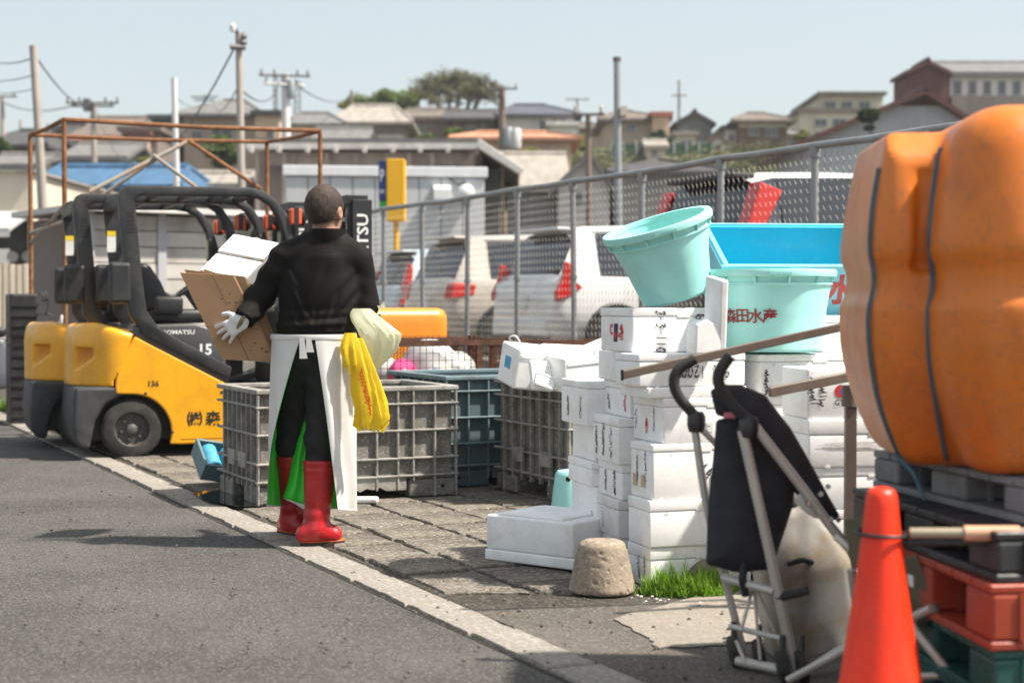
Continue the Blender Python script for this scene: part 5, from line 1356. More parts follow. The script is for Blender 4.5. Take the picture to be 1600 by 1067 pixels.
FRONT = lambda x, z, rot=0: TR(x, -.0012, z) @ Matrix.Rotation(R(rot), 4, 'Y')
LEFT = lambda y, z, rot=0: TR(-.0012, y, z, rz=R(-90)) @ Matrix.Rotation(R(rot), 4, 'Y')
def foam_box(label, px, Z, z0, z1, Lr, Ld, rot, lid=.035, marks=None, mat=None, grip=True, flip=False):
    X_ = (px - 800) * Z / F
    t = thing('foam_box', label, 'foam box', (X_, Z, z0), R(rot), 'white foam fish boxes in the stacks')
    h = z1 - z0 - .0015; m_ = mat or m_foam
    hb = h - lid if lid else h
    zb0 = 0 if not flip else lid
    body = MB().box(.0015, Lr - .0015, .0015, Ld - .0015, zb0 + (.001 if flip else 0), zb0 + hb - .001)
    B('body', body, m_, t, bevel=.008, seg=3, smooth=50)
    if lid:
        lz = hb if not flip else 0
        ld = MB().box(0, Lr, 0, Ld, lz, lz + lid)
        lo = B('lid', ld, m_, t, bevel=.0045, seg=3, smooth=50)
        B('finger_notch', MB().box(Lr * .45, Lr * .58, -.0015, .006, lz - .006, lz + .004), m_foam2, lo, bevel=.001, seg=1)
    if grip and int(px) % 3 == 0:
        for x in (.72,):
            B('moulded_pad', MB().box(Lr * x - .05, Lr * x + .05, -.0005, .01, zb0 + hb * .1, zb0 + hb * .8), m_, t, bevel=.006)
    rr_b = random.Random(int(px * 7 + z0 * 1000))
    if rr_b.random() < .45 and Lr > .35:
        xx, ww = rr_b.uniform(.12, Lr - .15), rr_b.uniform(.03, .07)
        lab = B('paper_label', MB().box(xx, xx + ww, -.0006, .001, zb0 + hb * .3, zb0 + hb * .3 + ww * .7), m_sticker, t)
        for q_ in range(4): B('printed_line', MB().box(xx + .004, xx + ww * rr_b.uniform(.5, .9), -.0011, -.0007, zb0 + hb * .3 + ww * (.1 + q_ * .14), zb0 + hb * .3 + ww * (.15 + q_ * .14)), m_ink, lab)
    for q_ in range(rr_b.choice((1, 2, 2, 3))):         # knocks and chips along the edges
        xx = rr_b.uniform(.02, Lr - .05); zz_ = rr_b.choice((zb0 + .004, zb0 + hb - .012))
        B('chip', MB().lathe([(.004, 0), (.009, .0004), (.0015, .0012)], 7, T=TR(xx, .0016, zz_, rx=R(90)) @ Matrix.Scale(rr_b.uniform(.6, 1.6), 4, (1, 0, 0))), m_foam2, t)
    if marks:
        for nm, mat_, fn in marks:
            mb = MB(); fn(mb, h); tag(B(nm, mb, mat_, t, wn=False), kind='stuff' if 'marker' in nm else None)
    return t
mk = lambda nm, mat_, fn: (nm, mat_, fn)
def logo(side, a, z, s):
    """navy plate with a red fish, red brush strokes and small blue print"""
    T_ = (LEFT if side == 'l' else FRONT)
    def plate(mb, h): mb.add([(-.5 * s, -.0006, -.9 * s), (.35 * s, -.0006, -.9 * s), (.55 * s, -.0006, .9 * s), (-.35 * s, -.0006, .9 * s)], [(0, 1, 2, 3)], 0, T_(a, z))
    def fish(mb, h):
        pts = [(.3 * s * math.cos(R(k)), -.0011, -.25 * s + .38 * s * math.sin(R(k)) * (1 + .3 * math.sin(R(3 * k)))) for k in range(0, 360, 20)]
        mb.add(pts, [tuple(range(len(pts)))], 0, T_(a, z))
    def brush(mb, h):
        d = 1.25 * s
        scrawl(mb, 1.0 * s, 1.5 * s, T_(a - d if side == 'l' else a + d, z), 7, s * .09, 5)
    def ring(mb, h):
        d = -1.0 * s
        ribbon(mb, [(.3 * s * math.cos(R(k)), .3 * s + .45 * s * math.sin(R(k))) for k in range(40, 330, 30)], s * .09, T_(a - d if side == 'l' else a + d, z))
    return [mk('navy_plate', m_navy, plate), mk('red_fish', m_inkr, fish), mk('red_brush_lettering', m_inkr, brush), mk('red_ring', m_inkr, ring)]
def pm(s, x, z, h, rot, side='f', w_=.0032): return mk('marker_lettering', m_ink, lambda mb, H: pen(mb, s, h, (FRONT if side == 'f' else LEFT)(x, z, rot), w_))
def sc(x, z, w_, h, rot, side, seed, mat_=None, n=9, pw=.002): return mk('marker_or_shade_scrawl', mat_ or m_ink, lambda mb, H: scrawl(mb, w_, h, (FRONT if side == 'f' else LEFT)(x, z, rot), n, pw, seed))
A_ = 20
# front column
foam_box('white foam box at the foot of the front stack beside the grass', 1016, 6.36, .018, .185, .47, .22, A_, .05, [sc(.11, .08, .03, .09, 0, 'l', 2, n=8), sc(.05, .08, .02, .09, 0, 'l', 3, n=7), mk('cyan_tape', m_cyan, lambda mb, h: mb.add([(.3, -.0009, .125), (.42, -.0009, .13), (.42, -.0009, .142), (.26, -.0009, .15)], [(0, 1, 2, 3)], 0))])
foam_box('second white foam box from the ground in the front stack', 1015, 6.35, .185, .38, .47, .22, A_ - 1, .045, [pm('u7', .36, .1, .05, -8), pm('kA', .36, .045, .055, 5)])
foam_box('third white foam box of the front stack with tan tape patches', 1020, 6.36, .38, .608, .46, .22, A_, .03, [pm('6401', .27, .09, .05, 35), sc(.15, .12, .02, .1, 0, 'l', 11, n=10), sc(.07, .13, .025, .13, 0, 'l', 12, n=9), mk('tan_tape', m_tape, lambda mb, h: [mb.add([(-.02, -.0007, -.025), (.02, -.0007, -.025), (.02, -.0007, .025), (-.02, -.0007, .025)], [(0, 1, 2, 3)], 0, LEFT(y, .07)) for y in (.17, .09)])])
foam_box('foam box with a red triangle mark in the front stack', 1037, 6.38, .608, .795, .44, .3, A_, .035, [mk('red_triangle', m_inkr, lambda mb, h: [pen(mb, 'A', .042, LEFT(.16, .075), .003), pen(mb, 'A', .026, LEFT(.16, .072), .0025), scrawl(mb, .03, .02, LEFT(.16, .045), 3, .002, 4)]), sc(.09, .09, .02, .1, 0, 'l', 21, n=6), sc(.27, .09, .025, .08, 0, 'l', 22, n=7)])
foam_box('flat foam lid in the front stack under the box marked 5', 1012, 6.36, .795, .842, .46, .28, A_, 0, grip=False)
foam_box('foam box marked 5 1200 upside down in the front stack', 998, 6.36, .842, .977, .49, .24, A_, .03, [pm('5ml 1200', .3, .06, .045, 180)])
foam_box('topmost left foam box carrying the tilted bucket with a fish logo', 988, 6.52, .978, 1.165, .46, .34, 20, .035, logo('l', .17, .08, .043) + [pm('2-3-1100', .13, .07, .042, 90), pm('6/243', .33, .085, .05, 78), pm('2u', .37, .06, .04, 80)])
# middle column, behind left
foam_box('white foam box at the foot of the middle stack behind the concrete block', 968, 6.72, .018, .17, .3, .3, 14, .04)
foam_box('small worn foam box second in the middle stack', 966, 6.70, .17, .335, .2, .36, 15, .04, [sc(.2, .07, .05, .09, 0, 'l', 31, n=7, pw=.001)], m_foam2)
foam_box('foam box third in the middle stack with scrawled side', 972, 6.70, .335, .49, .25, .33, 15, .035, [sc(.22, .07, .03, .09, 0, 'l', 33, n=10), sc(.1, .07, .035, .1, 0, 'l', 34, n=11, pw=.003)])
foam_box('foam box fourth in the middle stack covered in black scrawl', 966, 6.68, .49, .69, .26, .36, 15, .035, [sc(.3, .09, .035, .12, 0, 'l', 35, n=9, pw=.003), sc(.2, .1, .04, .14, 0, 'l', 36, n=12, pw=.0026), sc(.1, .09, .04, .13, 0, 'l', 37, n=13, pw=.0015)])
foam_box('foam box with pink scrawl above the middle stack', 984, 6.70, .69, .842, .3, .36, 15, .03, [sc(.06, .07, .04, .08, 0, 'l', 38, m_inkp, n=7, pw=.003), sc(.28, .06, .03, .06, 0, 'l', 39, n=4, pw=.003)])
foam_box('plain foam box under the topmost left box', 966, 6.80, .842, .977, .3, .3, 14, .0, grip=False)
# left column
foam_box('white foam box at the foot of the left stack', 930, 7.0, .018, .17, .3, .36, 16, .03)
foam_box('tall plain foam box second in the left stack', 932, 6.98, .17, .36, .24, .36, 16, .0, [sc(.06, .05, .025, .06, 0, 'l', 41, n=6)])
foam_box('foam box third in the left stack with its moulded rim', 924, 7.0, .36, .47, .24, .34, 16, .03)
foam_box('foam box fourth in the left stack in shade', 930, 7.02, .47, .63, .26, .33, 16, .0, grip=False)
foam_box('foam box on top of the left stack with black strokes', 917, 7.0, .63, .832, .29, .38, 16, .03, [sc(.27, .08, .03, .08, 0, 'l', 43, n=4, pw=.004), sc(.09, .08, .035, .1, 0, 'l', 44, n=12, pw=.0015), mk('marker_lettering', m_ink, lambda mb, h: pen(mb, 'H', .07, FRONT(.16, .07, 60), .0032))])
# right stack under the bucket
for i, (a, b, lb_) in enumerate(((.018, .2, 'lowest'), (.2, .41, 'second'), (.41, .61, 'third'), (.61, .79, 'fourth'))):
    foam_box('%s foam box of the stack under the upright bucket' % lb_, 1192 + i % 2 * 3, 6.6, a, b, .55, .4, A_, .035)
foam_box('foam box directly under the upright bucket with edge writing', 1188, 6.57, .79, .968, .56, .42, A_, .03, [sc(.03, .06, .03, .1, 0, 'f', 51, n=7, pw=.003)])
foam_box('white foam box right of the upright bucket', 1287, 6.86, .968, 1.13, .4, .3, A_, .03, grip=False)
# nearer right stack
zs = [(.018, .2), (.2, .36), (.36, .53)]
for (a, b), lb_ in zip(zs, ('bottom', 'second', 'third')):
    foam_box('%s foam box of the stack behind the grey post' % lb_, 1266, 6.2, a, b, .55, .28, 10, .035)
foam_box('foam box with embossed rim under the fish logo box', 1264, 6.19, .53, .723, .56, .3, 10, .06, [sc(.2, .09, .3, .02, 0, 'f', 61, M('embossed_shade', (.68, .67, .66), .8), n=8, pw=.003)])  # pale grey strokes paint in the shade of embossing, not marker ink
foam_box('foam box with GYO print and fish logo behind the grey post', 1262, 6.2, .723, .925, .54, .3, 10, .0, [mk('red_ring', m_inkr, lambda mb, h: mb.add([(.14 + .026 * math.cos(R(k)), -.0008, .11 + .026 * math.sin(R(k))) for k in range(0, 360, 20)], [tuple(range(18))])), mk('blue_dot', m_inkb, lambda mb, h: mb.add([(.147 + .013 * math.cos(R(k)), -.0013, .108 + .013 * math.sin(R(k))) for k in range(0, 360, 30)], [tuple(range(12))])), mk('brand_lettering', m_navy, lambda mb, h: text(mb, 'GYO', .03, FRONT(.145, .065), .0008, bold=.02)),
          mk('navy_plate', m_navy, lambda mb, h: mb.box(.19, .29, -.001, -.0005, .06, .145)), mk('red_fish', m_inkr, lambda mb, h: mb.add([(.235 + .03 * math.cos(R(k)), -.0015, .1 + .024 * math.sin(R(k))) for k in range(0, 360, 20)], [tuple(range(18))])), sc(.02, .11, .04, .11, 0, 'f', 63, n=8, pw=.003), sc(.06, .11, .04, .11, 0, 'f', 64, n=8, pw=.003)])
# standing lid left of the bucket, crumpled foam sheet
o = thing('foam_sheet', 'white foam sheet standing on edge left of the upright bucket', 'foam lid', at(1128, 548, 6.37), R(100), None, R(0), R(-6)); o.location.z = .98
B('panel', MB().box(-.02, .2, -.012, .02, 0, .3), m_foam, o, bevel=.008, seg=3); mb = MB(); scrawl(mb, .05, .15, TR(.1, -.0125, .18) , 5, .003, 71); 
B('marker_or_shade_scrawl', MB().add([(x, y, z) for x, y, z in mb.v], mb.f), m_ink, o, wn=False)
o = thing('foam_scrap', 'broken white foam piece in front of the standing lid', 'foam scrap', at(1103, 551, 6.33), R(12)); o.location.z = .978
B('piece', MB().prism([(-.045, 0), (.06, 0), (.075, .11), (.05, .12), (.0, .14), (-.04, .12)], -.0, .12), m_foam, o, bevel=.006)
# big overturned foam box on the ground
o = gnd(896, 899); p2 = gnd(757, 881); dv = (p2 - o); ang = math.atan2(-dv.y, -dv.x)
bt = thing('foam_box', 'large overturned white foam box lying on the paving', 'foam box', (p2.x, p2.y, .022), ang)
Lf = dv.length
B('body', MB().box(.004, Lf - .004, .004, .42, .05, .205), m_foam, bt, bevel=.012, seg=3, smooth=50)
B('rim', MB().box(0, Lf, 0, .424, .0, .049), m_foam, bt, bevel=.008, seg=3, smooth=50)
B('base_step', MB().box(.06, Lf - .08, .03, .38, .2055, .213), m_foam, bt, bevel=.003)

# buckets
def bucket(label, loc, rt, rb, h, rx=0, ry=0, rz=0, text_=False):
    t = thing('bucket', label, 'bucket', loc, rz, 'turquoise buckets', rx, ry)
    th = .006
    B('shell', MB().lathe([(rb - .012, 0), (rb, .006), (rb + (rt - rb) * .5, h * .5), (rt, h - .05), (rt + .002, h - .02), (rt - th, h - .02), (rt - th - .002, h - .05), (rb - th, .012), (.001, .012)], 64), m_aqua, t, smooth=35)
    B('rim', MB().lathe([(rt - .004, h - .034), (rt + .022, h - .03), (rt + .025, h - .012), (rt + .02, h), (rt - .006, h), (rt - .008, h - .02)], 64, caps=False), m_aqua, t, smooth=35)
    B('lip_ring', MB().lathe([(rt - .004, h - .068), (rt + .006, h - .064), (rt + .006, h - .058), (rt - .004, h - .054)], 64, caps=False), m_aqua, t, smooth=35)
    for k in range(12):
        a = R(k * 30 + 8)
        B('gusset', MB().prism([(rt - .005, h - .034), (rt + .02, h - .034), (rt + .001, h - .068), (rt - .005, h - .07)], -.003, .003, T=Matrix.Rotation(a, 4, 'Z')), m_aqua, t)
    tb = B('moulded_lettering_block', MB(), m_aqua, t)
    bpy.data.objects.remove(tb)
    kb = MB()
    for i in range(7): kb.box(-.045 + i * .014, -.037 + i * .014, -rt - .0262, -rt - .022, h - .026, h - .014)
    tag(B('embossed_code', kb, m_aqua, t), kind='stuff')
    B('base_ring', MB().lathe([(rb - .03, -.004), (rb - .012, -.004), (rb - .012, .001), (rb - .03, .001)], 48, caps=False), m_aqua, t, smooth=35)
    if text_:
        lt = MB(); z = h * .43; rr = rb + (rt - rb) * .45 * (h - .05) / h
        for i, ch in enumerate('森田水産'):
            a = R(-90 + text_ + i * 14)
            T_ = Matrix.Rotation(a + R(90), 4, 'Z') @ TR(0, -rr - .002, z, rx=math.atan2(rt - rb, h) * 1.0)
            sub_ = MB(); text(sub_, ch, .064, Matrix.Identity(4), bold=.016)
            # wrap on the cone
            rad = rr
            for x, y, z2 in sub_.v: pass
            base = len(lt.v)
            for x, y, z2 in sub_.v:
                aa = a + x / rad; r2 = rb + (rt - rb) * (z + z2) / (h - .05) + .0018
                lt.v.append((r2 * math.cos(aa), r2 * math.sin(aa), z + z2))
            for f, m__ in zip(sub_.f, sub_.m): lt.f.append(tuple(i_ + base for i_ in f)); lt.m.append(0)
        B('lettering', lt, M('bucket_red_print', (.26, .012, .02), .5, var=.15, vs=60), t, wn=False)
    return t
b0 = at(1208, 553, 6.66)
bucket('upright turquoise bucket with dark red lettering on the foam stack', (b0.x, b0.y + .1, .982), .262, .222, .345, text_=-51)
b1 = at(1058, 483, 6.74)
bk2 = bucket('tilted turquoise bucket resting on the topmost left foam box', (b1.x, b1.y, 1.168), .218, .152, .33, R(9), R(-17), R(0))
bk2.location.z = 1.165 + .152 * math.sin(R(17)) * 1.0 + .006

# blue bin tipped towards the yard
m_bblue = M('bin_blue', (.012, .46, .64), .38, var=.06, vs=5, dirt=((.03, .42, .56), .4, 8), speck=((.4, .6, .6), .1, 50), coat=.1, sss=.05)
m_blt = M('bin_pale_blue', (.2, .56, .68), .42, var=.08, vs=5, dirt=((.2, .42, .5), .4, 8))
bp = at(1132, 415, 6.98)
bn = thing('fish_bin', 'large blue fish bin with red lettering tipped towards the camera', 'bin', bp, R(5), None, R(24))
Lb, Db, Hb = 1.0, .5, .3; w_ = .025
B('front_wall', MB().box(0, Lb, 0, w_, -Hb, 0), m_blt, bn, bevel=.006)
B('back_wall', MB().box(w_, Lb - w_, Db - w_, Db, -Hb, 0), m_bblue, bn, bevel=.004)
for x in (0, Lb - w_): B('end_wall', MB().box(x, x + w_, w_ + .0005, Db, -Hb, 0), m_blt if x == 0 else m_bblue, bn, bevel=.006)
B('base', MB().box(w_, Lb - w_, w_, Db - w_, -Hb, -Hb + .025), m_bblue, bn)
B('rim', MB().box(-.015, Lb + .015, -.018, -.0005, -.035, .004).box(-.015, Lb + .015, Db + .0005, Db + .018, -.035, .004).box(-.018, -.0155, -.018, Db + .018, -.035, .004), m_blt, bn, bevel=.003)
B('rope_handle', MB().tube(spline([(-.02, .3, -.04), (-.035, .34, -.08), (-.03, .4, -.07), (-.02, .42, -.03)]), .006, 6), m_black, bn, smooth=50)
lt = MB()
for i, ch in enumerate('森田水産'): text(lt, ch, .15, TR(.2 + i * .172, -.0195, -.115), bold=.035)
lt.v = [(x, y + .018, z) for x, y, z in lt.v]
B('lettering', lt, M('bin_red_print', (.42, .05, .045), .5, var=.15, vs=30), bn)
ub = thing('fish_bin', 'grey blue bin underneath the tipped blue fish bin', 'bin', at(1150, 490, 7.16), R(8)); ub.location.z = .985
B('shell', MB().box(0, .9, 0, .5, 0, .11), M('bin_grey', (.2, .26, .29), .5, var=.1), ub, bevel=.02)
for x in (.02, .3, .6, .86): B('rib', MB().box(x, x + .02, -.012, -.0005, .01, .1), MATS['bin_grey'], ub)
for i, (x, Zz) in enumerate(((1150, 7.14), (1255, 7.2))):
    for k_ in range(4): foam_box(('left' if i == 0 else 'right') + ' rear foam box under the grey blue bin, %s from the ground' % ('first', 'second', 'third', 'fourth')[k_], x, Zz, .018 + k_ * .2415, .018 + (k_ + 1) * .2415, .36, .4, 10, .04, grip=False)
# ================================================================ FOREGROUND RIGHT: TANK, PALLETS, STROLLER, CONE
# orange moulded tank in lobes, with straps
TB = .718; TH = 1.12; TS = .88
def ftank(P):
    x, y, z = P[..., 0], P[..., 1], P[..., 2]
    t = (z - .5 * TH) / (.5 * TH)
    bul = .03 * t * t + .075 * np.clip(t - .3, 0, 1) ** 1.3 + .17 * np.clip(-t - .25, 0, 1) ** 1.7
    def sect(cx, cy, hx, hy, rnd, top, k):
        q = np.stack([x - cx, y - cy], -1); q = np.abs(q) - np.array([hx - rnd, hy - rnd])
        d2 = np.linalg.norm(np.maximum(q, 0), axis=-1) + np.minimum(q.max(axis=-1), 0) - rnd
        return smax(smax(d2 + bul, z - top, k), -z, .05)
    gro = .024 * np.exp(-((z - .60) / .065) ** 4)             # waist groove
    a = sect(.46, .55, .44, .42, .1, TH - .04, .03)
    a = smax(a, (z - .97) * .75 - (y - .15) * .66, .015)                      # chamfered top edge
    a = smax(a, -sd_box(P, (.245, .13, .80), (.09, .045, .155), .02), .012)   # sunk panel
    rib = 0
    b = sect(.76, .36, .57, .50, .24, TH + .02, .16)
    return smin(a + gro + rib, b + gro, .02)
TO = Vector((1.105 * TS, 4.80 * TS, TB))
TROT = R(-4)
tank = thing('orange_tank', 'big orange lobed plastic tank strapped on the pallet stack', 'tank', TO, TROT); tank.scale = (TS, TS, TS)
B_tank = ob('shell', sdf_mesh('shell', ftank, (-.12, -.25, -.06), (1.6, 1.12, 1.22), .0145), m_tank, tank)
def trace(cx, cy, ang, z0, z1, n):
    out = []
    d = np.array([math.cos(R(ang)), math.sin(R(ang)), 0])
    for i in range(n + 1):
        z = z0 + (z1 - z0) * i / n
        ts = np.linspace(1.3, .02, 220); Pp = np.array([cx, cy, z]) + ts[:, None] * d
        v_ = ftank(Pp); k = np.argmax(v_ < 0)
        r_ = ts[k] if v_[k] < 0 else .05
        out.append(Vector((cx + d[0] * (r_ + .011), cy + d[1] * (r_ + .011), z)))
    return out
def strap(nm, cx, cy, ang, mat, w_, z0=.0, z1=TH - .04):
    pts = trace(cx, cy, ang, z0, z1, 40); mb = MB(); s_ = Vector((-math.sin(R(ang)), math.cos(R(ang)), 0)) * w_ / 2
    # light smoothing
    for _ in range(3): pts = [pts[0]] + [(pts[i - 1] + pts[i] * 2 + pts[i + 1]) / 4 for i in range(1, len(pts) - 1)] + [pts[-1]]
    out = Vector((math.cos(R(ang)), math.sin(R(ang)), 0)) * .004
    mb.rings([[p - s_, p + s_, p + s_ + out, p - s_ + out] for p in pts])
    return B(nm, mb, mat, tank, smooth=60)
m_strap = M('strap_blue', (.035, .1, .14), .7, var=.2, vs=20, dirt=((.1, .1, .1), .5, 15)); m_strapk = M('strap_black', (.02, .02, .022), .7, var=.3, vs=20)
strap('blue_strap', .46, .55, 219, m_strap, .015, .02, TH - .16); strap('dark_strap', .46, .55, 239, m_strap, .014, .02, TH - .1)
B('blue_strap_end', MB().tube([(.12, .28, .04), (.17, .22, -.02), (.2, .2, -.1)], .008, 5), m_strap, tank)

# pallets
def pallet(label, O, rz, L, D, H, mat):
    t = thing('pallet', label, 'pallet', O, rz, 'plastic pallets stacked under the tank')
    dk = .022
    n = 8
    for i in range(n): B('deck_board', MB().box(0, L, i * D / n + .004, (i + 1) * D / n - .004, H - dk, H), mat, t, bevel=.004, seg=1)
    B('bottom_frame', MB().box(0, L, 0, .12, 0, dk).box(0, L, D - .12, D, 0, dk).box(0, .12, .1202, D - .1202, 0, dk).box(L - .12, L, .1202, D - .1202, 0, dk), mat, t, bevel=.004, seg=1)
    for x in (0, L / 2 - .1, L - .17):
        for y in (0, D / 2 - .1, D - .17):
            wx = .2 if 0 < x < L - .2 else .17
            B('block', MB().box(x + .003, x + wx, y + .003, y + (.2 if 0 < y < D - .2 else .17), dk + .001, H - dk - .001), mat, t, bevel=.01)
            B('block_rib', MB().box(x + wx * .45, x + wx * .55, y - .004, y + .004, dk + .001, H - dk - .001), mat, t)
    return t
m_palg = M('pallet_grey', (.2, .21, .22), .6, var=.15, vs=4, dirt=((.12, .12, .12), .6, 5), streak=((.35, .35, .35), .3, 6), bump=.15, bs=50); m_palk = M('pallet_black', (.018, .018, .02), .5, var=.2, vs=6, dirt=((.06, .06, .07), .5, 7))
m_palr = M('pallet_red', (.32, .042, .016), .5, var=.12, vs=5, dirt=((.25, .05, .03), .5, 6)); m_palt = M('pallet_green', (.008, .085, .07), .5, var=.15, vs=5, dirt=((.03, .07, .06), .5, 6))
def pcorner(px, Z): return Vector(((px - 800) * Z / F, Z, 0))
zz = .005
for mat, lb_, px, Z, rot, h in ((m_palt, 'dark green pallet at the very bottom of the stack', 1562, 4.0, 8, .143), (m_palt, 'dark green pallet second from the ground in the stack', 1556, 3.98, 6, .143), (m_palr, 'orange red pallet in the middle of the stack', 1552, 3.97, 7, .168), (m_palk, 'black pallet under the grey one in the stack', 1560, 3.99, 9, .13)):
    p_ = pcorner(px, Z); p_.z = zz; pt = pallet(lb_, p_, R(rot), 1.0, 1.0, h, mat); zz += h + .002
    if mat is m_palr: B('paper_label', MB().box(-.004, -.001, .52, .61, .07, .14), m_sticker, pt)
p_ = pcorner(1622, 4.06); p_.z = zz
pallet('grey pallet on top of the stack under the orange tank', p_, R(13), 1.0, .95, TB - zz - .003, m_palg)

# brown metal stand behind
m_brown = M('brown_metal', (.17, .13, .105), .5, .3, var=.12, vs=4, dirt=((.25, .2, .16), .5, 6))
g = at(1322, 600, 6.0); st_ = thing('metal_stand', 'brown metal stand with two sloping rails in front of the foam stacks', 'stand', (g.x, g.y, 0))
def rel(p_): return p_ - Vector((g.x, g.y, 0))
def bar(nm, a, b, hw, hh, par, mat):
    a, b = Vector(a), Vector(b); d = (b - a).normalized(); s_ = d.cross(Vector((0, 0, 1))).normalized() * hw; u_ = s_.cross(d).normalized() * hh
    mb = MB().rings([[p + s_ + u_, p - s_ + u_, p - s_ - u_, p + s_ - u_] for p in (a, b)]); return B(nm, mb, mat, par, bevel=.003, seg=1)
r1a, r1b = rel(at(972, 586, 5.85)), rel(at(1480, 475, 6.02)); r2a, r2b = rel(at(1202, 613, 5.8)), rel(at(1470, 560, 5.97))
bar('rail', r1a, r1b, .014, .016, st_, m_brown); bar('rail', r2a, r2b, .014, .018, st_, m_brown)
B('end_cap', MB().box(-.004, .004, -.018, .018, -.02, .02, T=Matrix.Translation(r1a)), m_black, st_)
pz = rel(at(1322, 594, 5.9)).z
B('post', MB().tube([(0, -.08, 0), (0, -.08, pz - .03)], .028, 4), m_brown, st_); B('post_collar', MB().tube([(0, -.08, pz - .1), (0, -.08, pz - .02)], .034, 12), m_brown, st_, smooth=40)
B('post', MB().tube([(.33, .0, 0), (.33, .0, r1b.z - .12)], .024, 4), m_brown, st_); bar('crosspiece', (.28, -.08, .85), (.28, .02, 1.08), .012, .012, st_, m_brown)
bar('foot_bar', (-.15, -.08, .02), (.4, -.08, .02), .02, .02, st_, m_brown)

# folded umbrella stroller
m_alu = M('stroller_tube', (.55, .52, .47), .4, .3, var=.08, vs=5, dirt=((.4, .36, .3), .4, 8)); m_fgrip = M('foam_grip', (.03, .03, .028), .85, var=.15, bump=.3, bs=200); m_cloth = M('black_cloth', (.017, .017, .02), .8, var=.25, vs=6, bump=.3, bs=180, dirt=((.035, .035, .045), .5, 3))
SZ_ = 4.9; g = gnd(1190, 1062); sr = thing('stroller', 'folded black umbrella stroller standing upright with curved grips', 'stroller', (g.x, g.y, 0))
so = Vector((g.x, g.y, 0)); Q = lambda px, py, Z=SZ_: at(px, py, Z) - so
def stube(nm, pts, r_, mat, n=10): return B(nm, MB().tube(spline(pts, 6) if len(pts) > 2 else pts, r_, n), mat, sr, smooth=50)
Zl, Zr = 5.06, 4.86
stube('handle_grip', [Q(1086, 561, Zl), Q(1062, 576, Zl), Q(1053, 596, Zl), Q(1062, 622, Zl), Q(1092, 656, Zl)], .018, m_fgrip)
stube('handle_grip', [Q(1141, 556, Zr), Q(1126, 578, Zr), Q(1124, 602, Zr), Q(1146, 634, Zr), Q(1180, 664, Zr)], .019, m_fgrip)
B('joint', MB().lathe([(.024, -.03), (.03, -.01), (.03, .02), (.022, .035)], 12, T=Matrix.Translation(Q(1088, 660, Zl))), m_fblk, sr, smooth=40); B('joint', MB().lathe([(.026, -.03), (.032, -.01), (.032, .02), (.022, .035)], 12, T=Matrix.Translation(Q(1170, 668, Zr))), m_fblk, sr, smooth=40)
stube('frame_tube', [Q(1085, 666, Zl), Q(1106, 800, Zl), Q(1134, 910, Zl), Q(1170, 1048, Zl)], .013, m_alu)
stube('frame_tube', [Q(1160, 672, Zr), Q(1190, 806, Zr), Q(1216, 925, Zr), Q(1246, 1064, Zr)], .017, m_alu)
stube('frame_tube', [Q(1094, 668, Zl), Q(1165, 742, Zl)], .011, m_alu)
stube('frame_tube', [Q(1178, 664, Zr), Q(1246, 752, Zr), Q(1306, 832, Zr), Q(1342, 872, Zr)], .016, m_alu)
stube('cross_bar', [Q(1130, 902, 5.0), Q(1210, 924, Zr)], .014, m_alu); stube('cross_bar', [Q(1140, 978, 5.0), Q(1224, 998, Zr)], .009, m_alu)
stube('cross_bar', [Q(1152, 1032, 5.0), Q(1240, 1050, Zr)], .016, m_alu); stube('lower_tube', [Q(1246, 1058, Zr), Q(1300, 1022, 4.95), Q(1330, 1006, 5.0)], .014, m_alu)
for a, b in (((1176, 918), (1158, 985)), ((1178, 918), (1188, 1030)), ((1182, 918), (1234, 1045)), ((1150, 1000), (1164, 1035))): stube('brace_rod', [Q(*a, 4.96), Q(*b, 4.93)], .006, m_alu, 6)
B('strap', MB().tube([Q(1163, 880, 4.95), Q(1160, 905, 4.93), Q(1165, 930, 4.94)], .014, 6), m_cloth, sr)
stube('pedal_bar', [Q(1214, 934, Zr), Q(1262, 922, 4.82)], .014, m_fgrip)
for px, py, Z in ((1146, 1056, 5.05), (1186, 1056, 5.0), (1222, 1072, 4.84), (1252, 1074, 4.84)):
    p = Q(px, py, Z); p.z = .052
    wh_ = B('wheel', MB().lathe([(.02, -.014), (.05, -.014), (.054, -.006), (.054, .006), (.05, .014), (.02, .014)], 20, T=Matrix.Translation(p) @ Matrix.Rotation(R(80), 4, 'Y')), m_tyre, sr, smooth=40)
    B('hub', MB().lathe([(.02, -.017), (.02, .017)], 12, T=Matrix.Translation(p) @ Matrix.Rotation(R(80), 4, 'Y')), m_fgry, wh_)
    B('wheel_fork', MB().tube([p, p + Vector((0, 0, .1))], .01, 6), m_fgry, sr)
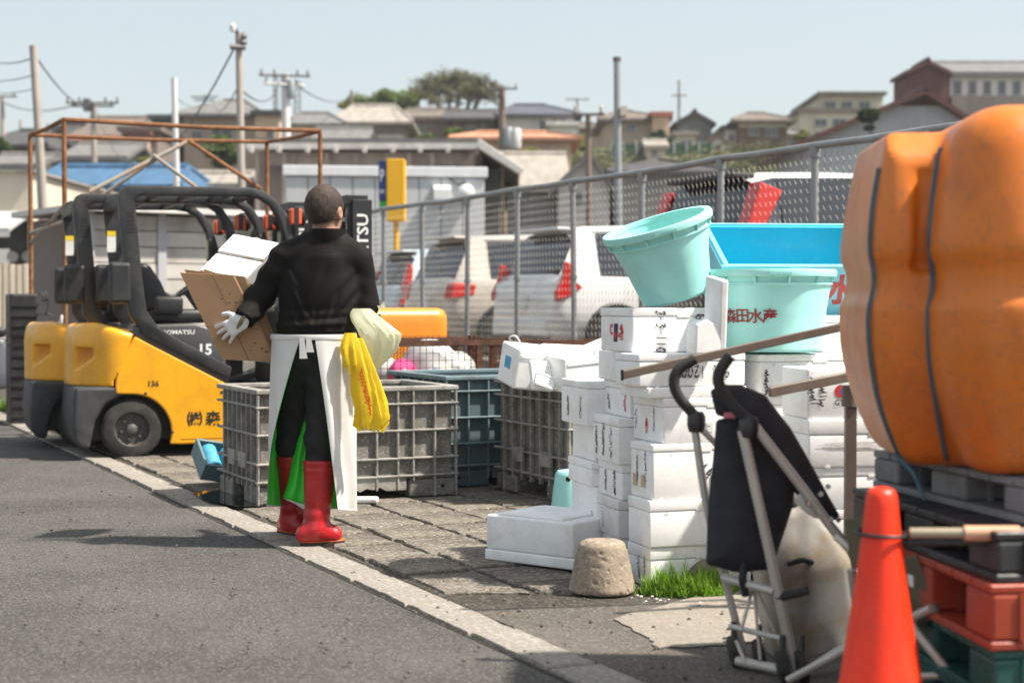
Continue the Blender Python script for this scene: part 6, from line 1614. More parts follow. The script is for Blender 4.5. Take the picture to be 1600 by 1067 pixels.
def cloth_panel(nm, poly, Z, th, seed, amp=.012, mat=m_cloth):
    """padded cloth: outline filled, puffed and creased, with real thickness"""
    pts = [Q(x, y, Z) for x, y in poly]; xs = np.array([[p.x, p.z] for p in pts])
    def inside(Xq):
        d = np.full(Xq.shape[:-1], 1e9); s_ = np.ones(Xq.shape[:-1])
        n = len(xs); j = n - 1
        for i in range(n):
            e = xs[j] - xs[i]; w2 = Xq - xs[i]; t_ = np.clip((w2 @ e) / (e @ e), 0, 1)
            b = w2 - t_[..., None] * e; d = np.minimum(d, (b ** 2).sum(-1))
            c1 = Xq[..., 1] >= xs[i][1]; c2 = Xq[..., 1] < xs[j][1]; c3 = e[0] * w2[..., 1] > e[1] * w2[..., 0]
            fl = (c1 & c2 & c3) | (~c1 & ~c2 & ~c3); s_ = np.where(fl, -s_, s_); j = i
        return s_ * np.sqrt(d)
    yc = Z - so.y
    def fn(P_):
        d2 = inside(P_[..., [0, 2]]); f = vnoise(P_ * np.array([1, .3, .28]), 34, seed) + .6 * vnoise(P_ * np.array([.6, .3, 1]), 18, seed + 9)
        hh = th * (1 - np.exp(np.minimum(d2, 0) / .035)) + amp * f + .006
        dy = np.abs(P_[..., 1] - yc - amp * vnoise(P_, 14, seed + 3)) - hh
        return smax(d2, dy, .02)
    lo = xs.min(0) - .04; hi = xs.max(0) + .04
    return ob(nm, sdf_mesh(nm, fn, (lo[0], yc - th - .05, lo[1]), (hi[0], yc + th + .05, hi[1]), .0085), mat, sr)
cloth_panel('seat_cloth', [(1117, 655), (1150, 646), (1186, 652), (1246, 732), (1240, 790), (1206, 890), (1150, 898), (1101, 884), (1106, 780)], 4.97, .055, 3, .018)
cloth_panel('hood_cloth', [(1108, 610), (1124, 598), (1160, 600), (1196, 616), (1236, 668), (1275, 735), (1316, 806), (1306, 816), (1262, 800), (1226, 752), (1180, 690), (1140, 655), (1118, 650)], 4.95, .035, 8, .008)
cloth_panel('side_cloth', [(1236, 776), (1252, 765), (1296, 806), (1300, 818), (1270, 812), (1250, 800)], 4.9, .01, 12, .003, m_foam2)
B('red_tag', MB().box(-.02, .016, -.006, .004, -.009, .009, T=Matrix.Translation(Q(1141, 649, 4.9))), m_inkp, sr, bevel=.003)
for px, py in ((1282, 772), (1294, 760), (1263, 786), (1298, 812), (1310, 812)): B('rivet', MB().lathe([(.009, 0), (.007, .006)], 10, T=Matrix.Translation(Q(px, py, 4.845)) @ Matrix.Rotation(R(90), 4, 'X')), m_chrome, sr)

# dirty white plastic jug behind the stroller
m_jug = M('jug_plastic', (.32, .31, .29), .5, var=.2, vs=4, dirt=((.25, .15, .05), .6, 7), streak=((.2, .19, .17), .7, 7), sss=.1)
g = at(1272, 900, 5.25); jz = .0
jug = thing('plastic_jug', 'dirty greyish white plastic sack jug leaning behind the stroller', 'jug', (g.x, g.y, 0), R(8), None, 0, R(-9))
def fjug(P_):
    z = P_[..., 2]; t_ = np.clip((z - .3) / .22, 0, 1)
    q = np.abs(P_[..., :2] - np.array([0, 0])) - np.stack([.15 - .085 * t_ ** 1.4, .1 - .05 * t_], -1) + .05
    d = np.linalg.norm(np.maximum(q, 0), axis=-1) + np.minimum(q.max(-1), 0) - .05
    d = smax(smax(d, z - .52, .05), -z, .03)
    hole = sd_caps(P_, (-.06, -.2, .36), (.03, -.2, .355), .1, .1)
    rg_ = 1 - np.abs(vnoise(P_ * np.array([1, 1, .45]), 24, 14)) * 4
    return d + .012 * vnoise(P_, 11, 4) - .006 * np.clip(rg_, 0, 1)
ob('body', sdf_mesh('body', fjug, (-.22, -.18, -.03), (.22, .18, .58), .011), m_jug, jug)
B('handle', MB().tube(spline([(-.07, -.1, .34), (-.03, -.13, .35), (.01, -.1, .33)]), .009, 7), m_black, jug, smooth=50)
None and B('rust_stain', MB().add([(-.06, -.092, .42), (-.02, -.094, .4), (.02, -.091, .43), (.0, -.088, .47), (-.04, -.09, .47)], [(0, 1, 2, 3, 4)]), M('rust_stain', (.3, .17, .05), .8, var=.4, vs=30), jug)
B('cap', MB().lathe([(.04, .0), (.045, .02), (.04, .05)], 16, T=TR(0, 0, .515)), m_jug, jug, smooth=40)

# olive folding chair behind the cone
m_olive = M('olive_canvas', (.11, .1, .06), .85, var=.15, vs=8, bump=.25, bs=160)
g = gnd(1390, 1040); chr_ = thing('folding_chair', 'olive canvas folding chair with white tubes behind the traffic cone', 'chair', (g.x, g.y, 0))
co = Vector((g.x, g.y, 0)); Cq = lambda px, py, Z: at(px, py, Z) - co
def ctube(nm, pts, r_=.013): return B(nm, MB().tube(pts, r_, 10), m_alu, chr_, smooth=50)
def slabpoly(nm, pts, th, mat, par):
    n = (pts[1] - pts[0]).cross(pts[2] - pts[0]).normalized() * th
    k = len(pts); return B(nm, MB().add(pts + [p + n for p in pts], [tuple(range(k)), tuple(range(2 * k - 1, k - 1, -1))] + [(i, (i + 1) % k, k + (i + 1) % k, k + i) for i in range(k)]), mat, par, bevel=.004)
slabpoly('backrest', [Cq(1318, 812, 4.75), Cq(1380, 806, 4.65), Cq(1402, 826, 4.62), Cq(1408, 880, 4.6), Cq(1330, 890, 4.7)], .012, m_olive, chr_)
slabpoly('seat', [Cq(1400, 872, 4.6), Cq(1428, 868, 4.45), Cq(1466, 962, 4.35), Cq(1420, 985, 4.5)], .012, m_olive, chr_)
ctube('leg', [Cq(1456, 950, 4.36), Cq(1350, 1000, 4.6), Cq(1232, 1062, 4.78)]); ctube('leg', [Cq(1400, 930, 4.5), Cq(1430, 985, 4.4), Cq(1512, 1085, 4.3)])
ctube('leg', [Cq(1330, 890, 4.75), Cq(1345, 1000, 4.8), Cq(1370, 1090, 4.85)]); ctube('stretcher', [Cq(1400, 1058, 4.45), Cq(1492, 1054, 4.36)], .011)
ctube('back_tube', [Cq(1306, 838, 4.8), Cq(1342, 868, 4.74), Cq(1400, 935, 4.6)], .012)

# traffic cone and its bar
m_cone = M('cone_red', (.9, .035, .004), .42, var=.06, vs=4, dirt=((.6, .02, .005), .4, 4), streak=((.95, .16, .08), .25, 9), sss=.1, spec=.5)
CZ_ = 4.09; cx_ = (1379 - 800) * CZ_ / F
cn = thing('traffic_cone', 'bright red orange traffic cone in the right foreground', 'traffic cone', (cx_, CZ_, 0), R(12))
B('body', MB().lathe([(.143, .028), (.135, .05), (.105, .2), (.072, .42), (.05, .58), (.043, .655), (.04, .68), (.033, .694), (.02, .7), (.004, .702)], 48), m_cone, cn, smooth=40)
B('base', MB().box(-.19, .19, -.19, .19, 0, .028), m_cone, cn, bevel=.02)
m_bar = M('bar_plastic', (.3, .26, .19), .4, var=.12, vs=5, dirt=((.15, .13, .1), .4, 8)); m_sleeve = M('bar_sleeve', (.6, .34, .22), .6, var=.08)
bz = zat(831, CZ_); cb = thing('cone_bar', 'horizontal barrier bar hooked over the cone with a tan sleeve', 'barrier bar', (cx_, CZ_, bz))
B('bar', MB().tube([(.066, -.03, .002), (.5, -.06, .006)], .014, 14), m_bar, cb, smooth=40)
B('sleeve', MB().tube([(.205, -.0392, .0030), (.345, -.0493, .0044)], .02, 16), m_sleeve, cb, smooth=40)
B('under_bar', MB().tube([(.07, -.02, -.022), (.5, -.05, -.02)], .011, 10), m_fblk, cb, smooth=40)
B('loop', MB().tube([(.066 * math.cos(R(a)), .066 * math.sin(R(a)), -.004 - .012 * math.cos(R(a)) * .2) for a in range(0, 360, 12)], .0055, 8, closed=True), m_fblk, cb, smooth=50)

# concrete block, stone and grass
m_cblk = M('rough_concrete', (.3, .245, .185), .92, var=.18, vs=9, dirt=((.17, .14, .11), .5, 12), speck=((.5, .43, .34), .5, 70), bump=.8, bs=70)
g = gnd(944, 937); cbk = MB()
rb_ = np.random.RandomState(4)
def fblk(P_):
    z = P_[..., 2]; ang = np.arctan2(P_[..., 1], P_[..., 0]); r_ = np.hypot(P_[..., 0], P_[..., 1])
    rad = .138 - .215 * np.clip(z, 0, .3) + .001 * np.cos(ang * 8)
    d = smax(smax((r_ - rad) * .95, z - .212, .035), -z, .02)
    pit = np.maximum(vnoise(P_, 160, 3) - .4, 0) * .02 + np.maximum(vnoise(P_, 240, 9) - .4, 0) * .02
    return d + .002 * vnoise(P_, 30, 2) + pit
o = ob('concrete_block', sdf_mesh('concrete_block', fblk, (-.17, -.17, -.03), (.17, .17, .24), .006), m_cblk)
o.location = (g.x, g.y + .13, .01); tag(o, 'weathered tapered concrete block in front of the foam stack', 'concrete block')
m_stone = M('stone', (.16, .13, .105), .95, var=.3, vs=8, dirt=((.33, .27, .2), .7, 7), bump=.8, bs=40)
def fst(P_): return sd_ell(P_, (0, 0, .05), (.14, .1, .11)) + .02 * vnoise(P_, 22, 6) + .01 * vnoise(P_, 50, 7)
o = ob('stone', sdf_mesh('stone', fst, (-.2, -.16, -.1), (.2, .16, .24), .012), m_stone); g = gnd(1082, 925); o.location = (g.x + .02, g.y + .12, .0); tag(o, 'rough brown stone among the grass by the foam stack', 'stone')
rgr = random.Random(31); gm = MB()
def blades(cx, cy, rx, ry, n, hmax, mbx):
    for i in range(n):
        a = rgr.uniform(0, 6.28); q = rgr.random() ** .6; x, y = cx + math.cos(a) * rx * q, cy + math.sin(a) * ry * q
        h = hmax * (1.05 - q * .7) * rgr.uniform(.5, 1.1); d = rgr.uniform(0, 6.28); l = rgr.uniform(.1, .7) * h; w_ = .0035
        c, s_ = math.cos(d), math.sin(d)
        mbx.add([(x - s_ * w_, y + c * w_, .005), (x + s_ * w_, y - c * w_, .005), (x + c * l * .4 + s_ * w_ * .8, y + s_ * l * .4 - c * w_ * .8, h * .6), (x + c * l * .4 - s_ * w_ * .8, y + s_ * l * .4 + c * w_ * .8, h * .6), (x + c * l, y + s_ * l, h)], [(0, 1, 2, 3), (3, 2, 4)])
g1, g2, g3 = gnd(1042, 932), gnd(1095, 934), gnd(1120, 930)
blades(g1.x, g1.y + .04, .1, .08, 900, .11, gm); blades(g2.x, g2.y + .03, .13, .08, 1200, .12, gm); blades(g3.x, g3.y + .06, .1, .09, 700, .13, gm); blades(g2.x - .05, g2.y + .05, .2, .1, 130, .2, gm); blades(g1.x - .02, g1.y + .02, .12, .06, 60, .17, gm)
m_grass = M('grass_green', (.2, .36, .035), .6, var=.4, vs=14, trans=.4)
tag(B('grass_tuft', gm, m_grass, wn=False), 'bright green grass tuft at the foot of the foam stack', 'grass', kind='stuff')
ch_ = MB()
for i in range(24):
    g = gnd(rgr.uniform(985, 1110), rgr.uniform(932, 948)); s_ = rgr.uniform(.003, .008)
    ch_.lathe([(s_ * .8, 0), (s_, s_ * .3), (s_ * .4, s_ * .6)], 5, T=Matrix.Translation((g.x, g.y, .012)))
tag(B('foam_crumbs', ch_, m_foam2), 'pale crumbs and shell bits below the grass', 'crumbs', kind='stuff')
vg = MB()
for i in range(7):
    g = gnd(-20 + i * 9, 634 + i % 3 * 3); blades(g.x, g.y, .45, .35, 420, .16, vg)
tag(B('verge_grass', vg, m_grass, wn=False), 'green verge grass at the far left edge', 'grass', kind='stuff')

# motor scooter peeking in at the left edge
g = gnd(10, 640); sct = thing('scooter', 'dark scooter cut off by the left edge of the picture', 'scooter', (at(6, 500, 17).x, 17, 0), R(20))
for x in (-.55, .6):
    w2 = B('wheel', MB().lathe([(.14, -.05), (.22, -.05), (.24, 0), (.22, .05), (.14, .05)], 24, T=TR(x, 0, .24, rx=R(90))), m_tyre, sct, smooth=40); B('rim', MB().lathe([(.14, -.03), (.14, .03)], 16, T=TR(x, 0, .24, rx=R(90))), m_alloy, w2)
B('body', MB().prism([(-.8, .75), (-.5, .85), (.0, .8), (.12, .45), (.35, .38), (.5, .95), (.6, 1.0), (.66, .6), (.5, .28), (-.3, .25), (-.5, .5)], -.14, .14), M('scooter_paint', (.12, .13, .15), .3, coat=.4), sct, bevel=.04, seg=3, smooth=50)
B('seat', MB().box(-.65, .02, -.13, .13, .82, .93), m_seat, sct, bevel=.04, seg=3, smooth=50)
B('handlebar', MB().tube([(.42, -.33, 1.08), (.5, 0, 1.05), (.42, .33, 1.08)], .016, 8), m_fblk, sct, smooth=50)
for s_ in (-1, 1): B('mirror', MB().lathe([(.02, 0), (.06, .01), (.06, .025)], 14, T=TR(.44, s_ * .3, 1.26, ry=R(-90))), m_fblk, sct, smooth=50); B('mirror_stalk', MB().tube([(.43, s_ * .28, 1.08), (.45, s_ * .3, 1.24)], .006, 5), m_fblk, sct)
B('headlight', MB().lathe([(.03, 0), (.08, .02), (.09, .08)], 16, T=TR(.58, 0, .98, ry=R(90))), m_amber, sct, smooth=40)
# black crate stack left of the far forklift
cr = thing('black_crate', 'tall ribbed black crate behind the forklift counterweight', 'crate', at(38, 600, 15.2), R(24)); cr.location.z = 0
B('shell', MB().box(-.13, .13, 0, .4, 0, 1.28), m_fblk, cr, bevel=.02)
for i in range(12): B('rib', MB().box(-.14, .14, -.014, -.0005, .08 + i * .098, .11 + i * .098), m_fblk, cr)
# ================================================================ THE MAN CARRYING BOXES
PO = Vector(((478 - 800) * 7.62 / F, 7.62, 0))
man = thing('person', 'person in black jacket, white apron and red boots carrying boxes, seen from behind', 'person', PO)
K = 7.62 / F
def J(px, py, y=0.0):          # photo position -> local joint, y = how far it lies beyond the body plane
    s = (7.62 + y) / F
    return ((px - 800) * s - PO.x, y, CAM_H - (py - 475) * s)
m_skin = M('skin', (.36, .19, .13), .55, var=.1, vs=12, sss=.15, bump=.1, bs=200); m_hair = M('hair_dark', (.045, .028, .02), .75, var=.35, vs=30, bump=.6, bs=160)
m_jack = M('jacket_black', (.0085, .0072, .0066), .78, var=.2, vs=5, bump=.2, bs=160, spec=.18); m_trous = M('trousers_black', (.009, .0085, .009), .8, var=.25, vs=6, bump=.15, bs=160)
m_boot = M('boot_red', (.43, .006, .01), .36, var=.1, vs=6, dirt=((.22, .012, .012), .5, 9), speck=((.3, .1, .08), .25, 60), coat=.15); m_sole = M('boot_sole', (.04, .025, .022), .8, var=.3, vs=20); m_trim = M('boot_trim', (.75, .13, .03), .5)
m_glove = M('glove_white', (.7, .69, .68), .75, var=.06, vs=20, bump=.25, bs=180); m_apw = M('apron_white', (.68, .67, .65), .45, var=.04, vs=4, dirt=((.55, .53, .5), .3, 6), bump=.08, bs=30); m_apg = M('apron_green', (.05, .62, .05), .45, var=.08, vs=5)
HEAD = J(509, 331, .03); NECK = J(513, 372, .0)
SL, SR = J(441, 405, .0), J(563, 408, .02)
EL, ER = J(404, 468, .03), J(571, 474, .05)
WL, WR = J(381, 499, -.055), J(556, 494, .28)
HIPL, HIPR = J(466, 548, .02), J(512, 548, -.01)
KL, KR = J(456, 694, .16), J(502, 688, -.02)
AL, AR = J(456, 808, .26), J(493, 826, -.06)
CH = J(505, 430, .02); WA = J(490, 520, .01); PEL = J(489, 552, .01)
def legs(P_, g):
    d = smin(sd_caps(P_, HIPL, KL, .085 + g, .062 + g), sd_caps(P_, KL, AL, .06 + g, .045 + g), .04)
    e = smin(sd_caps(P_, HIPR, KR, .088 + g, .064 + g), sd_caps(P_, KR, AR, .06 + g, .045 + g), .04)
    return d, e
def torso(P_, g):
    d = sd_ell(P_, (CH[0], CH[1], CH[2] + .0), (.18 + g, .115 + g, .2 + g))
    d = smin(d, sd_ell(P_, ((CH[0] + WA[0]) / 2, .01, (CH[2] + WA[2]) / 2), (.175 + g, .118 + g, .2 + g)), .08)
    d = smin(d, sd_ell(P_, (WA[0], WA[1], WA[2] - .03), (.172 + g, .122 + g, .14 + g)), .06)
    return d
def arms(P_, g):
    l = smin(sd_caps(P_, SL, EL, .053 + g, .052 + g), sd_caps(P_, EL, WL, .054 + g, .036 + g), .03)
    r = smin(sd_caps(P_, SR, ER, .052 + g, .047 + g), sd_caps(P_, ER, WR, .05 + g, .034 + g), .03)
    return l, r
HR = Matrix.Rotation(R(-24), 3, 'Z')            # the head is turned a little to the right
def hl(P_): return (P_ - np.array(HEAD)) @ np.array(HR)     # head space: +y is the face direction
def fhead(P_):
    q = hl(P_)
    d = sd_ell(q, (0, -.012, .022), (.083, .1, .1))
    d = smin(d, sd_ell(q, (0, .035, -.05), (.058, .062, .068)), .04)
    d = smin(d, sd_caps(q, (0, .098, -.005), (0, .113, -.04), .011, .016), .012)       # nose
    d = smin(d, sd_ell(q, (0, .092, -.075), (.028, .01, .012)), .01)                    # lips
    d = smin(d, sd_ell(q, (0, .075, -.108), (.028, .024, .018)), .02)                   # chin
    for s in (-1, 1):
        d = smax(d, -sd_ell(q, (s * .032, .098, .01), (.018, .014, .011)), .012)         # eye sockets
        d = smin(d, sd_ell(q, (s * .031, .081, .008), (.012, .012, .0095)), .004)
        d = smin(d, sd_ell(q, (s * .03, .09, .03), (.024, .008, .006)), .01)            # brow
        ear = np.maximum(sd_ell(q, (s * .086, -.008, -.012), (.013, .024, .036)), -sd_ell(q, (s * .097, -.004, -.01), (.007, .013, .022)))
        d = smin(d, ear, .006)
    return d
def fbody(P_):
    d = fhead(P_)
    d = smin(d, sd_caps(P_, (NECK[0], -.005, NECK[2] - .07), (HEAD[0], HEAD[1] - .01, HEAD[2] - .05), .062, .058), .03)
    d = smin(d, torso(P_, -.03), .05)
    l, r = arms(P_, -.018); d = smin(smin(d, l, .03), r, .03)
    a, b = legs(P_, -.02); d = smin(smin(d, a, .03), b, .03)
    d = smin(d, sd_ell(P_, PEL, (.14, .1, .1)), .05)
    for A in (AL, AR): d = smin(d, sd_caps(P_, (A[0], A[1], .07), (A[0] + .05, A[1] + .05, .05), .035, .03), .03)
    return d
body = ob('body', sdf_mesh('body', fbody, (-.5, -.25, .0), (.45, .5, 1.78), .0095), m_skin, man)
# hair cap: short crop, nape tapered
def fhair(P_):
    q = hl(P_)
    d = sd_ell(q, (0, -.014, .024), (.09, .108, .108)) + .0022 * vnoise(P_, 120, 4) + .0016 * vnoise(P_, 210, 9)
    cut = np.maximum(q[..., 1] * .75 - .045 + (-.03 - q[..., 2]) * .62, -.082 - q[..., 2] + .25 * np.maximum(q[..., 1] + .03, 0))
    d = smax(d, cut, .012)
    for s in (-1, 1): d = smax(d, -sd_ell(q, (s * .088, -.004, -.022), (.022, .028, .042)), .006)
    return d
ob('hair', sdf_mesh('hair', fhair, (HEAD[0] - .14, HEAD[1] - .16, HEAD[2] - .13), (HEAD[0] + .14, HEAD[1] + .15, HEAD[2] + .16), .005), m_hair, man)
hm = [o for o in man.children if o.name.startswith('hair')][0]; rh = random.Random(3); hs = MB()
pol = list(hm.data.polygons)
for k in range(9000):
    f = rh.choice(pol); n = f.normal; c = Vector(f.center) + Vector((rh.uniform(-.003, .003), rh.uniform(-.003, .003), rh.uniform(-.003, .003)))
    if (hl(np.array([c]))[0])[1] > .075: continue
    d = (n * rh.uniform(.25, .6) + Vector((rh.uniform(-.3, .3), rh.uniform(-.3, .3), -.75))).normalized() * rh.uniform(.006, .012); s_ = d.cross(n).normalized() * .0006
    hs.add([c - n * .001 - s_, c - n * .001 + s_, c + d + n * .0015], [(0, 1, 2)])
tag(B('hair_strands', hs, m_hair, hm, wn=False), kind='stuff')
# eyes
for s in (-1, 1):
    c = Vector(HEAD) + (HR @ Vector((s * .031, .087, .008)))
    B('eye', MB().lathe([(.0005, -.009), (.006, -.0065), (.009, 0), (.006, .0065), (.0005, .009)], 12, T=Matrix.Translation(c)), M('eye_white', (.6, .58, .55), .3), man, smooth=60)
# jacket: torso and sleeves, folds running from the arm pits and bunched above the waistband
def fjacket(P_):
    z = P_[..., 2]
    d = torso(P_, .014)
    sh = sd_caps(P_, (SL[0] + .02, .0, SL[2] + .02), (SR[0] - .02, .01, SR[2] + .02), .058, .058)
    d = smin(d, sh, .045)
    d = smin(d, sd_caps(P_, (NECK[0] - .0, .0, NECK[2] - .1), (NECK[0], .004, NECK[2] - .035), .105, .072), .05)
    for S_ in (SL, SR): d = smin(d, sd_caps(P_, (NECK[0], .0, NECK[2] + .012), (S_[0] * .8 + NECK[0] * .2, .0, S_[2] + .025), .056, .056), .05)
    l, r = arms(P_, .013)
    wl = P_ - np.array(EL)
    l = l + .005 * np.sin(70 * (wl @ np.array([.35, .2, .9])) + 8 * vnoise(P_, 8, 2))
    d = smin(smin(d, l, .022), r + .0015 * np.sin(64 * (P_[..., 2] + .3 * P_[..., 0])), .03)
    X2 = P_[..., [0, 2]]
    def fold(p, q, w_, am):
        p, q = np.array(p), np.array(q); e = q - p; t_ = np.clip(((X2 - p) @ e) / (e @ e), 0, 1)
        dd = np.linalg.norm(X2 - p - t_[..., None] * e, axis=-1); return am * np.exp(-(dd / w_) ** 2) * (np.sin(t_ * np.pi) ** .6 + .05)
    back = (P_[..., 1] < .06)
    fo = 0
    for p, q, w_, am in (((.255, 1.27), (.12, 1.09), .014, .009), ((.25, 1.2), (.17, 1.07), .012, .008), ((.21, 1.33), (.06, 1.13), .016, .006), ((-.06, 1.28), (.03, 1.09), .013, .007), ((-.07, 1.21), (-.03, 1.07), .011, .007),
                         ((.1, 1.38), (.02, 1.17), .02, .004), ((.15, 1.22), (.1, 1.06), .01, .006), ((-.09, 1.36), (-.02, 1.25), .012, .005), ((.24, 1.35), (.17, 1.24), .012, .006), ((.05, 1.16), (.03, 1.05), .009, .005)):
        fo = fo + fold(p, q, w_, am) - fold((p[0] + .022, p[1]), (q[0] + .02, q[1]), w_, am * .7)
    d = d - np.where(back, fo, 0)
    d = d + .0035 * vnoise(P_ * np.array([1, 1, .6]), 14, 11) + .002 * np.sin(95 * P_[..., 0] + 6 * vnoise(P_, 8, 5)) * np.exp(-((z - 1.06) / .035) ** 2)
    d = d - .008 * np.exp(-((z - 1.085) / .035) ** 2) + .004 * np.sin(z * 120 + 9 * vnoise(P_, 5, 8)) * np.exp(-((z - 1.1) / .05) ** 2)
    d = smax(d, 1.035 - z + .01 * vnoise(P_, 9, 3), .012)           # hem
    # collar opening, hollow neck
    nk = sd_caps(P_, (NECK[0], .0, NECK[2] - .12), (NECK[0], .006, NECK[2] + .1), .058, .066)
    d = smax(d, -nk, .006)
    d = np.maximum(d, z - (NECK[2] + .03))
    # cuffs
    for W, E in ((WL, EL), (WR, ER)):
        n = np.array(W) - np.array(E); n = n / np.linalg.norm(n)
        cyl = sd_caps(P_, np.array(W) - n * .005, np.array(W) + n * .2, .075, .075)
        d = np.maximum(d, -np.maximum(cyl, -((P_ - np.array(W)) @ n - .005)))
    return d
ob('jacket', sdf_mesh('jacket', fjacket, (-.45, -.25, .98), (.45, .42, 1.62), .0065), m_jack, man)
B('collar', MB().rings([[(NECK[0] + (a_ + .008 * k) * math.cos(R(t)), .002 + (b_ + .008 * k) * math.sin(R(t)) + .0 * k, NECK[2] - .07 + hh) for t in range(0, 360, 15)] for k, (a_, b_, hh) in enumerate(((.07, .07, .0), (.086, .086, .06), (.077, .08, .112), (.066, .07, .11), (.05, .056, .03)))], caps=False), m_jack, man, smooth=60)
def ftr(P_):
    a, b = legs(P_, .016)
    z = P_[..., 2]
    d = smin(a, b, .02)
    d = smin(d, sd_ell(P_, (PEL[0], PEL[1], PEL[2] + .0), (.178, .125, .13)), .05)
    d = d + .006 * vnoise(P_ * np.array([1, 1, .5]), 18, 21) + .004 * np.sin(60 * (z + .4 * P_[..., 0]) + 8 * vnoise(P_, 7, 4))
    return np.maximum(np.maximum(d, .38 - z), z - 1.05)
ob('trousers', sdf_mesh('trousers', ftr, (-.3, -.25, .36), (.3, .4, 1.06), .008, 1), m_trous, man)
# boots
def boot(K_, A_, top, tx, ty, nm='boot'):
    A_ = np.array(A_); toe = np.array([tx, ty]); zb = .022
    kk = np.array(K_)
    tt = (top - A_[2]) / (kk[2] - A_[2]); tp = A_ + (kk - A_) * tt
    d2 = np.array([tx - A_[0], ty - A_[1]]); d2 = d2 / np.linalg.norm(d2)
    heel = (A_[0] - d2[0] * .055, A_[1] - d2[1] * .055)
    def fb(P_):
        d = sd_caps(P_, (A_[0], A_[1], .1), tuple(tp), .057, .083)
        d = d + .0035 * np.sin(90 * P_[..., 2] + 6 * vnoise(P_, 9, 3)) * np.exp(-((P_[..., 2] - .17) / .05) ** 2)
        d = d - .004 * np.exp(-((P_[..., 2] - (top - .05)) / .006) ** 2) - .003 * np.exp(-((P_[..., 2] - (top - .012)) / .012) ** 2)
        f = sd_caps(P_, (heel[0], heel[1], zb + .045), (A_[0], A_[1], zb + .06), .047, .056)
        f = smin(f, sd_caps(P_, (A_[0], A_[1], zb + .05), (tx - d2[0] * .05, ty - d2[1] * .05, zb + .036), .054, .046), .02)
        d = smin(d, f, .045)
        d = smax(d, (zb + .012) - P_[..., 2], .008)
        d = np.maximum(d, P_[..., 2] - top)
        inner = sd_caps(P_, tuple(A_ + (tp - A_) * .5), tuple(tp + (tp - A_) * .3), .05, .078)
        return np.maximum(d, -inner)
    lo = np.minimum(np.minimum(A_, kk)[:2], toe).min() ; 
    o = ob(nm, sdf_mesh(nm, fb, (min(A_[0], tx, kk[0]) - .14, min(A_[1], ty, kk[1]) - .14, .0), (max(A_[0], tx, kk[0]) + .14, max(A_[1], ty, kk[1]) + .14, top + .02), .006, 1), m_boot, man)
    def outline(off):
        n = Vector((-d2[1], d2[0])); pts = []
        for i in range(28):
            a = 2 * math.pi * i / 28; c, s = math.cos(a), math.sin(a)
            L_ = (.5 * (math.hypot(tx - heel[0], ty - heel[1]) + .034)) + off; w_ = (.0415 if c > 0 else .038) + off
            mx, my = (heel[0] + tx) / 2 - d2[0] * .008, (heel[1] + ty) / 2 - d2[1] * .008
            e = abs(c) ** .75 * (1 if c > 0 else -1)
            pts.append((mx + d2[0] * e * L_ + n[0] * s * w_, my + d2[1] * e * L_ + n[1] * s * w_))
        return pts
    sole = MB().rings([[(x, y, z) for x, y in outline(of)] for of, z in ((-.002, .004), (.0, .03))]); B('sole', sole, m_sole, o, smooth=40)
    B('sole_trim', MB().rings([[(x, y, z) for x, y in outline(of)] for of, z in ((.0, .0305), (.001, .034), (-.002, .037))]), m_trim, o, smooth=40)
    return o
boot(KR, AR, .425, AR[0] + .125, AR[1] + .045); boot(KL, AL, .425, AL[0] - .075, AL[1] + .09)
# apron: skirt open at the back, white outside and green inside
def apron(inner, off):
    nu, nv = 90, 40; mb = MB()
    def f(s, t):
        z = 1.025 - t * (.83 + .05 * math.sin(s * 3.1))
        op = R(10 + 66 * t ** .85); opr = R(8 + 34 * t)                 # half opening at the back (-y)
        a = -math.pi / 2 - op - s * (2 * math.pi - op - opr)              # from back left round the front to back right
        rx = .2 + .012 * t + (.016 * math.sin(s * 38 + t * 2) + .008 * math.sin(s * 71 + 4 * t)) * min(1, t * 1.6); ry = .158 + .08 * t + (.02 * math.sin(s * 33 + 1) + .008 * math.sin(s * 67 - 3 * t)) * min(1, t * 1.6)
        cx = PEL[0] - .015 * t * t - .0 * t; cy = .01 + .07 * t
        drop = 0
        return (cx + (rx - off) * math.cos(a), cy + (ry - off) * math.sin(a), z)
    mb.grid(f, nu, nv); return mb
ap = B('apron', apron(False, 0), m_apw, man, smooth=180); B('apron_lining', apron(True, .004), m_apg, ap, smooth=180)
B('apron_hem', MB().tube([apron_p for apron_p in apron(False, .002).v[-91:]], .004, 6), m_apw, ap, smooth=60)
tie = MB().rings([[(PEL[0] - .0 + (r_ + .0) * math.cos(a), .01 + (r_ * .78) * math.sin(a), 1.02 + dz) for a in [2 * math.pi * i / 40 for i in range(40)]] for r_, dz in ((.205, -.012), (.209, 0), (.205, .014), (.2, 0), (.205, -.012))], caps=False)
B('apron_tie', tie, m_apw, ap, smooth=60)
for dx, l in ((-.012, .1), (.02, .07)):
    B('tie_end', MB().rings([[(PEL[0] - .02 + dx - .01, -.162 - .0 * k, 1.02 - l * k / 4), (PEL[0] - .02 + dx + .012, -.163, 1.02 - l * k / 4), (PEL[0] - .02 + dx + .012 + .004 * k, -.167, 1.02 - l * k / 4), (PEL[0] - .02 + dx - .01, -.167, 1.02 - l * k / 4)] for k in range(5)]), m_apw, ap)
fl_ = MB()
def fflap(s, t):
    xl, xr = 479 - 39 * t ** .8 - 3 * math.sin(t * 6), 481 - 4 * t + 2 * math.sin(t * 9)
    return J(xl + (xr - xl) * s, 640 + t * (138 + 12 * s), .03 + .05 * (1 - s) + .02 * math.sin(s * 7 + t * 3))
fl_.grid(fflap, 14, 20); B('apron_flap', fl_, m_apg, ap, smooth=180, thick=.003)
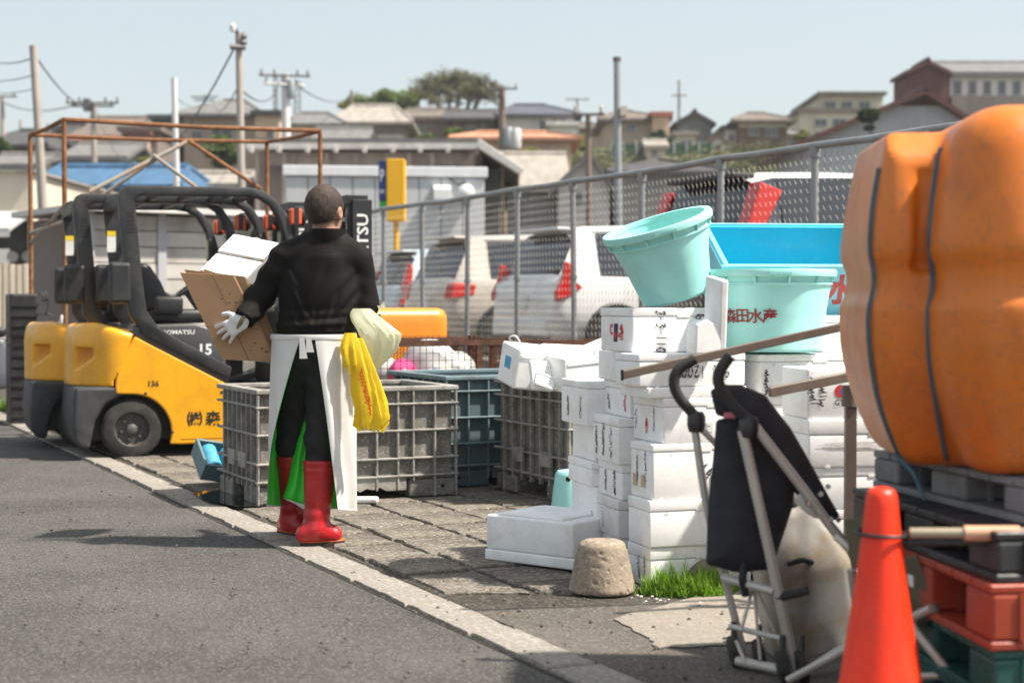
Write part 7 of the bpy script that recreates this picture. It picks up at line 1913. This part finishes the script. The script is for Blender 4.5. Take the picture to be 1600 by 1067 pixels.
fh_ = MB().grid(lambda s, t: (lambda p: (p[0] + .004 * t, p[1] + .004, p[2] - .03 * t * s))(fflap(s, 1.0)), 14, 4); B('flap_hem', fh_, m_apw, ap, smooth=180, thick=.003)
# gloved hands
def hand(W, fwd, side, curl, nm='glove'):
    """fwd: direction of the fingers, side: towards the thumb, palm normal = fwd x side"""
    W = Vector(W); f = Vector(fwd).normalized(); s = Vector(side); s = (s - f * s.dot(f)).normalized(); n = f.cross(s)
    pt = lambda a, b, c: np.array(W + f * a + s * b + n * c)
    segs = []
    lens = [(.034, .078, .85), (.012, .086, 1.0), (-.011, .08, .95), (-.033, .062, .75)]
    for k, (b, L_, cu) in enumerate(lens):
        spread = b * .9
        p0 = pt(.075, b, .0); p1 = pt(.075 + L_ * .45, b + spread * .28, curl * .012); p2 = pt(.075 + L_ * .78, b + spread * .5, curl * .03); p3 = pt(.075 + L_ * .98, b + spread * .6, curl * .05)
        segs.append((p0, p1, p2, p3, .0105 if k < 3 else .009))
    def fh(P_):
        d = sd_box((P_ - np.array(W)) @ np.array([list(f), list(s), list(n)]).T, (.05, 0, 0), (.05, .042, .016), .015)
        d = smin(d, sd_caps(P_, np.array(W) - np.array(f) * .012, pt(.015, 0, 0), .028, .03), .02)
        d = smin(d, sd_ell(P_, pt(.03, .026, .006), (.026, .026, .026)), .02)
        for p0, p1, p2, p3, r_ in segs:
            e = np.minimum(np.minimum(sd_caps(P_, p0, p1, r_ * 1.08, r_), sd_caps(P_, p1, p2, r_, r_ * .94)), sd_caps(P_, p2, p3, r_ * .94, r_ * .84))
            d = smin(d, e, .006)
        e = np.minimum(sd_caps(P_, pt(.022, .03, .004), pt(.05, .066, .012 * curl), .0135, .0115), sd_caps(P_, pt(.05, .066, .012 * curl), pt(.078, .08, .022 * curl), .0115, .0095))
        return smin(d, e, .01)
    c = np.array(W + f * .06)
    return ob(nm, sdf_mesh(nm, fh, c - .17, c + .17, .0048), m_glove, man)
WLv = Vector(WL)
hand(WL, (-.75, .12, -.5), (-.45, .0, .85), .9)
hand(WR, (-.6, .5, -.1), (-.1, .1, .9), 1.0)
B('cuff', MB().rings([[tuple(WLv + Vector((-.75, .12, -.5)).normalized() * a + (Vector((0, 1, 0)) * math.cos(t) + Vector((.38, 0, .92)) * math.sin(t)) * r_) for t in [2 * math.pi * i / 20 for i in range(20)]] for a, r_ in ((-.012, .04), (.0, .0425), (.02, .041), (.026, .036))], caps=False), M('cuff_tan', (.2, .16, .07), .7, var=.2), man, smooth=50)

# ---- what he carries
m_card = M('cardboard', (.36, .215, .115), .85, var=.08, vs=4, dirt=((.27, .15, .075), .4, 6), bump=.12, bs=80); m_carde = M('cardboard_edge', (.42, .26, .14), .9, var=.15, vs=60); m_crease = M('cardboard_crease', (.2, .11, .055), .9); m_cardd = M('cardboard_stain', (.16, .085, .05), .9)
def carton(label, Z, quad, th, seed, main=False):
    """collapsed carton: a skewed folded blank, two sheets thick"""
    O = at(*quad[0], Z); t = thing('flattened_carton', label, 'carton', O, 0, 'flattened cartons carried by the man', R(3), 0)
    q = [(at(x, y, Z) - O) for x, y in quad]; poly = [(p.x, p.z) for p in q]
    for k in range(3):
        pk = [(x + .004 * k, z - .003 * k * (1 if i < 2 else -1)) for i, (x, z) in enumerate(poly)]
        B('sheet', MB().prism(pk, k * th / 3, (k + 1) * th / 3 - .001), m_card if k != 1 else m_carde, t, bevel=.001, seg=1)
    if main:
        L2 = lambda s_, t_: ((poly[0][0] * (1 - s_) + poly[1][0] * s_) * (1 - t_) + (poly[3][0] * (1 - s_) + poly[2][0] * s_) * t_, (poly[0][1] * (1 - s_) + poly[1][1] * s_) * (1 - t_) + (poly[3][1] * (1 - s_) + poly[2][1] * s_) * t_)
        def strip(a, b, w_):
            (x0, z0), (x1, z1) = L2(*a), L2(*b); return MB().add([(x0 - w_, -.0006, z0), (x0 + w_, -.0006, z0), (x1 + w_, -.0006, z1), (x1 - w_, -.0006, z1)], [(0, 1, 2, 3)])
        B('flap_gap', strip((.6, .01), (.6, .36), .0022), m_crease, t); B('flap_gap', strip((.52, .66), (.5, .995), .003), m_crease, t)
        x0, z0 = L2(0.01, .62); x1, z1 = L2(.99, .62); B('fold_line', MB().add([(x0, -.0006, z0 - .0012), (x1, -.0006, z1 - .0012), (x1, -.0006, z1 + .0012), (x0, -.0006, z0 + .0012)], [(0, 1, 2, 3)]), m_crease, t)
        r_ = random.Random(seed)
        for i in range(12):
            cx, cz = L2(r_.uniform(.55, .95), r_.choice((r_.uniform(.15, .4), r_.uniform(.75, .95)))); s_ = r_.uniform(.003, .009)
            B('stain', MB().add([(cx + s_ * 1.3 * math.cos(R(a)) * (1 + .35 * math.sin(2.6 * a)), -.0005, cz + s_ * .8 * math.sin(R(a)) * (1 + .3 * math.cos(a))) for a in range(0, 360, 40)], [tuple(range(9))]), m_cardd, t)
    return t
carton('front flattened brown carton under the white glove', 7.63, [(281, 426), (364, 430), (430, 567), (346, 562)], .012, 4, True)
carton('second flattened brown carton just behind the front one', 7.67, [(288, 421), (382, 432), (436, 566), (350, 558)], .012, 5)
carton('third flattened brown carton against the jacket', 7.70, [(318, 420), (394, 444), (440, 566), (362, 552)], .014, 6)
wb = thing('white_carton', 'white carton tucked between the brown cartons and the black jacket', 'carton', at(365, 367, 7.86))
m_wcard = M('white_card', (.72, .71, .7), .7, var=.03, bump=.08, bs=60)
e1 = at(436, 381, 7.88) - at(365, 367, 7.86); e2 = at(312, 422, 7.72) - at(365, 367, 7.86); e3 = e1.cross(e2).normalized(); e3 = e3 if e3.y > 0 else -e3
e3 = (e3 + Vector((0, 0, -.35))).normalized()
def pbox(nm, a0, a1, b0, b1, c0, c1, m_):
    vs = [e1 * a + e2 * b + e3 * c for c in (c0, c1) for b in (b0, b1) for a in (a0, a1)]
    return B(nm, MB().add(vs, [(0, 2, 3, 1), (4, 5, 7, 6), (0, 1, 5, 4), (2, 6, 7, 3), (0, 4, 6, 2), (1, 3, 7, 5)]), m_, wb, bevel=.004)
pbox('box', 0, 1, .0, 1.0, .012, .24, m_wcard); pbox('flap', 0, 1, 0, .48, -.008, .0105, m_wcard); pbox('flap', .0, 1, .52, 1.0, .0, .0105, m_wcard)
pbox('hand_slot', .58, .78, .49, .53, .002, .011, m_carde); pbox('tape_end', .45, .58, .0, .2, -.0095, -.0085, m_foam)

# plastic bags hanging from his right arm
m_byel = M('bag_yellow', (.86, .66, .03), .35, var=.1, vs=10, trans=.45, spec=.5); m_bclear = M('bag_pale_yellow', (.78, .78, .6), .25, var=.12, vs=8, trans=.5, spec=.6, alpha=.8)
def film(name, label, cl, rad, flat, seed, mat, cat='plastic bag', nph=44, depth=.32):
    """crumpled film hanging along a centre line: pleated loft"""
    rnd = random.Random(seed); cl = spline(cl, 5); n = len(cl); rr = []
    for i in range(n):
        t = i / (n - 1) * (len(rad) - 1); k = min(int(t), len(rad) - 2); rr.append(rad[k] + (rad[k + 1] - rad[k]) * (t - k))
    ph = [rnd.uniform(0, 6.28) for _ in range(5)]; fq = [rnd.choice((3, 4, 5)), rnd.choice((6, 7)), rnd.choice((9, 11)), 14]
    rings = []
    for i, p in enumerate(cl):
        t = i / (n - 1); ring = []
        for j in range(nph):
            a = 2 * math.pi * j / nph
            w_ = 1 + depth * (.5 * math.sin(fq[0] * a + ph[0] + 2 * t) + .35 * math.sin(fq[1] * a + ph[1] - 3 * t) + .3 * abs(math.sin(fq[2] * a * .5 + ph[2] + 5 * t)) + .12 * math.sin(fq[3] * a + 9 * t)) * (.35 + .65 * t)
            w_ += rnd.uniform(-.07, .07) * (.3 + .7 * t)
            jag = .018 * math.sin(5 * a + ph[3]) + .012 * math.sin(11 * a) if i == n - 1 else 0
            ring.append((p.x + rr[i] * w_ * math.cos(a), p.y + rr[i] * flat * w_ * math.sin(a), p.z + jag))
        rings.append(ring)
    o = B(name, MB().rings(rings, caps=False), mat, smooth=14); tag(o, label, cat, 'plastic bags on the right arm'); return o
W3 = lambda px, py, y: Vector(J(px, py, y)) + PO
film('plastic_bag', 'pale translucent bag ballooning from the right elbow', [W3(560, 482, -.03), W3(572, 500, -.06), W3(590, 522, -.07), W3(596, 548, -.06), W3(584, 574, -.05)], [.05, .07, .085, .06, .022], .45, 3, m_bclear, depth=.5)
film('plastic_bag', 'pale crumpled bag top behind the right elbow', [W3(556, 500, .06), W3(574, 480, .05), W3(590, 478, .04)], [.03, .045, .03], .7, 8, m_bclear)
y1 = film('plastic_bag', 'bright yellow bag hanging longest beside the apron', [W3(556, 528, -.12), W3(564, 565, -.13), W3(576, 610, -.13), W3(584, 650, -.13), W3(580, 668, -.13)], [.03, .05, .066, .07, .06], .4, 5, m_byel, depth=.5)
y2 = film('plastic_bag', 'bright yellow bag bunched against the apron waist', [W3(548, 520, -.12), W3(546, 545, -.135), W3(550, 575, -.14)], [.024, .04, .03], .5, 6, m_byel, depth=.5)
lt = MB()
for i in range(7): scrawl(lt, .02, .05, TR(W3(564 + i * 2.2, 585 + i * 9, -.165).x - .0, W3(564, 585, -.165).y, W3(564, 585 + i * 9, -.165).z), 3, .003, i)
B('red_print', lt, M('bag_red_print', (.75, .12, .01), .5), y1, wn=False)
